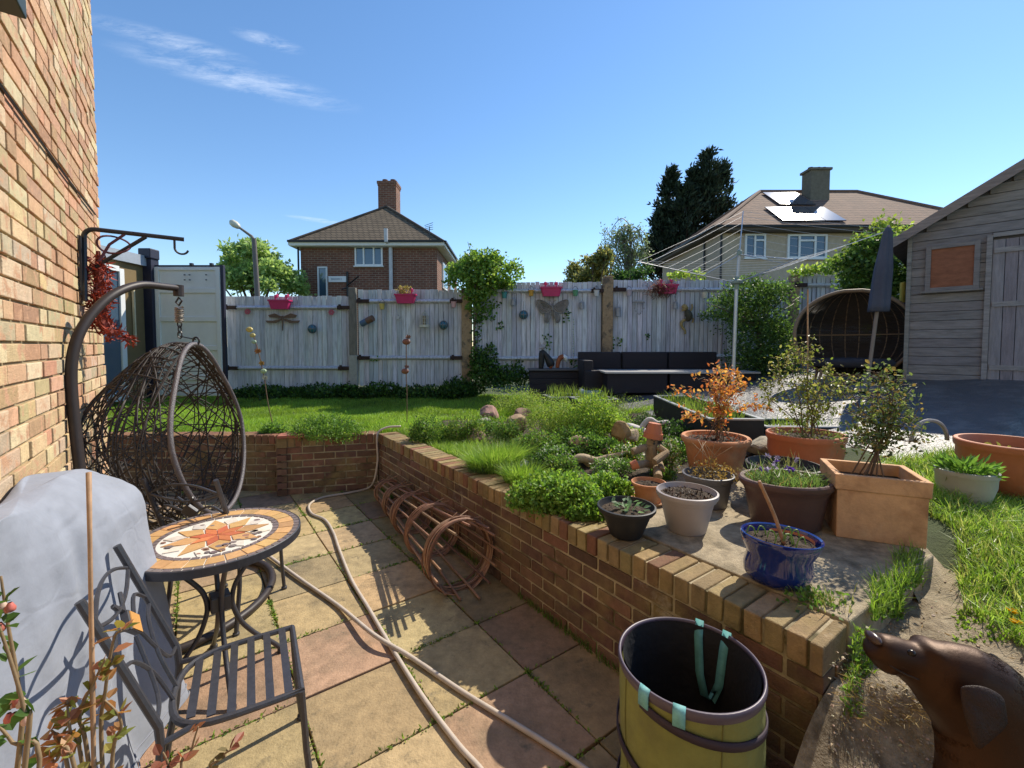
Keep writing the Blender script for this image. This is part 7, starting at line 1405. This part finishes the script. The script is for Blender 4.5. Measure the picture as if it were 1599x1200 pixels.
blobs_leaves(lm, ivb[:1] + broken(ivb, 9, .2, .4), 6000, .075, [(.15, .27, .045), (.20, .33, .07), (.10, .2, .04), (.25, .36, .08)], .8, low=-.8, shell=.1)
fence_leaves(lm, 735, 775, 470, 500, 160, .07, MG); fence_leaves(lm, 737, 752, 490, 585, 170, .06, MG + DK)
for x, y, l_ in ((731, 378, 40), (757, 388, 26), (806, 405, 40), (700, 430, 26), (803, 420, 26), (727, 395, 30), (790, 410, 20)):
    b_ = at(755 + (x - 755) * .5, 430, FY); e_ = at(x, y, FY); sm.tube(smoothpath([b_, (b_ + e_) / 2 + (0, 0, .05), e_], 4), .006, 5, col=(.12, .13, .05)); k = 16; t = rng.uniform(.35, 1, k); lm.leaves(b_ + (e_ - b_) * t[:, None] + rng.normal(0, .03, (k, 3)), rng.normal(size=(k, 3)), .08, .06, np.array([(.16, .27, .06)]) * rng.uniform(.6, 1.3, (k, 1)))
sm.tube(smoothpath([at(742, 605, FY - .1), at(746, 560, FY - .08), at(741, 520, FY - .09), at(748, 470, FY - .1)], 5), .018, 6, col=(.12, .09, .06))
plant('ivy', 'bright green ivy bush crowning the fence above the orange brown post', at(746, 605, FY - .1), lm, sm, 'climber')
lm = MB(); blobs_leaves(lm, [fb(757, 580, 24, 22, -.25, .2), fb(748, 562, 14, 16, -.15, .12), fb(772, 592, 26, 16, -.3, .25), fb(765, 553, 9, 14, -.1, .1)], 1500, .07, MG + DK, .8, low=-.7); plant('ivy', 'darker ivy growing up from the ground at the foot of the orange brown post', at(757, 602, FY - .25), lm, None, 'climber')
lm = MB(); blobs_leaves(lm, [fb(800, 588, 26, 18, -.35, .25), fb(815, 592, 14, 12, -.35, .2), fb(790, 598, 30, 12, -.45, .2)], 1000, .06, DK + MG[:1], .7, low=-.5); plant('shrub', 'dark leafy shrub between the ivy and the slatted box', at(800, 606, FY - .4), lm, None, 'shrub')
for (x0, x1, y0, y1, n, lb) in ((774, 784, 470, 480, 12, 'ivy sprig on the fence under the teal bucket'), (776, 786, 505, 516, 14, 'ivy sprig on the fence below the blue float'), (881, 890, 478, 502, 22, 'ivy sprig hanging right of the metal butterfly'), (847, 860, 522, 545, 26, 'ivy sprig on the fence above the fox figure'), (966, 973, 530, 542, 12, 'small ivy sprig right of the concrete post above the sofa'), (1007, 1014, 520, 530, 10, 'tiny ivy sprig on the fence above the sofa middle'), (954, 959, 525, 548, 18, 'ivy sprig at the foot of the concrete post'), (804, 815, 560, 575, 24, 'ivy sprig on the fence left of the fox figure'), (580, 592, 556, 566, 12, 'ivy sprig on the lower rail right of the timber post'), (890, 900, 560, 578, 26, 'ivy sprig between the fox figure and sofa')):
    lm = MB(); fence_leaves(lm, x0, x1, y0, y1, n, .055, MG + DK, FY - .07, FY - .02); tag(ob('ivy_sprig', lm, MT['leaf'], loc=at(x0, y1, FY - .03)), lb, 'ivy', 'ivy sprigs on the fence')
Yc = 8.3
def yb(x, y, rx, ry, dY=0., ryy=.5): Y_ = Yc + dY; return (at(x, y, Y_), (rx / F * Y_, ryy, ry / F * Y_))
lm, sm = MB(), MB(); cb_ = [yb(1180, 462, 44, 26), yb(1165, 500, 46, 40, .2), yb(1200, 500, 46, 42), yb(1222, 540, 34, 42, -.1), yb(1190, 550, 46, 46, -.2), yb(1212, 575, 40, 30, -.3), yb(1165, 560, 36, 40, .1), yb(1135, 470, 26, 18, .3), yb(1128, 492, 24, 12, .3), yb(1160, 445, 24, 12), yb(1208, 455, 24, 14)]
blobs_leaves(lm, cb_ + broken(cb_, 8, .25, .45), 13000, .055, [(.07, .13, .03), (.09, .17, .04), (.12, .22, .05), (.05, .10, .025)], .6, low=-.8, shell=.2)
for k in range(26):
    x = rng.uniform(1105, 1250); b_ = at(1185, 520, Yc); e_ = at(x, rng.uniform(432, 520), Yc + rng.uniform(-.2, .3)); sm.tube([b_, (b_ + e_) / 2 + (0, 0, .08), e_], .007, 4, col=(.10, .08, .05)); lm.leaves(e_ + rng.normal(0, .05, (14, 3)), rng.normal(size=(14, 3)), .06, .035, np.array([(.09, .17, .04)]) * rng.uniform(.6, 1.3, (14, 1)))
sm.tube([at(1190, 606, Yc), at(1188, 560, Yc), at(1185, 510, Yc)], [.06, .05, .03], 8, col=(.10, .08, .06)); plant('climber_bush', 'large dark green bush behind the rotary washing line', at(1190, 606, Yc), lm, sm, 'bush')
Yc = 7.6
lm, sm = MB(), MB(); cb_ = [yb(1372, 385, 30, 26), yb(1352, 412, 40, 30), yb(1395, 420, 30, 40), yb(1372, 450, 38, 30, -.1), yb(1345, 435, 26, 20), yb(1400, 470, 22, 34), yb(1390, 500, 26, 40, .2), yb(1330, 408, 22, 14)]
blobs_leaves(lm, cb_ + broken(cb_, 8, .25, .45), 9000, .07, [(.08, .16, .03), (.13, .23, .05), (.20, .31, .07), (.055, .11, .025)], .75, low=-.8, shell=.2)
for x, y in ((1390, 350), (1345, 372), (1328, 395), (1410, 362), (1375, 352)): e_ = at(x, y, Yc); lm.leaves(e_ + rng.normal(0, .08, (60, 3)), rng.normal(size=(60, 3)), .08, .05, np.array([(.22, .30, .06)]) * rng.uniform(.6, 1.3, (60, 1)))
sm.tube([at(1385, 585, Yc), at(1380, 500, Yc), at(1370, 420, Yc)], [.05, .045, .03], 8, col=(.10, .08, .06)); plant('climber_bush', 'leafy green climber between the parasol and the shed roof', at(1385, 590, Yc), lm, sm, 'bush')
lm = MB(); blobs_leaves(lm, [fb(1250, 427, 14, 5, -.05, .15), fb(1280, 424, 22, 7, -.05, .15), fb(1308, 416, 20, 14, -.05, .2), fb(1060, 431, 14, 5, .15, .2), fb(1090, 432, 8, 5, .15, .15)], 1100, .07, YG + LG, .8, low=-.4); plant('ivy', 'yellow green ivy running along the top of the right hand fence', at(1285, 432, FY), lm, None, 'climber')

# ------------------------------------------------------------------ trees beyond the fence
def tree(label, px, Yt, pyb, crown, n, L, cols, trunk=.16, wl=.55, name='tree', limbs=18, leafmat='leaf', low=-.8, shell=.05, brk=12):
    b_ = at(px, pyb, Yt); b_[2] = .6; root = thing(name, label, 'tree', tuple(b_)); lm, sm = MB(), MB(); bl = []
    for (x, y, rx, ry) in crown: bl.append((at(x, y, Yt + rng.uniform(-.6, .6)), (rx / F * Yt, max(rx, ry) / F * Yt * .8, ry / F * Yt)))
    blobs_leaves(lm, broken(bl, brk), n, L, cols, wl, low=low, shell=shell)
    ctr = np.mean([b[0] for b in bl], 0); m_ = (b_ * .45 + ctr * .55); m_[0] = b_[0]; sm.tube(smoothpath([b_, (b_ + m_) / 2 + (.05, 0, 0), m_], 4), np.linspace(trunk, trunk * .6, 9), 9, col=(.10, .08, .06))
    for k in range(limbs):
        c, r_ = bl[k % len(bl)]; e = c + rng.normal(size=3) * np.array(r_) * .55; s_ = b_ + (m_ - b_) * rng.uniform(.6, 1.); sm.tube(smoothpath([s_, (s_ + e) / 2 + rng.normal(0, .1, 3), e], 3), np.linspace(trunk * .4, .012, 7), 6, col=(.10, .08, .06))
    ob('trunk', sm, MT['bark'], root, smooth=True); ob('crown', lm, MT[leafmat], root); return root
tree('pale green leafy tree behind the lowest fence bay and the street lamp', 405, 20., 470, [(405, 405, 40, 22), (375, 420, 28, 24), (440, 425, 30, 24), (410, 440, 60, 26), (365, 400, 18, 18), (455, 448, 22, 20), (390, 390, 22, 12), (360, 440, 20, 26)], 9500, .22, [(.27, .39, .13), (.33, .44, .15), (.22, .33, .10)])
tree('yellow green bushy tree just behind the fence left of the concrete post', 925, 13., 445, [(930, 415, 26, 24), (905, 425, 18, 16), (945, 400, 18, 18), (925, 435, 40, 14), (900, 430, 14, 14)], 5200, .12, [(.26, .26, .08), (.16, .19, .06), (.10, .13, .05), (.32, .31, .10)], .1)
b_ = at(985, 445, 24.); b_[2] = .6; root = thing('birch_tree', 'thin pale weeping tree between the bushy tree and the dark conifer', 'tree', tuple(b_)); lm, sm = MB(), MB(); tp = at(985, 352, 24.); sm.tube([b_, tp], [.14, .03], 8, col=(.25, .23, .2))
for k in range(70):
    s_ = b_ + (tp - b_) * rng.uniform(.35, 1.); e = at(rng.uniform(945, 1012), rng.uniform(355, 435), 24 + rng.uniform(-1, 1)); e[2] = max(e[2], s_[2] - 1.0); m_ = (s_ + e) / 2 + (0, 0, .5); P = smoothpath([s_, m_, e, e - (0, 0, .5)], 5); sm.tube(P, np.linspace(.03, .008, len(P)), 4, col=(.16, .13, .10)); k_ = 42; ii = rng.integers(4, len(P), k_); lm.leaves(P[ii] + rng.normal(0, .12, (k_, 3)), rng.normal(size=(k_, 3)) + (0, 0, -.4), .17, .07, np.array([(.17, .23, .11)]) * rng.uniform(.6, 1.3, (k_, 1)))
ob('trunk', sm, MT['willow'], root); ob('crown', lm, MT['leaf'], root)
Yt = 30.; b_ = at(1075, 445, Yt); b_[2] = .6; root = thing('conifer', 'tall dark conifer beside the rendered house with several pointed tops', 'tree', tuple(b_)); lm, sm = MB(), MB()
for (px, top, wb, bot, dY) in ((1106, 243, 36, 440, 0), (1047, 272, 34, 440, .4), (1072, 300, 40, 440, -.4), (1033, 335, 30, 445, .6), (1128, 262, 18, 400, .5), (1085, 268, 22, 420, .2)):
    a0_ = at(px, bot, Yt + dY); a1_ = at(px, top, Yt + dY); sm.tube([np.array([a0_[0], a0_[1], .6]), a1_], [.22, .03], 7, col=(.08, .06, .05)); Hh = a1_[2] - a0_[2]; Wr = wb / F * Yt
    for k in range(int(170 * wb / 34)):
        t = rng.uniform(0, 1) ** .8; rr = Wr * (1 - t) ** .65 * (1 + .25 * math.sin(t * 23 + px)) * rng.uniform(.45, 1.4) + .10; an = rng.uniform(0, 6.28); s_ = a0_ + (a1_ - a0_) * t; dr = np.array([math.cos(an), math.sin(an), 0]); e = s_ + dr * rr + (0, 0, .25 * rr + rng.uniform(0, .35)); sm.tube([s_, e], [.03, .01], 4, col=(.08, .06, .05))
        k_ = 26; u = rng.uniform(.35, 1.05, k_)[:, None]; P = s_ + (e - s_) * u + rng.normal(0, .13, (k_, 3)); T = dr * .6 + np.array([0, 0, .75]) + rng.normal(0, .4, (k_, 3)); lm.leaves(P, T, rng.uniform(.22, .46, k_), .13, np.array([(.026, .042, .024)]) * rng.uniform(.4, 1.7, (k_, 1)))
ob('trunk', sm, MT['willow'], root); ob('crown', lm, MT['dleaf'], root)
tree('dark hedge tree low behind the fence between conifer and pale weeping tree', 985, 18., 450, [(965, 432, 20, 12), (1000, 428, 18, 14), (985, 436, 30, 10)], 1500, .14, DK, .08)

# ------------------------------------------------------------------ weeds and debris on hard ground
P, C_, T_ = [], [], []
jl = []
for i in range(len(us)):
    for j in range(len(vs_) - 1):
        jl.append((uv(us[i] - .0, vs_[j]), uv(us[i], vs_[j + 1])))
for i in range(len(us) - 1):
    for j in range(len(vs_)): jl.append((uv(us[i], vs_[j]), uv(us[i + 1], vs_[j])))
for a, b in jl:
    if a[1] < .3 or a[1] > 5.2: continue
    d_ = max(0, noise.noise(Vector((a + b) * 1.3)) + .16) * 260 + (rng.random() < .3) * 50; k = int(d_)
    if k: t = np.clip(rng.normal(rng.uniform(.1, .9), .28, k), 0, 1)[:, None]; P.append(a + (b - a) * t + rng.normal(0, .007, (k, 3)) * (1, 1, 0) + (0, 0, .001))
P = np.vstack(P); k = len(P); lm = MB(); lm.leaves(P, rng.normal(size=(k, 3)) + (0, 0, .5), rng.uniform(.010, .026, k), .010, np.array([LG[q_ % 3] if q_ % 4 else OG[q_ % 3] for q_ in range(k)]) * rng.uniform(.5, 1.2, (k, 1))); struct(ob('joint_weeds', lm, MT['leaf'], loc=(0, 0, 0)), 'stuff')
lm = MB(); n = 1500; s_ = rng.uniform(0, WL, n); keep_ = np.array([noise.noise(Vector((x * 2.2, 3, 0))) > -.05 for x in s_]); s_ = s_[keep_]; n = len(s_); o_ = -np.abs(rng.normal(.004, .012, n)); P = np.stack([PW_A[0] + WD[0] * s_ + WN[0] * o_, PW_A[1] + WD[1] * s_ + WN[1] * o_, rng.uniform(0, .02, n)], 1); lm.blades(P, rng.uniform(.02, .07, n), .004, .8, np.array([MG[q_ % 3] for q_ in range(n)]) * rng.uniform(.6, 1.2, (n, 1))); struct(ob('wall_foot_weeds', lm, MT['leaf'], loc=(0, 0, 0)), 'stuff')
def patch(px0, px1, py0, py1, n, z=None):
    px = rng.uniform(px0, px1, n); py = rng.uniform(py0, py1, n); P = []
    for a, b in zip(px, py):
        p = on(a, b, .5)
        for _ in range(12): p = on(a, b, float(gz2(np.array(p[0]), np.array(p[1]))) * .5 + p[2] * .5) if z is None else on(a, b, z)
        P.append(p)
    return np.array(P)
gm = MB(); P = np.vstack([patch(1295, 1470, 1020, 1200, 520), patch(1340, 1600, 880, 1060, 260)])
for p in P:
    r_ = rng.uniform(.0015, .007); d8 = rng.normal(size=(6, 3)) * .25 + np.array([(1, 0, 0), (0, 1, 0), (-1, 0, 0), (0, -1, 0), (0, 0, .6), (0, 0, -.6)]); gm.add(p + (0, 0, .004) + d8 * r_, [(0, 1, 4), (1, 2, 4), (2, 3, 4), (3, 0, 4), (1, 0, 5), (2, 1, 5), (3, 2, 5), (0, 3, 5)], jit((.34, .27, .18), .4))
struct(ob('grit', gm, MT['willow'], loc=P[0]), 'stuff')
lm = MB(); P = patch(1310, 1470, 1030, 1130, 900); n = len(P); lm.leaves(P + (0, 0, .004), rng.normal(size=(n, 3)) * (1, 1, .15), rng.uniform(.015, .05, n), .0022, np.array([(.36, .27, .11)]) * rng.uniform(.5, 1.3, (n, 1)))
P = patch(1320, 1600, 880, 1060, 260); n = len(P); lm.leaves(P + (0, 0, .004), rng.normal(size=(n, 3)) * (1, 1, .15), rng.uniform(.01, .035, n), .003, np.array([(.30, .22, .10)]) * rng.uniform(.4, 1.3, (n, 1))); struct(ob('straw_litter', lm, MT['leaf'], loc=P[0]), 'stuff')
lm = MB()
for (x0, x1, y0, y1, n, hh) in ((1332, 1362, 985, 1060, 170, .05), (1318, 1345, 1040, 1120, 120, .04), (1360, 1410, 905, 968, 380, .10), (1395, 1440, 870, 920, 320, .10)):
    P = patch(x0, x1, y0, y1, n); lm.blades(P - (0, 0, .005), rng.uniform(.3, 1.1, n) * hh, .005, .9, np.array([LG[q_ % 3] for q_ in range(n)]) * rng.uniform(.5, 1.25, (n, 1))); lm.leaves(P, rng.normal(size=(n, 3)) + (0, 0, .4), .018, .012, np.array([MG[q_ % 3] for q_ in range(n)]) * rng.uniform(.6, 1.4, (n, 1)))
struct(ob('path_weeds', lm, MT['leaf'], loc=P[0]), 'stuff')
lm = MB(); P = patch(1493, 1575, 955, 1005, 420); n = len(P); lm.leaves(P, rng.normal(size=(n, 3)) + (0, 0, .5), .022, .012, np.array([LG[q_ % 3] for q_ in range(n)]) * rng.uniform(.5, 1.3, (n, 1))); plant('weed_patch', 'patch of low green weeds on the concrete path behind the dog', P[0], lm)
for k, (x, y, lb) in enumerate(((1578, 972, 'yellow dandelion flower on the path right of the weed patch'), (1586, 990, 'second yellow dandelion flower nearest the dog'))):
    p = patch(x, x + 1, y, y + 1, 1)[0]; root = thing('dandelion', lb, 'flower', tuple(p), 'dandelions on the path'); mb = MB(); n = 60; a = rng.uniform(0, 6.28, n); mb.leaves(np.tile(p + (0, 0, .045), (n, 1)), np.stack([np.cos(a), np.sin(a), rng.uniform(.1, 1., n)], 1), .022, .007, np.array([(.62, .42, .015)]) * rng.uniform(.8, 1.1, (n, 1))); ob('petals', mb, MT['leaf'], root); mb = MB(); mb.tube([p, p + (.004, 0, .045)], .0025, 5, col=(.15, .2, .06)); ob('stem', mb, MT['willow'], root)
lm = MB(); p0 = on(1255, 935, LZ); P = p0 + np.stack([rng.normal(.03, .06, 170), rng.normal(-.02, .035, 170), rng.uniform(0, .035, 170)], 1); lm.leaves(P, rng.normal(size=(170, 3)) + (0, 0, .3), .022, .014, np.array([MG[q_ % 3] for q_ in range(170)]) * rng.uniform(.6, 1.5, (170, 1))); lm.blades(p0 + np.stack([rng.normal(.06, .06, 80), rng.normal(-.03, .03, 80), 0 * rng.normal(size=80)], 1), .05, .004, 1.0, np.array([(.26, .28, .09)]) * rng.uniform(.6, 1.2, (80, 1))); plant('weed_patch', 'green weeds sprouting at the foot of the blue glazed pot', p0, lm)
mb = MB(); q0 = PW_B - WN * .46 + WD * .76; mb.box((*q0, .12), (1.5, .10, .22), ax=(*WD, 0), ay=(*WN, 0)); struct(ob('concrete_step', mb, MT['concrete'], bevel=.01))
